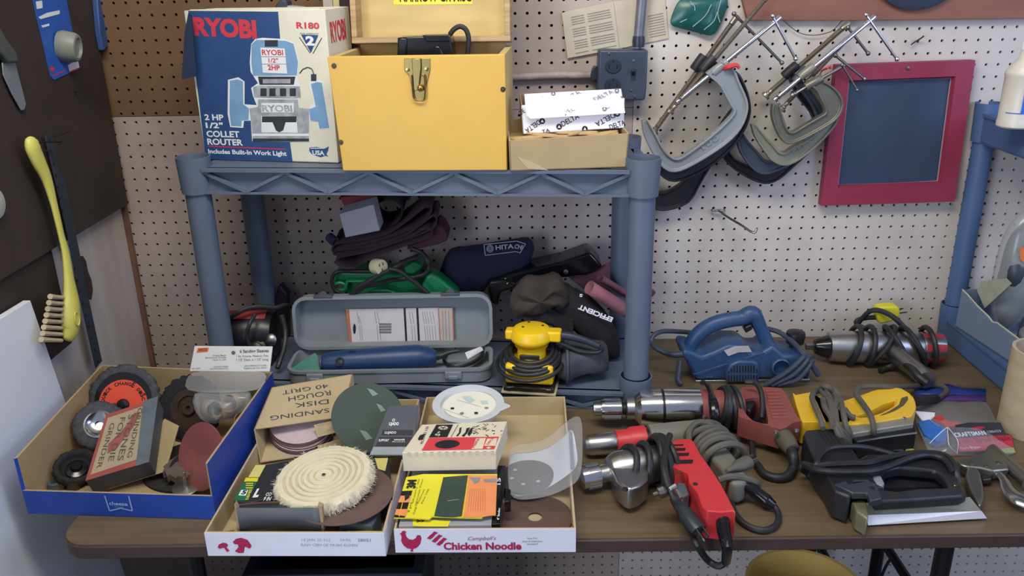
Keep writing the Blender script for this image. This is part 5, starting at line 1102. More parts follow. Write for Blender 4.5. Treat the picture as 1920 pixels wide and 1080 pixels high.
# cotton buffing wheel
c=Zp(609,899,T+.066); n=V((-.07,-.10,1)).normalized(); N=(V((0,1,0))-n*n.y).normalized(); B=N.cross(n)
t=thing('buffing_wheel','cream stitched cotton buffing wheel lying on top of the mushroom tray','buffing wheel',c-n*.012)
rb=random.Random(6); S=120; rings=[]; r=.080
for tt,rr,j in ((-.012,.3,0),(-.013,.86,.02),(-.010,.97,.03),(-.002,1.0,.035),(.006,.98,.035),(.010,.93,.02),(.0095,.9,.006),(.0105,.87,0),(.0105,.82,0),(.0065,.79,0),(.0065,.78,0),(.0105,.75,0),(.0105,.69,0),(.0065,.665,0),(.0065,.655,0),(.0105,.63,0),(.0105,.57,0),(.0065,.545,0),(.0065,.535,0),(.0105,.51,0),(.0105,.46,0),(.0068,.435,0),(.0068,.425,0),(.0105,.40,0),(.0105,.34,0),(.007,.32,0),(.007,.31,0),(.0105,.28,0),(.0105,.21,0),(.0072,.195,0),(.0105,.16,0),(.009,.06,0)):
    rings.append([c+n*tt+(N*math.cos(q)+B*math.sin(q))*r*rr*(1+rb.uniform(-j,j)) for q in [2*math.pi*k/S for k in range(S)]])
mb=MB(); mb.loft(rings); obj('cotton_layers',mb,mat('cream_cotton','#dcd3b6',.95,var=.06,scale=60,bump=.35,dirt='#b3a68a',dirtamt=.3),t,ang=50)
rb=random.Random(16); mb=MB()
for i in range(700):
    q=rb.uniform(0,2*math.pi); d=N*math.cos(q)+B*math.sin(q); p=c+n*rb.uniform(-.012,.009)+d*r*rb.uniform(.93,.99); e=p+d*rb.uniform(.004,.009)+n*rb.uniform(-.004,.003)+d.cross(n)*rb.uniform(-.006,.006); w_=n.cross(d)*.0005
    mb.add([p-w_,p+w_,e],[(0,1,2)])
setp(obj('cotton_fray',mb,mat('cream_fray','#e0d8c4',.95),t,smooth=False),kind='stuff')
mb=MB(); mb.lathe(c+n*.0095,n,[(0,.0032),(.001,.003),(.0012,.002),(-.001,.0018)],14); obj('arbor_eyelet',mb,m_steel,t)
# disc box
a_off=None
D=Zp(476,805,T+.072); C_=Zp(642,781,T+.072); Dp=Zp(488,868,T+.010); A=Zp(509.5,726,T+.098); 
n=(C_-D).cross(A-D).normalized(); n=n if n.z>0 else -n
Bq=Pl(661,701,D,n); off=Dp-D
t=thing('disc_box','tan cardboard box hand lettered upside down holding sanding discs','box',Dp)
F=Face(D,n,440,690,5.685); th=.002
mb=MB(); mb.prism([D,C_,Bq,A],-n*th); obj('top_panel',mb,m_card2,t)
mb=MB(); mb.prism([D,A,A+off*.75,D+off],(C_-D).normalized()*th); obj('side_panel',mb,m_card2,t)
mb=MB(); mb.prism([C_,Bq,Bq+off*.75,C_+off],-(C_-D).normalized()*th); obj('side_panel',mb,m_card2,t)
mb=MB(); mb.prism([D+off,C_+off,Bq+off*.75,A+off*.75],Zv*th); obj('bottom_panel',mb,m_card2,t)
mb=MB(); mb.prism([A,Bq,Bq+off*.75,A+off*.75],(D-A).normalized()*th); obj('back_panel',mb,m_card2,t)
ex=(C_-D).normalized(); fwd=(D-A).normalized()
mb=MB(); mb.prism([C_+off*.06,C_+off*.40,C_+off*.36-ex*.045+fwd*.012,C_+off*.06-ex*.05+fwd*.006],fwd*.0015); obj('flap',mb,m_card2,t)
mb=MB(); mb.prism([C_+off*.62,C_+off*.98,C_+off*.90-ex*.05+fwd*.018,C_+off*.62-ex*.048+fwd*.012],fwd*.0015); obj('flap',mb,m_card2,t)
mb=MB()
for tx,x0,y0,x1,y1,hh in (('40 GRIT',995,170,505,245,42),('ROUGH',1020,240,570,310,50),('DISK',1000,335,640,380,48),('SANDING',1005,430,380,515,46)):
    F.text(mb,tx,x0,y0,x1,y1,hh,0,.0,.0006)
obj('hand_lettering',mb,mat('ink_pen','#3d4150',.8),t,smooth=False)
cx_=D+(C_-D)*.43+off*.5+(A-D)*.42; nd=(n*.9+fwd*.12).normalized(); m_pale=mat('pale_pink_disc_back','#c3aeb0',.8,var=.06); 
for i in range(8):
    t2=thing('sanding_disc','stacked pale backed maroon sanding disc inside the tan box','sanding disc',cx_-nd*(.0042*(i-2.4)),'sanding discs stacked in the tan box')
    cc=cx_-nd*(.0042*(i-2.4))+ex*(.0025*math.sin(i*2.3))+fwd*(.002*math.cos(i*1.7)+.001*i)
    mb=MB(); disc(mb,cc,nd,.0575,.0012,44); obj('backing',mb,m_pale,t2); mb=MB(); disc(mb,cc-nd*.0011,nd,.0578,.0011,44); obj('grit',mb,m_mar,t2)
# green disc
c=Zp(690,782,T+.075); n=V((.30,-.62,.72)).normalized(); t=thing('sanding_disc','dark green sanding disc leaning on the right side of the tan disc box','sanding disc',c)
mb=MB(); disc(mb,c,n,.066,.0012,48); obj('disc',mb,mat('dark_green_disc','#3d4c41',.75,var=.08,scale=20),t)
F=Face(c+n*.0012,n,440,690,5.685); mb=MB()
for (x0,y0,x1,y1,w_) in ((1410,215,1470,300,60),(1510,380,1560,470,50),(1330,660,1400,770,70)): F.poly(mb,[(x0,y0),(x0+w_,y0+15),(x1+w_,y1-20),(x1,y1)],0,.0006)
obj('faded_print',mb,mat('grey_green_print','#7c8b85',.75),t,smooth=False)
# curved belt pack at the front left
c0=Zp(440,948,T+.050)
F=Face((0,-.776,0),(0,-1,.0),380,850,5.143)
t=thing('belt_pack','grey sandpaper roll pack with card ends in the front left of the mushroom tray','package',F.P(740,745))
def arc(xa,xb,y,dy,yy,n_=10): 
    return [F.P(xa+(xb-xa)*i/n_,y+dy*4*(i/n_)*(1-i/n_))+V((0,yy*4*(i/n_)*(1-i/n_),0)) for i in range(n_+1)]
top=arc(325,1115,525,45,.012); bot=arc(360,1150,760,0,.012); bot=[p+V((0,.0,0)) for p in bot]
mb=MB(); mb.sheet([top,bot]); obj('front_sheet',mb,mat('grey_abrasive_cloth','#5b5d62',.7,var=.15,scale=14,dirt='#71767a'),t,solid=.0015)
G=Face((0,-.735,0),(0,-1,.0),380,850,5.143); q=lambda x,y:G.P(x,y)
tb_=[G.P(330+780*i/10,490-30*4*(i/10)*(1-i/10)) for i in range(11)]; 
mb=MB(); mb.sheet([tb_,[p+V((0,.0,-.045)) for p in tb_]]); obj('back_sheet',mb,mat('brown_belt','#5e4237',.85,var=.1),t,solid=.0015)
mb=MB(); mb.sheet([[p+V((0,0,-.004)) for p in tb_],[p+V((0,0,-.008)) for p in top]]); obj('top_wrap',mb,mat('dark_blue_wrap','#353c48',.5,var=.12),t,solid=.001)
mb=MB(); mb.prism([F.P(1110,500),F.P(1150,520),F.P(1170,755),F.P(1130,755)],(0,.010,0)); obj('card_end',mb,m_card,t)
mb=MB(); mb.prism([F.P(305,490),F.P(330,530),F.P(358,755),F.P(335,755)],(0,.010,0)); obj('card_end',mb,m_card,t)
H=Face(G.P(700,560)+V((0,-.018,.004)),(0,-.55,.85),380,850,5.143); mb=MB(); H.poly(mb,[(610,520),(825,515),(800,585),(595,585)],0,.0)
for k in range(14): H.line(mb,[(625+k*13,522),(608+k*13,580)],.0006,1,.0004)
obj('bar_label',mb,[mat('grey_bar_label','#8e9296',.6),m_black_ink],t,smooth=False)
mb=MB(); c=Zp(690,960,zf); mb.cbox(V((.630,-.745,zf)),.055,.04,.032,-.2); solo('abrasive_block',mb,mat('grey_cloth_block','#4d555c',.9,var=.2,scale=60,bump=.3),'dark grey abrasive block at the right of the mushroom tray','block',bev=.002)
mb=MB(); mb.cbox(V((.638,-.777,zf)),.062,.022,.022,-.03); mb2=mb; t=thing('sandpaper_pack','small black pack with yellow strip in the front right corner of the mushroom tray','package',V((.638,-.777,zf))); obj('pack',mb,m_pk,t,bev=.0008)
mb=MB(); mb.poly([V((.61,-.787,zf+.0224)),V((.668,-.789,zf+.0224)),V((.668,-.770,zf+.0224)),V((.614,-.768,zf+.0224))]); obj('yellow_strip',mb,m_yp,t,smooth=False)
mb=MB(); mb.cbox(V((.425,-.765,zf)),.022,.02,.016,.2); t=thing('sandpaper_pack','small red and yellow packet in the front left corner of the mushroom tray','package',V((.425,-.765,zf))); obj('pack',mb,mat('red_packet','#a03a38',.6),t,bev=.0008)
# ---- chicken noodle tray
b=thing('soup_tray','white soup tray with a red rooster and soup name printed on its front','box',V((.827,-.58,T1)))
P=tray(b,(.689,-.787),(.964,-.791),(.970,-.370),(.696,-.364),.043,.0035,m_wht,m_card2)
fn=(P[1]-P[0]).cross(Zv).normalized(); F=Face(P[0],fn,730,860,5.189); mb=MB()
F.poly(mb,[(100,728),(118,722),(122,708),(140,702),(158,706),(162,720),(155,728),(165,760),(190,785),(225,790),(255,775),(270,745),(300,745),(312,775),(300,830),(270,865),(230,882),(228,900),(240,905),(205,905),(212,880),(170,870),(135,840),(115,800),(120,760),(112,740)],0,.0006)
for k in range(3):
    x=365+k*45; y=775+k*30
    F.poly(mb,[(x,y),(x+30,y-30),(x+55,y-50),(x+72,y-68-0*k),(x+110,y-52),(x+85,y-38),(x+62,y-10),(x+35,y+12)],0,.0006)
F.text(mb,"Campbell's",765,792,1040,788,34,1,.0,.0006,shear=.35); F.text(mb,'Chicken Noodle',530,882,1285,880,66,0,.035,.0006)
F.text(mb,'Scan For',1340,780,1440,778,14,2,.01,.0006); F.text(mb,'Easy & Delicious',1295,810,1488,808,14,2,.01,.0006); F.text(mb,'Recipes!',1342,836,1445,834,14,2,.01,.0006)
obj('front_print',mb,[m_mag,mat('grey_rose_print','#8c5a6c',.7),mat('grey_mauve_print','#97808f',.7)],b,smooth=False)
# brown disc with centre hole
c=Zp(1003,970,zf+.001); mb=MB(); disc(mb,c+V((-.0,.0,0)),(0,0,1),.0605,.0012,48,hole=.0115); solo('sanding_disc',mb,m_bdisc,'brown sanding disc with a centre hole in the front of the rooster tray','sanding disc')
# black box
t=thing('disc_pack','black and silver pack of discs standing under the yellow sandpaper pack','package',V((.80,-.70,zf)))
zt_=T+.050; F=Face((0,0,zt_),(0,0,1),730,860,5.189)
mb=MB(); zt_=T+.046; F=Face((0,0,zt_),(0,0,1),730,860,5.189); mb.prism([V((x,y,zt_)) for x,y in ((.696,-.7815),(.8365,-.7815),(.843,-.62),(.70,-.62))],-Zv*.040); obj('pack',mb,mat('silver_grey_pack','#9d9ea3',.4,var=.06),t,bev=.0008)
mb=MB(); mb.prism([V((x,y,zt_+.001)) for x,y in ((.837,-.7815),(.850,-.7815),(.8565,-.62),(.8435,-.62))],-Zv*.041); obj('side_band',mb,m_gblk,t,bev=.0008)
mb=MB(); F.text(mb,'15',1080,262,1082,196,36,0,.03,.0016); F.text(mb,'6" Sanding',1068,602,1080,488,22,0,.02,.0016); F.poly(mb,[(225,590),(345,590),(365,660),(230,655)],1,.0006); F.poly(mb,[(345,595),(600,600),(570,660),(365,660)],1,.0006); F.text(mb,'55',262,622,338,618,30,2,.04,.0009)
obj('pack_print',mb,[m_whp,m_yp,m_black_ink],t,smooth=False)
# yellow sandpaper pack
n=V((0,-.05,1)).normalized(); o_=Zp(740,972,T+.054); F=Face(o_,n,730,860,5.189)
t=thing('sandpaper_pack','yellow and orange sandpaper pack on top of the rooster tray','package',o_)
mb=MB(); mb.prism([F.P(x,y) for x,y in ((45,575),(165,180),(330,150),(1050,150),(1035,545),(930,540),(900,575),(705,572),(420,560),(390,585),(200,575)) ],-n*.0022); obj('sleeve',mb,m_yp,t)
mb=MB(); F.poly(mb,[(435,560),(525,180),(765,160),(705,560),(620,572),(520,570)],0,.0006); F.poly(mb,[(705,570),(768,160),(1048,160),(1035,545),(900,570)],1,.0006); F.poly(mb,[(705,570),(762,190),(775,190),(725,570)],5,.0009)
F.poly(mb,[(45,570),(120,315),(225,310),(150,572)],2,.0006); F.poly(mb,[(52,545),(68,490),(180,490),(160,560)],1,.0009); F.poly(mb,[(85,425),(110,360),(210,360),(195,425)],1,.0009); F.line(mb,[(95,565),(140,380)],.0012,5,.0012); F.poly(mb,[(150,410),(150,365),(195,330),(195,380)],3,.0012)
F.text(mb,'3M',248,292,262,208,78,3,.05,.0009); 
for i,(x,tx) in enumerate(((285,'Sheets de'),(325,'Varnish Paint'),(345,'Garnet'),(390,'Fine 150'))): F.text(mb,tx,x-55-i*4,440,x+10-i*4,200 if i<2 else 300,14,4,.0,.0009)
F.text(mb,'9 pcs',200,525,222,430,24,4,.0,.0009); F.text(mb,'Orange Disc',245,545,280,420,20,4,.0,.0009)
for k in range(8): F.line(mb,[(790+k*20-k*0,290),(765+k*24,510)],.0006,6,.0009)
F.poly(mb,[(780,180),(890,185),(870,225),(830,245)],7,.0009); F.poly(mb,[(910,200),(1045,190),(1040,230),(930,228)],7,.0009); F.line(mb,[(570,410),(675,395)],.0009,8,.0009)
obj('pack_print',mb,[mat('dark_green_abrasive','#33463a',.9,var=.1,scale=60),mat('salmon_orange_print','#e8925c',.6,var=.05),m_blk,m_black_ink,mat('olive_ink','#6f6a22',.8),mat('amber_line','#e9b437',.6),mat('brick_line','#c26a42',.7),mat('grey_photo_print','#8f9092',.5,var=.2),m_card2],t,smooth=False)
# cream and red disc carton
zt_=T+.094; F=Face((0,0,zt_),(0,0,1),730,710,6.352)
fl,fr,br,bl=F.P(150,880),F.P(1270,860),F.P(1405,505),F.P(385,545)
h=.036; t=thing('disc_carton','cream and red carton with a round window standing on the yellow pack','box',V(((fl.x+fr.x)/2,(fl.y+br.y)/2,zt_-h)))
m_crm=mat('cream_carton','#dfd5bd',.6,var=.05,scale=16,dirt='#cdbb98',dirtamt=.35)
mb=MB(); mb.prism([fl,fr,br,bl],-Zv*h); obj('carton',mb,m_crm,t,bev=.0012)
mb=MB(); F.poly(mb,[(385,855),(470,705),(1305,690),(1250,838)],0,.0006); F.oval(mb,690,780,148,50,1,.0009,28,rot=4); F.poly(mb,[(470,700),(560,548),(760,545),(690,695)],1,.0006); F.poly(mb,[(340,715),(365,672),(425,655),(400,720),(350,735)],1,.0006)
F.poly(mb,[(980,838),(1035,710),(1150,706),(1110,836)],2,.0009); F.poly(mb,[(1165,715),(1285,708),(1265,800),(1130,800)],2,.0009)
F.oval(mb,640,585,58,22,2,.0009)
for k in range(5): F.line(mb,[(640,585),(640+50*math.cos(k*1.257+.3),585+19*math.sin(k*1.257+.3))],.0016,1,.0012)
F.text(mb,'5"',585,692,640,645,40,2,.02,.0009)
F.text(mb,'ROUND 120',398,778,470,575,30,1,.0,.0009)
F.text(mb,'FIBRE',1010,830,1075,722,24,0,.03,.0012); F.text(mb,'DISCS',1180,795,1245,718,24,0,.02,.0012); F.poly(mb,[(1150,822),(1185,808),(1215,822),(1180,836)],2,.0009)
for k in range(12): F.rect(mb,215+k*90,862-k*1.6+18,255+k*90,868-k*1.6+18,3,.0006)
# inked sketch of discs
for pts in ([(795,680),(830,640),(835,590),(860,575),(850,640),(815,685)],[(860,680),(905,640),(920,590),(960,580),(940,630),(890,690)],[(930,660),(960,600),(995,575),(985,640),(950,685)]): F.poly(mb,pts,1,.0009)
F.line(mb,[(735,695),(820,545)],.0008,1,.0009)
rb=random.Random(12)
for k in range(26):
    x,y=rb.uniform(980,1330),rb.uniform(530,670); F.line(mb,[(x,y),(x+rb.uniform(10,60),y+rb.uniform(-25,25))],.0009 if k%2 else .0016,1 if k%3 else 3,.0009)
obj('carton_print',mb,[mat('warm_red_print','#d9434c',.6,var=.04),m_black_ink,m_crm,mat('grey_sketch_ink','#6d6b66',.8)],t,smooth=False)
# round white tub
c=Zp(878,757,T+.080); t=thing('plastic_lid_tub','round translucent white plastic tub of hook discs at the back of the rooster tray','tub',c-Zv*.03)
m_tub=mat('translucent_white_plastic','#cfd4d8',.35,var=.03); n=V((.0,-.06,1)).normalized()
mb=MB(); mb.lathe(c-n*.026,n,[(0,.048),(.002,.050),(.022,.053),(.025,.066),(.027,.067),(.028,.066),(.0265,.052),(.020,.050),(.018,.0)],56); obj('tub_body',mb,m_tub,t,ang=50)
mb=MB(); e=c+V((.060,-.012,0)); mb.prism([e+V((-.004,.022,0)),e+V((.018,.002,0)),e+V((.018,-.003,0)),e+V((-.004,-.022,0))],Zv*.0015); obj('pull_tab',mb,m_tub,t,bev=.0008)
for i in range(3):
    t2=thing('hook_disc','white perforated hook disc lying in the round plastic tub','sanding disc',c-n*(.0075-.0022*i),'hook discs in the plastic tub'); cc=c-n*(.0075-.0022*i)+V((.0015*i,-.001*i,0)); mb=MB(); disc(mb,cc,n,.0485,.002,48); obj('disc',mb,mat('off_white_disc','#ece9da',.8,var=.03),t2)
    if i==2:
        for k in range(8):
            q=2*math.pi*(k+.5)/8; hc=cc+V((math.cos(q),math.sin(q),0))*.034; mb=MB(); mb.poly([hc+n*.0024+V((.0036*math.cos(a),.0036*math.sin(a),0)) for a in [2*math.pi*j/14 for j in range(14)]]); obj('hole',mb,mat('hole_shade','#8c8a80',.9) if k%2 else m_void,t2,smooth=False)
        F=Face(cc+n*.0022,n,730,710,6.352); mb=MB(); F.line(mb,[(800,250),(1080,330)],.0008,0,.0004); F.line(mb,[(650,360),(950,470)],.0008,0,.0004); F.poly(mb,[(860,210),(960,205),(1020,260),(960,290),(900,250)],1,.0003); F.poly(mb,[(1080,260),(1160,265),(1180,300),(1100,300)],1,.0003); obj('faint_print',mb,[mat('faint_grey_line','#b5b5ac',.8),mat('faint_teal_print','#c3d6d2',.8)],t2,smooth=False)
# film bag with the black disc
Fz=lambda x,y,z: Zp(930+x/4.695,730+y/4.695,z)
t=thing('disc_bag','clear plastic bag with white insert holding a black disc in the rooster tray','bag',Fz(300,800,T+.02))
c=Fz(270,770,T+.030); n=V((-.08,-.05,1)).normalized(); mb=MB(); disc(mb,c,n,.046,.0015,44); obj('black_disc',mb,mat('charcoal_disc','#3f4347',.6,var=.08),t)
mb=MB()
for q in range(6):
    a=2*math.pi*q/6+.3; p=c+n*.0017+V((math.cos(a)*.026,math.sin(a)*.026,.001)); mb.poly([p+V((.0036*math.cos(j*.6),.0036*math.sin(j*.6),0)) for j in range(10)])
obj('disc_holes',mb,mat('disc_hole_pale','#b9bcbc',.6),t,smooth=False)
g=[[Fz(*p) for p in r_] for r_ in (((105,555,T+.022),(230,550,T+.022),(360,545,T+.022),(490,490,T+.032),(590,420,T+.07),(680,300,T+.095)),((110,740,T+.022),(240,745,T+.022),(380,740,T+.022),(500,690,T+.028),(600,600,T+.065),(705,480,T+.09)),((130,950,T+.022),(230,955,T+.022),(370,910,T+.022),(510,850,T+.03),(620,770,T+.058),(742,680,T+.08)))]
mb=MB(); mb.sheet(g); obj('paper_insert',mb,mat('bluish_white_insert','#dfe3ee',.5,var=.02),t,sub=2,ang=180,solid=.0006,soff=0)
mb=MB(); mb.prism([Fz(640,360,T+.0905),Fz(662,370,T+.0905),Fz(688,690,T+.078),Fz(655,700,T+.076)],Zv*.0008); obj('hang_slot',mb,mat('slot_grey','#8c9098',.6),t)
g=[[Fz(*p) for p in r_] for r_ in (((100,480,T+.036),(270,470,T+.036),(450,440,T+.05),(600,280,T+.085),(765,175,T+.108)),((95,700,T+.036),(270,690,T+.040),(470,640,T+.05),(640,520,T+.08),(770,420,T+.10)),((100,990,T+.032),(270,990,T+.034),(480,960,T+.042),(640,880,T+.06),(768,815,T+.08)))]
m_bagf=mat('frosted_bag_film','#dde1e4',.15,var=.04,alpha=.16,spec=.8)
mb=MB(); mb.sheet(g); obj('film_top',mb,m_bagf,t,sub=2,ang=180,solid=.0004)
mb=MB(); mb.prism([Fz(88,870,T+.055),Fz(130,880,T+.055),Fz(128,985,T+.048),Fz(75,990,T+.048)],-Zv*.02); obj('black_clip',mb,m_gblk,t,bev=.001)
# ------------------------------------------------------------------ power tools on the right of the table
def cv(cx,cy,k):                       # photo region -> point at height h above the table
    return lambda x,y,h: Zp(cx+x/k,cy+y/k,T+h)
def wrap(mb,c,ax,Rr,r,tilt=0,ph=0,n=16,sq=1):
    ax=V(ax).normalized(); N=(Zv-ax*ax.z).normalized(); B=ax.cross(N); pts=[]
    for i in range(n):
        q=2*math.pi*i/n; p=V(c)+N*math.cos(q)*Rr*sq+B*math.sin(q)*Rr+ax*tilt*math.cos(q+ph); p.z=max(p.z,T+r+.0005); pts.append(p)
    return mb.tube(pts,r,8,closed=True,n=3)
def sil(c,pts,ht,hb):
    # top outline of a lying part: far edges seen at its top, near edges at its foot
    n=len(pts); ar=sum(pts[i][0]*pts[(i+1)%n][1]-pts[(i+1)%n][0]*pts[i][1] for i in range(n)); out=[]
    for i,(x,y) in enumerate(pts):
        a,b=pts[i-1],pts[(i+1)%n]; dx,dy=b[0]-a[0],b[1]-a[1]; l=math.hypot(dx,dy) or 1
        ny=(-dx/l)*(1 if ar>0 else -1)
        q=min(1,max(0,.5+.8*ny)); h=ht*(1-q)+hb*q; v=c(x,y,h); out.append(V((v.x,v.y,T+ht)))
    return out
def slab(P,th): return MB().prism(P,-Zv*th)
def plug(root,c,d,m,up=Zv,L=.034,mp=None):
    d=V(d).normalized(); s=d.cross(V(up)).normalized(); u=s.cross(d); mb=MB()
    rings=[[V(c)+d*t+s*(w*math.cos(q))+u*(h*math.sin(q)) for q in [2*math.pi*k/14 for k in range(14)]] for t,w,h in ((-.030,.004,.004),(-.012,.0065,.006),(0,.012,.009),(L*.6,.0135,.0105),(L*.7,.012,.010))]
    mb.loft(rings); o=obj('plug',mb,m,root)
    for k,(ds,du,rd) in enumerate(((.006,.003,0),(-.006,.003,0),(0,-.005,1))):
        mb=MB(); p=V(c)+d*(L*.7-.001)+s*ds+u*du
        if rd: mb.lathe(p,d,[(0,.0022),(.018,.0022),(.019,.001)],10)
        else: mb.box(p-s*.0008-u*.003,s*.0016,u*.006,d*.017)
        obj('prong',mb,mp or m_steel,o)
    return o
# ---- chrome drill with maroon handle
a=cv(1080,680,2.768); p0=a(88,240,.040); p1=a(850,232,.040); ax=(p1-p0); L=ax.length; ax.normalize()
def tx(x): return L*(x-88)/(850-88)
t=thing('power_drill','large polished chrome drill with a maroon D handle lying on the table','drill',V(((p0.x+p1.x)/2,(p0.y+p1.y)/2,T)))
mb=MB(); mb.lathe(p0,ax,[(0,.006),(.001,.0125),(tx(100),.0135),(tx(132),.0135)],24); obj('chuck_nose',mb,m_alu,t)
mb=MB(); mb.lathe(p0,ax,[(tx(128),.015),(tx(132),.0195),(tx(232),.0195),(tx(236),.018)],40)
for i in range(20):
    q=2*math.pi*i/20; N=Zv; B=ax.cross(N); d=N*math.cos(q)+B*math.sin(q); s=ax.cross(d); mb.box(p0+ax*tx(146)+d*.019-s*.0012,ax*(tx(228)-tx(146)),s*.0024,d*.0014)
obj('chuck_sleeve',mb,m_chrome,t)
mb=MB(); mb.lathe(p0,ax,[(tx(232),.012),(tx(262),.012)],20); obj('spindle',mb,m_blkm,t)
mb=MB(); mb.lathe(p0,ax,[(tx(258),.019),(tx(262),.0215),(tx(300),.0215),(tx(312),.026),(tx(330),.031)],32); obj('collar',mb,m_alu,t)
mb=MB(); mb.lathe(p0,ax,[(tx(312),.026),(tx(330),.0335),(tx(380),.0365),(tx(438),.0375),(tx(438),.030)],40); obj('gear_housing',mb,m_chrome,t)
mb=MB(); mb.lathe(p0,ax,[(tx(434),.0335),(tx(456),.0335)],40); obj('seam_band',mb,m_blk,t)
mb=MB(); mb.lathe(p0,ax,[(tx(452),.030),(tx(452),.0375),(tx(470),.0378),(tx(640),.0365),(tx(640),.030)],40); 
B=ax.cross(Zv); mb.lathe(p0+ax*tx(556)-Zv*.012+(-B if B.y>0 else B)*.026,ax,[(0,.004),(.008,.012),(tx(640)-tx(556)-.002,.013)],20); obj('motor_shell',mb,m_chrome,t)
m_maro=mat('maroon_tool_plastic','#8c4640',.5,var=.08,scale=20,dirt='#7a5a50',dirtamt=.35)
mb=MB(); mb.lathe(p0,ax,[(tx(636),.030),(tx(636),.0345),(tx(700),.034),(tx(855),.033),(tx(862),.030),(tx(862),0)],36); obj('motor_cover',mb,m_maro,t)
hh=.058
Pn=sil(a,((840,150),(845,128),(930,126),(1058,128),(1078,150),(1135,270),(1168,350),(1160,385),(1120,400),(1060,440),(960,408),(865,378),(838,330)),hh,.022)
Pin=[a(x,y,hh) for x,y in ((858,205),(870,190),(930,180),(968,186),(985,230),(998,300),(1012,318),(965,316),(915,300),(885,270),(868,240))]
# D handle: a thick band between the outer and the inner outline
def band(Po,Pi,th,n_=36):
    def res(P):
        Q=P+[P[0]]; d=[0]; 
        for i in range(len(P)): d.append(d[-1]+(Q[i+1]-Q[i]).length)
        out=[]; c=sum(Pi,V())/len(Pi)
        angs=[2*math.pi*k/n_ for k in range(n_)]
        for an in angs:
            dx,dy=math.cos(an),math.sin(an); best=None
            for i in range(len(P)):
                A_,B_=Q[i]-c,Q[i+1]-c; den=dx*(B_.y-A_.y)-dy*(B_.x-A_.x)
                if abs(den)<1e-9: continue
                s=(A_.x*dy-A_.y*dx)/den*1.0
                s=-(dx*A_.y-dy*A_.x)/den
                if 0<=s<=1:
                    p=A_+(B_-A_)*s; tt=p.x*dx+p.y*dy
                    if tt>0 and (best is None or tt>best[0]): best=(tt,p+c)
            out.append(best[1] if best else c)
        return out
    O_,I_=res(Po),res(Pi); mb=MB(); z=-Zv*th
    rings=[[o,i,i+z,o+z] for o,i in zip(O_,I_)]
    vs=[p for r_ in rings for p in r_]; n=len(rings)
    mb.add(vs,[(4*k+j,4*k+(j+1)%4,4*((k+1)%n)+(j+1)%4,4*((k+1)%n)+j) for k in range(n) for j in range(4)]); return mb
obj('handle',band(Pn,Pin,.040),m_maro,t,bev=.006,seg=3,ang=50)
mb=MB()
for k in range(9): 
    y=150+k*17; mb.tube([a(985+k*4,y,hh+.0005),a(1050+k*6,y-2,hh+.0005)],.0022,6)
obj('grip_ribs',mb,m_maro,t)
mb=slab([a(x,y,.052) for x,y in ((862,188),(925,182),(935,210),(905,250),(880,240))],.03); obj('trigger',mb,m_blk,t,bev=.003)
for x,y in ((668,280),(1040,358),(1146,350),(655,148)):
    mb=MB(); mb.lathe(a(x,y,hh if x>800 else (.072 if y<200 else .055)),Zv,[(-.002,.0045),(.001,.004),(.0012,0)],12); obj('screw',mb,m_alu,t)
mb=MB(); e0=a(1085,400,.038); e1=a(1118,445,.034); mb.lathe(e0,e1-e0,[(-.008,.017),(.010,.0165),((e1-e0).length+.004,.013),((e1-e0).length+.006,.008)],20); obj('cord_boot',mb,mat('dusty_olive_rubber','#55503f',.8,var=.2),t)
mb=MB(); mb.tube([e1-(e1-e0)*.2,a(1128,490,.03),a(1128,545,.014),a(1095,590,.008),a(1035,598,.007),a(975,575,.007),a(940,530,.007)],[.0095,.0095,.0085,.0085,.008,.0075,.007],12); obj('strain_relief',mb,m_rub,t)
mb=MB(); mb.tube([a(940,530,.007),a(918,480,.007),a(915,440,.009),a(910,400,.014),a(880,360,.02),a(860,300,.04)],.0052,8); obj('cord',mb,m_rub,t)
for k,(x,ti) in enumerate(((740,.012),(775,.004),(800,-.004),(826,-.006),(786,.010))):
    mb=MB(); wrap(mb,p0+ax*tx(x)-Zv*.002,ax,.0385+.002*(k%2),.0052,ti,.4*k); obj('cord_wrap',mb,m_rub,t)
mb=MB(); mb.tube([a(655,105,.07),a(680,112,.085),a(700,160,.085),a(712,215,.08),a(722,290,.06),a(716,330,.03)],[.005,.005,.005,.0095,.009,.005],10,n=4); obj('taped_splice',mb,m_gblk,t)
mb=MB(); mb.tube([a(880,100,.08),a(930,105,.082),a(960,150,.075),a(968,220,.06),a(965,290,.045)],.0052,8); obj('cord_loop',mb,m_rub,t)
# ---- grey drill with red collar behind the red one
b=cv(1080,680,2.768); p0=b(40,432,.022); p1=b(640,372,.030); ax=(p1-p0); L=ax.length; ax.normalize()
tx=lambda x: L*(x-40)/600
m_gtool=mat('grey_olive_tool_body','#77766b',.55,var=.1,scale=16,dirt='#5f5d52',dirtamt=.4); m_redp=mat('red_tool_plastic','#cb3439',.42,var=.06,scale=20,dirt='#a33a38',dirtamt=.3)
t=thing('power_drill','grey drill with red collar and dusty grey coiled cord behind the red drill','drill',V(((p0.x+p1.x)/2,(p0.y+p1.y)/2,T)))
mb=MB(); mb.lathe(p0,ax,[(0,.008),(.003,.0155),(tx(60),.0172),(tx(70),.0190),(tx(190),.0205),(tx(206),.019)],36); obj('keyless_nose',mb,m_alu,t)
mb=MB(); mb.lathe(p0,ax,[(tx(204),.018),(tx(208),.0225),(tx(270),.0225),(tx(285),.026),(tx(358),.0265),(tx(360),.02)],36); obj('red_collar',mb,m_redp,t)
mb=MB(); mb.lathe(p0,ax,[(tx(358),.022),(tx(378),.022)],30); obj('seam_band',mb,m_blk,t)
mb=MB(); mb.lathe(p0,ax,[(tx(376),.022),(tx(380),.0265),(tx(560),.027),(tx(640),.026),(tx(660),.02),(tx(660),0)],32); obj('motor_body',mb,m_gtool,t)
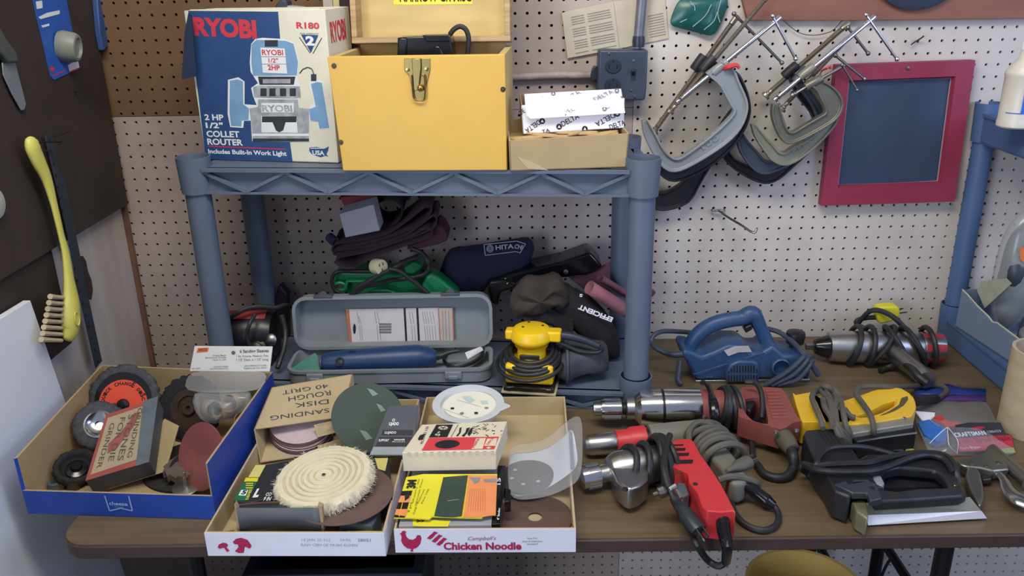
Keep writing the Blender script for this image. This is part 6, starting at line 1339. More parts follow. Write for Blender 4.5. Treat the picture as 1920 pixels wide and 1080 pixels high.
h=sil(b,((600,345),(700,350),(800,450),(880,560),(890,640),(850,675),(800,672),(760,600),(690,520),(620,470)),.045,.028)
obj('handle',slab(h,.040),m_gtool,t,bev=.010,seg=3)
hc=[b(x,y,.028) for x,y in ((660,400),(700,440),(740,480),(775,520))]
hax=(hc[-1]-hc[0]).normalized()
for k in range(6):
    s=k/5; c=hc[0]+(hc[-1]-hc[0])*s*.95; mb=MB(); wrap(mb,c+V((0,0,.006)),hax,.036+.002*(k%2),.0062,.006*math.sin(k*2),.7*k,sq=.8); obj('cord_wrap',mb,m_gcord,t)
mb=MB(); mb.tube([b(585,400,.05),b(590,350,.062),b(630,312,.068),(b(690,315,.07)),b(715,345,.06),b(720,380,.05)],.0058,8); obj('cord_loop',mb,m_gcord,t)
plug(t,b(845,535,.052),(b(900,520,.05)-b(780,570,.052)),m_gcord,mp=m_gcord)
mb=MB(); mb.tube([b(740,610,.045),b(800,592,.05),b(870,600,.045),b(930,620,.035),b(945,640,.02)],.0058,8); obj('cord_tail',mb,m_gcord,t)
mb=MB(); mb.tube([b(845,625,.034),b(890,645,.030),b(940,680,.022),b(990,720,.014),b(1030,745,.010)],[.0085,.0095,.0105,.0115,.007],12); obj('taped_splice',mb,m_gblk,t)
mb=MB(); mb.tube([b(1030,745,.010),b(1052,790,.006),b(1040,840,.006),b(985,870,.006),b(920,860,.006),b(860,825,.006),b(820,770,.006),b(800,700,.008)],.0052,8); obj('cord',mb,m_rub,t)
# ---- red drill in front
c_=cv(1090,790,3.857); p0=c_(-5,412,.026); p1=c_(640,285,.034); ax=(p1-p0); L=ax.length; ax.normalize()
tx=lambda x: L*(x+5)/645
t=thing('power_drill','red pistol grip drill with dark cord wrapped round it at the table front','drill',V(((p0.x+p1.x)/2,(p0.y+p1.y)/2,T)))
mb=MB(); mb.lathe(p0,ax,[(0,.008),(.002,.0195),(tx(60),.0205),(tx(125),.0205),(tx(132),.018)],32)
for i in range(22):
    q=2*math.pi*i/22; B=ax.cross(Zv).normalized(); N=B.cross(ax); d=N*math.cos(q)+B*math.sin(q); s=ax.cross(d); mb.box(p0+ax*tx(40)+d*.020-s*.001,ax*(tx(122)-tx(40)),s*.002,d*.0012)
obj('chuck',mb,m_chrome,t)
mb=MB(); mb.lathe(p0,ax,[(tx(128),.0155),(tx(190),.0155)],28); obj('spindle_collar',mb,m_alu,t)
mb=MB(); mb.lathe(p0,ax,[(tx(185),.016),(tx(195),.026),(tx(260),.033),(tx(420),.0335),(tx(560),.031),(tx(620),.029)],36); 
mb.prism(sil(c_,((215,330),(260,500),(310,560),(350,575),(420,550),(480,480),(490,330)),.050,.028),-Zv*.040); obj('gear_case',mb,m_alu,t,bev=.004,seg=3)
mb=MB(); mb.lathe(c_(318,488,.052),Zv,[(-.002,.005),(.001,.0045),(.0012,0)],12); obj('screw',mb,m_dsteel,t)
hh=.058; Pr=sil(c_,((630,175),(690,130),(785,122),(815,150),(860,240),(935,340),(1010,460),(1060,560),(1115,690),(1085,735),(1000,745),(905,735),(870,690),(835,590),(775,520),(760,455),(700,430),(655,395),(630,300)),hh,.036)
obj('body',slab(Pr,.051),m_redp,t,bev=.014,seg=4,ang=50)
mb=MB()
for (x0,x1,y,hgt) in ((640,740,172,7),(652,755,203,13),(668,780,240,15),(698,808,292,19)): mb.prism([c_(x0,y-hgt*.6,hh+.0003),c_(x1,y-hgt*.8,hh+.0003),c_(x1-4,y+hgt*.6,hh+.0003),c_(x0+12,y+hgt*.8,hh+.0003)],Zv*.0004)
obj('vent_slots',mb,m_void,t)
for x,y,m_ in ((710,370,m_brass),(825,455,m_dsteel)):
    mb=MB(); mb.lathe(c_(x,y,hh),Zv,[(-.001,.0042),(.0012,.0038),(.0014,0)],12); obj('screw',mb,m_,t)
mb=slab([c_(x,y,hh-.012) for x,y in ((690,435),(755,445),(785,525),(730,545),(690,500))],.03); obj('trigger',mb,mat('grey_trigger','#5a5f63',.5),t,bev=.003)
mb=MB(); e0=c_(1020,715,.040); mb.tube([e0+(e0-c_(1025,760,.035))*.2,c_(1030,790,.034),c_(1050,880,.028),c_(1050,960,.012)+V((0,0,.012)),Yp(1090+1045/3.857,790+1015/3.857,-.79)],[.0105,.0105,.0095,.0085,.007],14); obj('strain_relief',mb,m_gblk,t)
e=Yp(1090+1045/3.857,790+1020/3.857,-.79)
mb=MB(); mb.tube([e,Yp(1090+990/3.857,790+1045/3.857,-.787),Yp(1090+915/3.857,790+1005/3.857,-.777),c_(840,900,.008)+V((0,0,0)),c_(790,800,.008),c_(745,720,.012),c_(690,620,.022),c_(660,560,.035)],.0055,8); obj('cord',mb,m_rub,t)
cm=[(300,.02),(425,.012),(535,.006),(575,.0),(612,-.004),(555,.010)]
for k,(x,ti) in enumerate(cm):
    mb=MB(); wrap(mb,p0+ax*tx(x)+Zv*.001-V((0,.004,0)),ax,.038+(.008 if x>500 else 0)+.0015*(k%2),.0056,ti,.3*k); obj('cord_wrap',mb,m_rub,t)
mb=MB(); mb.tube([c_(640,100,.088),c_(608,200,.088),c_(600,330,.08),c_(625,450,.066),c_(665,545,.055),c_(690,590,.046)],.0056,8); obj('cord_end',mb,m_rub,t)
plug(t,c_(755,660,.040),(c_(860,810,.028)-c_(700,590,.045)),mat('dark_slate_plug','#2c3236',.4),L=.052)
t2=thing('chuck_key','small steel chuck key tucked under the cord of the red drill','chuck key',c_(585,510,.05))
mb=MB(); d=(c_(545,525,.058)-c_(620,500,.062)).normalized(); q0=c_(615,500,.062); mb.lathe(q0,d,[(0,.006),(.004,.0095),(.013,.009),(.015,.004),(.022,.0035),(.023,0)],10); obj('gear_head',mb,m_steel,t2)
mb=MB(); mb.tube([q0-d*.004,c_(680,465,.066)],.0045,8); mb.prism([c_(680,490,.068),c_(695,485,.068),c_(732,545,.066),c_(712,555,.066)],-Zv*.004); obj('shank',mb,m_alu,t2)
# ---- yellow electric stapler
s_=cv(1470,710,6); m_yst=mat('yellow_stapler_plastic','#edbf2c',.4,var=.05,scale=16,dirt='#a5894a',dirtamt=.45)
t=thing('electric_stapler','yellow electric stapler with grey cord wrapped over it lying on its side','stapler',s_(800,450,0))
hs=.052
Pb=sil(s_,((92,205),(130,180),(300,148),(330,165),(420,190),(440,270),(480,480),(720,480),(720,560),(520,600),(210,605),(185,570),(130,390)),hs,.03)
obj('head_block',slab(Pb,.046),m_yst,t,bev=.008,seg=3)
Po=[s_(x,y,hs) for x,y in ((660,250),(860,185),(1040,120),(1200,86),(1320,105),(1420,165),(1475,230),(1490,330),(1440,420),(1300,440),(1100,475),(900,500),(720,520),(690,420))]
Pi=[s_(x,y,hs) for x,y in ((830,400),(800,420),(850,440),(980,425),(1100,380),(1220,320),(1270,265),(1255,225),(1200,240),(1050,320),(900,385))]
obj('loop_handle',band(Po,Pi,.044,40),m_yst,t,bev=.008,seg=3,ang=50)
mb=slab([s_(x,y,hs+.001) for x,y in ((1320,210),(1395,190),(1402,230),(1350,300),(1250,360),(1130,405),(1060,415),(1180,360),(1290,290))],.02); obj('trigger',mb,mat('olive_dark_trigger','#55512f',.6),t,bev=.002)
mb=MB(); mb.prism([s_(x,y,hs-.003) for x,y in ((720,515),(900,495),(1300,435),(1420,425),(1460,505),(1200,545),(960,585),(780,615))],-Zv*.040); obj('nose_plate',mb,mat('dusty_grey_plate','#9b988a',.5,.4,var=.12),t,bev=.002)
mb=MB(); mb.prism([s_(x,y,.040) for x,y in ((740,640),(1460,512),(1490,608),(820,712))],-Zv*.034); obj('magazine',mb,m_blkm,t,bev=.002)
for (q,w) in ((((790,618),(1100,572),(1440,512)),.0022),(((830,708),(1150,655),(1490,610)),.0018)):
    mb=MB(); mb.tube([s_(x,y,.043) for x,y in q],w,8); obj('chrome_rail',mb,m_chrome,t)
mb=MB(); mb.lathe(s_(1345,440,hs-.002),Zv,[(0,.0045),(.0015,.004),(.002,0)],12); obj('rivet',mb,m_alu,t)
cz=.066
for pts in ([(330,160,.064),(318,230,cz),(370,360,cz),(410,450,cz),(440,560,.06)],[(330,155,.064),(400,135,.06),(470,190,cz),(520,300,cz),(560,480,cz),(620,640,.055),(700,760,.03)],[(430,80,.075),(425,130,cz),(490,230,cz),(570,330,cz),(590,480,cz),(640,620,.055),(740,740,.03)],[(430,80,.075),(490,95,.08),(560,160,cz),(590,250,cz),(560,380,cz),(600,520,cz),(700,650,.045),(760,740,.025)],[(560,125,.07),(620,200,cz),(650,300,cz),(680,450,cz),(720,600,.05),(860,740,.02)],[(440,230,cz),(460,330,cz),(530,440,cz),(545,540,cz)],[(680,340,cz),(740,420,.06),(800,440,.058)]):
    mb=MB(); mb.tube([s_(*p) for p in pts],.0054,8); obj('cord_wrap',mb,m_gcord,t)
mb=MB(); mb.tube([s_(*p) for p in ((1500,250,.03),(1620,245,.02),(1740,215,.012),(1825,150,.008),(1790,90,.008),(1650,72,.008),(1450,85,.02),(1250,95,.05),(1050,85,.058),(900,90,.06),(825,120,.064),(820,190,.066),(900,300,.066),(980,430,.064),(1010,580,.05),(985,690,.02),(900,740,.008))],.0054,8); obj('cord',mb,m_gcord,t)
mb=MB(); mb.tube([s_(1485,255,.03),s_(1540,252,.026),s_(1630,240,.018),s_(1720,222,.012)],[.010,.009,.0085,.0075],12); obj('strain_relief',mb,m_rub,t)
mb=MB(); mb.tube([s_(1035,680,.003),s_(1110,745,.003)],.0015,6); solo('loose_nail',mb,m_dsteel,'small loose nail on the table below the yellow stapler','nail')
mb=MB(); mb.prism([s_(x,y,.012) for x,y in ((1220,765),(1340,765),(1360,800),(1200,800))],-Zv*.010); solo('plastic_plug',mb,m_blk,'small black plastic cap on the table behind the black stapler','plug',bev=.003)
mb=MB(); mb.prism([s_(x,y,.008) for x,y in ((1365,785),(1460,785),(1465,805),(1370,810))],-Zv*.006); solo('yellow_chip',mb,mat('yellow_plastic_chip','#b7a63b',.5),'small yellow plastic piece beside the black cap','fastener',bev=.001)
# ---- black stapler
k_=cv(1490,790,5.143); m_bst=mat('black_stapler_plastic','#212327',.4,var=.12,scale=20,dirt='#4a4c48',dirtamt=.35)
t=thing('electric_stapler','black electric stapler with a bright chrome magazine at the table front','stapler',k_(900,700,0))
hb=.054
Pb=sil(k_,((110,80),(400,62),(470,150),(640,380),(720,500),(800,620),(850,740),(720,760),(690,690),(555,690),(520,850),(360,790),(300,650),(180,480),(75,200)),hb,.030)
obj('body',slab(Pb,.050),m_bst,t,bev=.007,seg=3)
Po=[k_(x,y,hb-.004) for x,y in ((560,380),(700,310),(1300,310),(1500,390),(1580,540),(1670,710),(1200,745),(760,770),(700,600))]
Pi=[k_(x,y,hb-.004) for x,y in ((830,650),(800,600),(880,470),(1000,440),(1350,470),(1420,520),(1495,640),(1200,640),(1000,670))]
obj('loop_handle',band(Po,Pi,.020,40),m_bst,t,bev=.005,seg=3,ang=50)
mb=slab([k_(x,y,hb-.030) for x,y in ((840,640),(900,460),(1350,470),(1480,630))],.010); obj('inner_panel',mb,m_bst,t)
mb=slab([k_(x,y,hb+.002) for x,y in ((380,605),(495,565),(520,600),(720,570),(790,600),(845,740),(730,765),(700,690),(560,690))],.012); obj('side_plate',mb,mat('slate_black_plate','#34393f',.4,var=.1),t,bev=.002)
mb=slab([k_(x,y,hb-.002) for x,y in ((745,525),(830,515),(868,590),(850,620),(790,620))],.02); obj('trigger',mb,mat('light_grey_trigger','#8d9296',.45),t,bev=.003)
mb=MB()
for q in range(4): mb.prism([k_(240+q*42,110,hb+.0004),k_(252+q*42,108,hb+.0004),k_(318+q*42,210,hb+.0004),k_(306+q*42,212,hb+.0004)],Zv*.0004)
obj('vent_slots',mb,m_void,t)
for x,y,m_ in ((748,642,m_void),(1548,612,m_brass)):
    mb=MB(); mb.lathe(k_(x,y,hb+.0022 if x<800 else hb-.003),Zv,[(0,.0042),(.001,.0038),(.0011,0)],12); obj('screw',mb,m_,t)
mg=MB(); A=[k_(690,785,.038),k_(1690,730,.038)]; B_=[k_(690,905,.017),k_(1800,865,.017)]; C2=[k_(705,1003,.004),k_(1850,935,.004)]
bk=[p-Zv*.038+V((0,.004,0)) for p in A]
for p in bk: p.z=max(p.z,T+.002)
mg.loft([[A[0],B_[0],C2[0],bk[0]],[A[1],B_[1],C2[1],bk[1]]]); obj('magazine',mg,mat('dusty_brushed_plate','#a3a18f',.4,.5,var=.15,dirt='#7d7a64',dirtamt=.4),t,smooth=False)
off=(B_[0]-A[0]).cross(A[1]-A[0]).normalized(); 
nm=(C2[0]-B_[0]).cross(B_[1]-B_[0]).normalized(); nm=nm if nm.y<0 else -nm
mb=MB(); mb.prism([B_[0],B_[1],C2[1],C2[0]],nm*.0012); obj('chrome_strip',mb,mat('strip_reflection_white','#f1eff2',.3,.35,var=.03),t)  # window reflection on the chrome put into a near-white, less metallic colour
mb=MB(); mb.prism(sil(k_,((540,770),(640,752),(690,790),(705,960),(690,1035),(640,1000),(580,950),(560,850)),.036,.018),-Zv*.034); obj('nose_piece',mb,mat('dusty_tan_steel','#8a8468',.5,.5,var=.25),t,bev=.003)
cz=.064
for pts in ([(90,410,.045),(200,430,.058),(230,340,cz),(330,265,cz),(480,245,cz),(650,250,.06),(800,280,.05),(950,320,.045)],[(200,430,.058),(350,415,cz),(560,405,cz),(720,400,cz),(900,350,.058),(1100,310,.056),(1300,305,.056),(1450,330,.056),(1540,420,.056),(1560,500,.052),(1575,600,.04)],[(90,420,.048),(180,460,.058),(350,485,cz),(560,488,cz),(740,480,cz),(900,440,.06),(1080,365,.058),(1250,325,.058),(1400,345,.058),(1480,410,.056),(1530,500,.052)],[(80,405,.04),(60,450,.03),(120,500,.012),(200,560,.008),(240,640,.007)]):
    mb=MB(); mb.tube([k_(*p) for p in pts],.0052,8); obj('cord_loop',mb,m_rub,t)
# ---- zip bag with brads
z_=cv(1700,710,4.32); t=thing('zip_bag','clear zip bag with blue seal holding a black and red nail packet','bag',z_(480,350,0))
mb=MB(); mb.sheet([[z_(x,y,hh_) for x,y,hh_ in r_] for r_ in (((60,60,.003),(330,45,.003),(440,75,.004),(640,85,.003)),((60,130,.004),(330,130,.005),(640,135,.004)+()) and ((60,130,.004),(250,130,.005),(440,132,.005),(640,135,.004)),)]); obj('seal_band',mb,mat('blue_zip_seal','#2c4290',.35,var=.1,alpha=.85),t,solid=.0008)
mb=MB(); mb.sheet([[z_(60,132,.0042),z_(250,132,.0052),z_(440,134,.0052),z_(640,137,.0042)],[z_(60,180,.004),z_(250,178,.005),z_(440,180,.005),z_(642,182,.004)]]); obj('violet_band',mb,mat('violet_zip_seal','#66418a',.35,var=.1,alpha=.8),t,solid=.0008)
g=[]; rb=random.Random(31)
for y,hz in ((182,.005),(260,.010),(350,.022),(450,.028),(560,.020),(620,.003)):
    row=[]
    for i in range(9):
        s=i/8; x0=75-(y-182)*.02 if y<400 else 90+(y-400)*.45; x1=645+(y-182)*.5 if y<400 else 760+(y-400)*.6
        row.append(z_(x0+(x1-x0)*s,y+rb.uniform(-5,5),max(.002,hz*(math.sin(math.pi*min(max(s,.04),.96))**.5)+rb.uniform(-.003,.003))))
    g.append(row)
mb=MB(); mb.sheet(g); obj('bag_film',mb,mat('zip_bag_film','#c9d3dc',.1,var=.05,alpha=.22,spec=1.0),t,sub=1,ang=180)
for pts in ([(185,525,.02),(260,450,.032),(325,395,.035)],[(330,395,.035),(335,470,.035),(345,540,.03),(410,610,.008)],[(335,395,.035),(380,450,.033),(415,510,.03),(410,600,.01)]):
    mb=MB(); mb.tube([z_(*p) for p in pts],.0007,5); obj('film_crease_glint',mb,mat('film_highlight','#dfe7ee',.15),t)  # pale threads modelled as highlights along the film creases
t2=thing('nail_packet','black and red brad nail packet inside the zip bag','package',z_(620,500,.004))
nn=(z_(860,460,.020)-z_(400,480,.022)).cross(z_(420,370,.028)-z_(425,590,.010)).normalized(); nn=nn if nn.z>0 else -nn
o_=z_(420,590,.008); F=Face(o_,nn,1700,710,4.32)
mb=MB(); mb.prism([F.P(x,y) for x,y in ((430,590),(395,375),(500,355),(760,355),(800,440),(850,455),(885,600))],-nn*.0015); obj('card',mb,m_pk,t2)
mb=MB(); F.poly(mb,[(405,482),(845,455),(870,555),(760,575),(425,592)],0,.0004); F.poly(mb,[(760,570),(868,556),(885,600),(768,605)],1,.0005); F.poly(mb,[(505,400),(600,385),(640,398),(600,410),(560,418)],0,.0004)
F.text(mb,'CRAFTSMAN',398,475,648,455,34,2,.02,.0007); F.text(mb,'188459',660,442,770,435,20,3,.02,.0007); F.text(mb,'1-in. Brad Nails',432,530,850,498,40,4,.01,.0007); F.text(mb,'Dark Brown',440,575,605,562,20,5,.01,.0007)
obj('card_print',mb,[mat('crimson_card_print','#b3243a',.55),mat('lime_card_print','#8e9a2c',.6),m_whp,mat('dim_white_print','#97979b',.6),mat('dark_red_lettering','#6d1220',.6),mat('pale_pink_lettering','#d9a3ab',.6)],t2,smooth=False)
rb=random.Random(41); mbl=mat('blue_plastic_bits','#2f6fc4',.4,var=.2)
cen=[z_(170,420,.008),z_(230,470,.008),z_(300,450,.008),(z_(150,380,.008)),z_(270,400,.010)]
t3=thing('blue_packet','crinkled blue nail packet in the left of the zip bag','packet',z_(220,450,.003)); P=[z_(x,y,.014) for x,y in ((90,350),(180,330),(280,380),(330,430),(320,500),(230,510),(140,450))]
mb=MB(); cc=sum(P,V())/len(P)+Zv*.008; n_=len(P); mb.add(P+[p*.5+cc*.5+Zv*rb.uniform(-.002,.005) for p in P]+[cc]+[p-Zv*.011 for p in P],[(i,(i+1)%n_,n_+(i+1)%n_,n_+i) for i in range(n_)]+[(n_+i,n_+(i+1)%n_,2*n_) for i in range(n_)]+[(i,2*n_+1+i,2*n_+1+(i+1)%n_,(i+1)%n_) for i in range(n_)]); obj('wrapper',mb,mbl,t3,ang=20)
mb=MB(); mb.prism([z_(x,y,.017) for x,y in ((215,310),(280,295),(320,330),(400,345),(490,372),(320,385),(290,350))],-Zv*.008); solo('red_packet',mb,mat('red_orange_packet','#c2412f',.5,var=.15),'red and orange packet behind the black nail card in the zip bag','packet',bev=.001)
mb=MB(); mb.prism([z_(x,y,.013) for x,y in ((70,262),(230,275),(225,310),(160,358),(120,330))],-Zv*.003); solo('white_card',mb,m_white,'folded white card at the left of the zip bag','card')
# ---- locking pliers
t=thing('locking_pliers','worn steel locking pliers lying at the right front of the table','pliers',z_(720,800,0)); m_pl=mat('plier_steel','#8f8e85',.36,.9,var=.12,dirt='#625f52',dirtamt=.45)
mb=slab([z_(x,y,.026) for x,y in ((410,660),(520,630),(640,590),(660,550),(700,545),(740,600),(830,690),(830,730),(700,745),(600,720),(480,710),(430,690))],.018); obj('upper_jaw',mb,m_pl,t,bev=.003)
mb=slab([z_(x,y,.024) for x,y in ((490,690),(560,700),(600,760),(625,870),(630,960),(595,1028),(560,990),(510,890),(480,780))],.018); obj('lower_jaw',mb,m_pl,t,bev=.004,seg=3)
mb=MB(); mb.tube([z_(690,570,.018),z_(770,650,.018),z_(870,740,.018),z_(990,850,.018)],[.010,.0115,.012,.012],12); obj('fixed_handle',mb,m_pl,t)
mb=MB(); mb.tube([z_(720,740,.02),z_(790,820,.019),z_(830,900,.017),z_(900,970,.016),z_(1010,1020,.016)],[.007,.008,.0125,.018,.017],12,flat=.45); obj('moving_handle',mb,mat('bright_plier_steel','#b5b7b6',.25,1,var=.08),t)
mb=slab([z_(x,y,.016) for x,y in ((590,720),(640,745),(700,790),(690,810),(620,820),(600,790))],.010); obj('link_plate',mb,m_dsteel,t,bev=.002)
for x,y in ((530,685),(648,712),(745,685)):
    mb=MB(); mb.lathe(z_(x,y,.025),Zv,[(0,.0052),(.002,.0048),(.003,.002),(.003,0)],14); obj('rivet',mb,m_steel,t)
# ---- planer
pl_=lambda x,y,yy=-.200: Yp(1200+x/5.142,550+y/5.142,yy)
m_pln=mat('blue_planer_plastic','#2d4b72',.42,var=.07,scale=20,dirt='#56697a',dirtamt=.35)
YF=-.235; dz=V((0,.085,0))
t=thing('hand_planer','blue electric hand planer standing on the table by the pegboard','planer',V((pl_(1050,870).x,-.19,T)))
Pq=[pl_(x,y,YF) for x,y in ((440,650),(540,862),(1640,850),(1655,620),(1560,596),(1400,600),(1290,500),(1180,570),(1100,580),(1000,500),(850,500),(700,570),(600,610),(500,560),(410,545),(405,620))]
for p in Pq: p.z=max(p.z,T+.006)
obj('body',MB().prism(Pq,dz),m_pln,t,bev=.008,seg=3)
mb=MB(); ps=[pl_(x,y,YF-.002) for x,y in ((445,700),(530,878),(1620,868),(1640,850),(540,855),(460,690))]; 
q0,q1=pl_(535,872,YF-.003),pl_(1635,862,YF-.003); q0.z=q1.z=T+.0006; mb.prism([q0,q1,q1+Zv*.006,q0+Zv*.006],(0,.09,0)); obj('sole',mb,m_alu,t,bev=.001)
hp=[(475,610),(490,500),(540,415),(620,345),(740,285),(880,252),(980,238),(1045,205),(1095,205),(1155,320),(1205,430),(1255,545)]
hr=[.015,.0155,.016,.0165,.0168,.0165,.0165,.018,.0175,.0145,.015,.017]
mb=MB(); mb.tube([pl_(x,y,YF+.040) for x,y in hp],hr,18,n=4); obj('handle',mb,m_pln,t,ang=60)
mb=MB(); mb.prism([pl_(x,y,YF+.022) for x,y in ((1010,330),(1080,300),(1090,350),(1020,390))],(0,.03,0)); obj('trigger',mb,m_blk,t,bev=.003)
mb=MB(); mb.prism([pl_(x,y,YF-.016) for x,y in ((835,860),(830,760),(870,690),(950,655),(1090,655),(1150,680),(1148,860))],(0,.02,0)); obj('motor_bulge',mb,m_pln,t,bev=.004)
mb=MB()
for i in range(11): 
    x=850+i*27; y0=700 if 1<i<10 else 730
    if i==0: y0=750
    mb.prism([pl_(x,y0,YF-.0165),pl_(x+12,y0,YF-.0165),pl_(x+12,768,YF-.0165),pl_(x,768,YF-.0165)],(0,.0005,0)); mb.prism([pl_(x,790,YF-.0165),pl_(x+12,790,YF-.0165),pl_(x+12,850,YF-.0165),pl_(x,850,YF-.0165)],(0,.0005,0))
obj('vent_slots',mb,m_void,t)
mb=MB(); c=pl_(1345,700,YF); mb.lathe(c,(0,-1,.12),[(-.03,.019),(.012,.0195),(.014,.0165),(-.012,.0155),(-.012,0)],28); obj('dust_port',mb,m_pln,t)
mb=MB(); mb.lathe(c+V((0,.0095,0)),(0,-1,.12),[(0,.015),(.0005,.015)],24); obj('port_dust',mb,mat('orange_wood_dust','#6f4326',.95,var=.2),t)
mb=MB(); mb.prism([pl_(x,y,YF-.001) for x,y in ((510,780),(1180,570),(1215,580),(560,800))],(0,.01,0)); mb.prism([pl_(x,y,YF-.001) for x,y in ((635,806),(705,803),(705,814),(635,817))],(0,.004,0)); obj('side_rib',mb,m_pln,t,bev=.001)
lb=[pl_(x,y,YF+.012) for x,y in ((795,545),(900,505),(1030,500),(1060,555),(930,560),(835,595))]
mb=MB(); mb.prism([p+V((0,-.014,.004)) for p in lb],(0,.003,0)); obj('paper_label',mb,mat('worn_white_label','#b7b2ae',.7,var=.15,dirt='#a06a60'),t)
mb=MB(); kx=pl_(1490,500,YF+.045); mb.lathe(V((kx.x,kx.y,pl_(1490,590,YF+.045).z)),Zv,[(0,.024),(.006,.022),(.010,.012),(.022,.011)],24); mb.lathe(V((kx.x,kx.y,pl_(1490,485,YF+.045).z)),Zv,[(0,.012),(.003,.0185),(.020,.0205),(.027,.019),(.030,.012),(.0305,0)],28); obj('front_knob',mb,m_blk,t)
mb=MB(); mb.tube([pl_(410,582,YF+.01),pl_(330,590,YF+.01),pl_(250,575,YF+.02),pl_(160,530,YF+.03),pl_(110,470,YF+.05),pl_(140,400,YF+.06),pl_(230,365,YF+.07),pl_(400,370,YF+.08),pl_(520,380,YF+.09)],[.0075,.0068,.006,.0052,.0052,.0052,.0052,.0052,.0052],10); obj('cord',mb,mat('blue_grey_cord','#3c4555',.5),t)
m_bgc=MATS['blue_grey_cord']
mb=MB(); mb.tube([pl_(1220,340,-.16),pl_(1330,370,-.17),pl_(1440,440,-.2),pl_(1540,540,-.235),pl_(1620,640,-.25),pl_(1680,730,-.25),pl_(1720,790,-.25)],.0058,8); obj('cord_loop',mb,m_bgc,t)
for dx,dy in ((0,0),(70,20),(120,60)):
    mb=MB(); pts=[pl_(1200+dx,905+dy*.3,-.262),pl_(1300+dx,830+dy*.5,-.265),pl_(1400+dx,770+dy,-.265),pl_(1500+dx*.8,690+dy,-.262),pl_(1570+dx*.6,620+dy,-.255),pl_(1600+dx*.5,590+dy,-.24)]
    for p in pts: p.z=max(p.z,T+.006)
    mb.tube(pts,.0055,8); obj('cord_loop',mb,m_bgc,t)
mb=MB(); pts=[pl_(385,650,YF+.01),pl_(375,740,YF),pl_(365,830,YF-.01),pl_(400,910,YF-.02)]
for p in pts: p.z=max(p.z,T+.006)
mb.tube(pts,.0055,8); obj('cord_tail',mb,m_bgc,t)
# ---- impact wrench
i_=cv(1500,560,6); p0=i_(60,535,.036); p1=i_(1610,560,.036); ax=(p1-p0); L=ax.length; ax.normalize(); tx=lambda x: L*(x-60)/1550
t=thing('impact_wrench','silver electric impact wrench with black cord and yellow plug by the pegboard','impact wrench',V(((p0.x+p1.x)/2,(p0.y+p1.y)/2,T)))
mb=MB(); q_=p0; s=ax.cross(Zv).normalized(); mb.box(q_-s*.0065-Zv*.0065,s*.013,Zv*.013,ax*tx(165)); obj('anvil',mb,m_steel,t,bev=.001)
mb=MB(); mb.lathe(p0,ax,[(tx(160),.008),(tx(165),.016),(tx(230),.0215),(tx(320),.0265)],28); obj('nose_cone',mb,m_gblk,t)
mb=MB(); mb.lathe(p0,ax,[(tx(315),.028),(tx(322),.0325),(tx(500),.0355),(tx(1000),.0362),(tx(1340),.0355),(tx(1360),.034)],40); obj('housing',mb,m_alu,t)
mb=MB(); S=28; K=[(1355,.034),(1360,.0358),(1450,.0358),(1530,.0352),(1590,.033),(1610,.026)]; B=ax.cross(Zv).normalized(); N=B.cross(ax)
rings=[[p0+ax*tx(x)+(N*math.cos(2*math.pi*k/S)+B*math.sin(2*math.pi*k/S))*r_ for k in range(S)] for x,r_ in K]
mb.loft(rings); mb.m=[ (1 if ((j%S)//2)%2==0 and (j//S) in (1,2,3) else 0) if j<S*(len(K)-1) else 0 for j in range(len(mb.f))]; obj('end_cap',mb,[m_alu,mat('red_checker_paint','#a8323c',.5)],t)
mb=MB(); mb.tube([i_(1010,560,.040),i_(1100,640,.036),i_(1250,760,.031),i_(1370,860,.028),i_(1420,920,.027)],[.024,.021,.0185,.0185,.019],16,n=5); obj('grip',mb,m_alu,t)
mb=MB(); mb.tube([i_(1430,950,.026),i_(1340,880,.034),i_(1270,800,.040),i_(1190,750,.034),i_(1080,745,.020),i_(980,775,.010),i_(900,810,.008)],[.0095,.0085,.0075,.0065,.0058,.0058,.0058],10); obj('cord',mb,m_rub,t)
for k,(x,ti,ph) in enumerate(((590,.012,.2),(760,.006,0),(900,.030,.4),(1100,-.028,.1),(1270,-.022,.3),(1440,-.006,.2))):
    mb=MB(); wrap(mb,p0+ax*tx(x)+Zv*.003,ax,.0435,.0058,ti,ph); obj('cord_wrap',mb,m_rub,t)
mb=MB(); yy=-.03; ip=lambda x,y,yy: Yp(1500+x/6,560+y/6,yy)
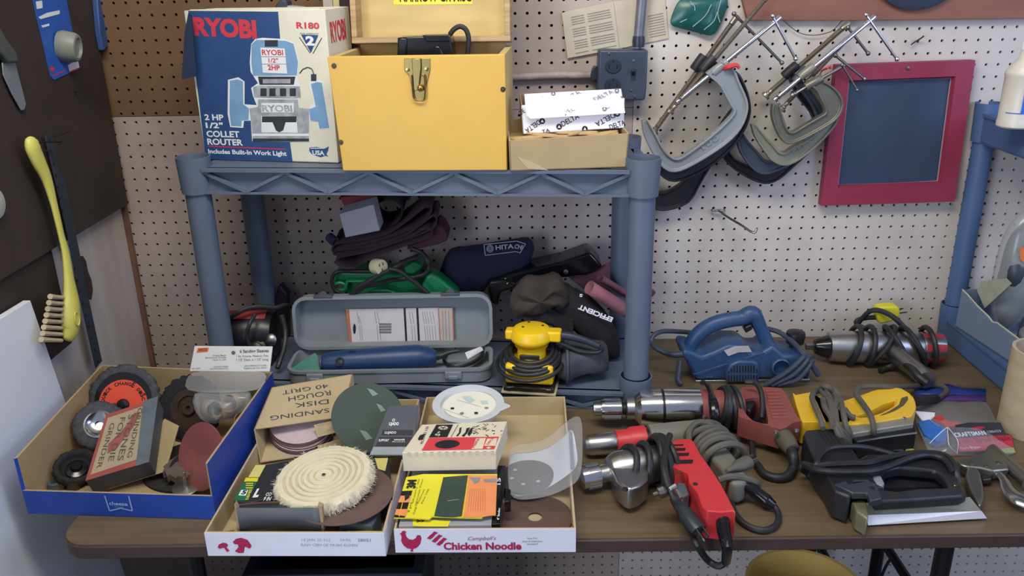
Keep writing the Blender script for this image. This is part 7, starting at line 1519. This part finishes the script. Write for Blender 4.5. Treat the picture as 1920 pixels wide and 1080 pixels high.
mb.tube([ip(640,300,-.05),ip(700,220,-.06),ip(790,140,-.07),ip(900,135,-.08),ip(1040,200,-.1),ip(1150,300,-.115),ip(1230,400,-.125)],.0058,8); mb.tube([ip(860,210,-.06),ip(760,215,-.055),ip(650,240,-.05),ip(640,290,-.05),ip(720,330,-.06)],.0058,8); obj('cord_loop',mb,m_rub,t)
c=ip(985,190,-.06); mb=MB(); P=[ip(x,y,-.075) for x,y in ((865,170),(880,110),(960,90),(1090,85),(1125,110),(1135,200),(1060,250),(980,275),(900,290),(875,240))]; mb.prism(P,(0,.028,0)); o=obj('plug',mb,mat('yellow_rubber_plug','#d9d233',.5,var=.06),t,bev=.005,seg=3)
for y in (110,150): 
    mb=MB(); mb.prism([ip(1125,y+8,-.058),ip(1165 if y<120 else 1205,y-2 if y>120 else y-4,-.058),ip(1165 if y<120 else 1205,y+8 if y>120 else y+5,-.058),ip(1125,y+20,-.058)],(0,.0016,0)); obj('prong',mb,m_dsteel,o)
# ---- below the table
bz=.46; cb=Zp(1510,1098,bz); cb.z=0
t=thing('cream_bucket','cream plastic bucket under the front of the table','bucket',cb)
mb=MB(); mb.lathe(cb+Zv*.001,Zv,[(0,.085),(bz-.03,.105),(bz-.03,.110),(bz-.002,.112),(bz,.110),(bz-.002,.105),(.06,.086),(.06,0)],48); obj('bucket_body',mb,mat('cream_bucket_plastic','#dcb768',.4,var=.08,scale=9,dirt='#a8843c',dirtamt=.5),t)
c=V((1.72,-.03,0)); mb=MB(); mb.tube([Yp(1680,1038,-.02),Yp(1665,1055,-.02),Yp(1652,1085,-.02),Yp(1650,1120,-.02)],.004,8); solo('hanging_cord',mb,m_rub,'thin dark cord hanging down the pegboard under the table','cord')

mb=MB(); mb.loft([[V((x,y,z)) for x,y in ((x0,y0),(x1,y0),(x1,y1),(x0,y1))] for z,x0,x1,y0,y1 in ((.001,.39,.66,-.52,-.22),(.50,.37,.68,-.55,-.19),(.50,.355,.695,-.565,-.175),(.52,.355,.695,-.565,-.175),(.52,.375,.675,-.545,-.195),(.02,.395,.655,-.515,-.225))]); solo('storage_bin',mb,mat('dark_blue_bin','#262a36',.6,var=.15),'dark blue grey storage bin under the left end of the table','bin',bev=.003)
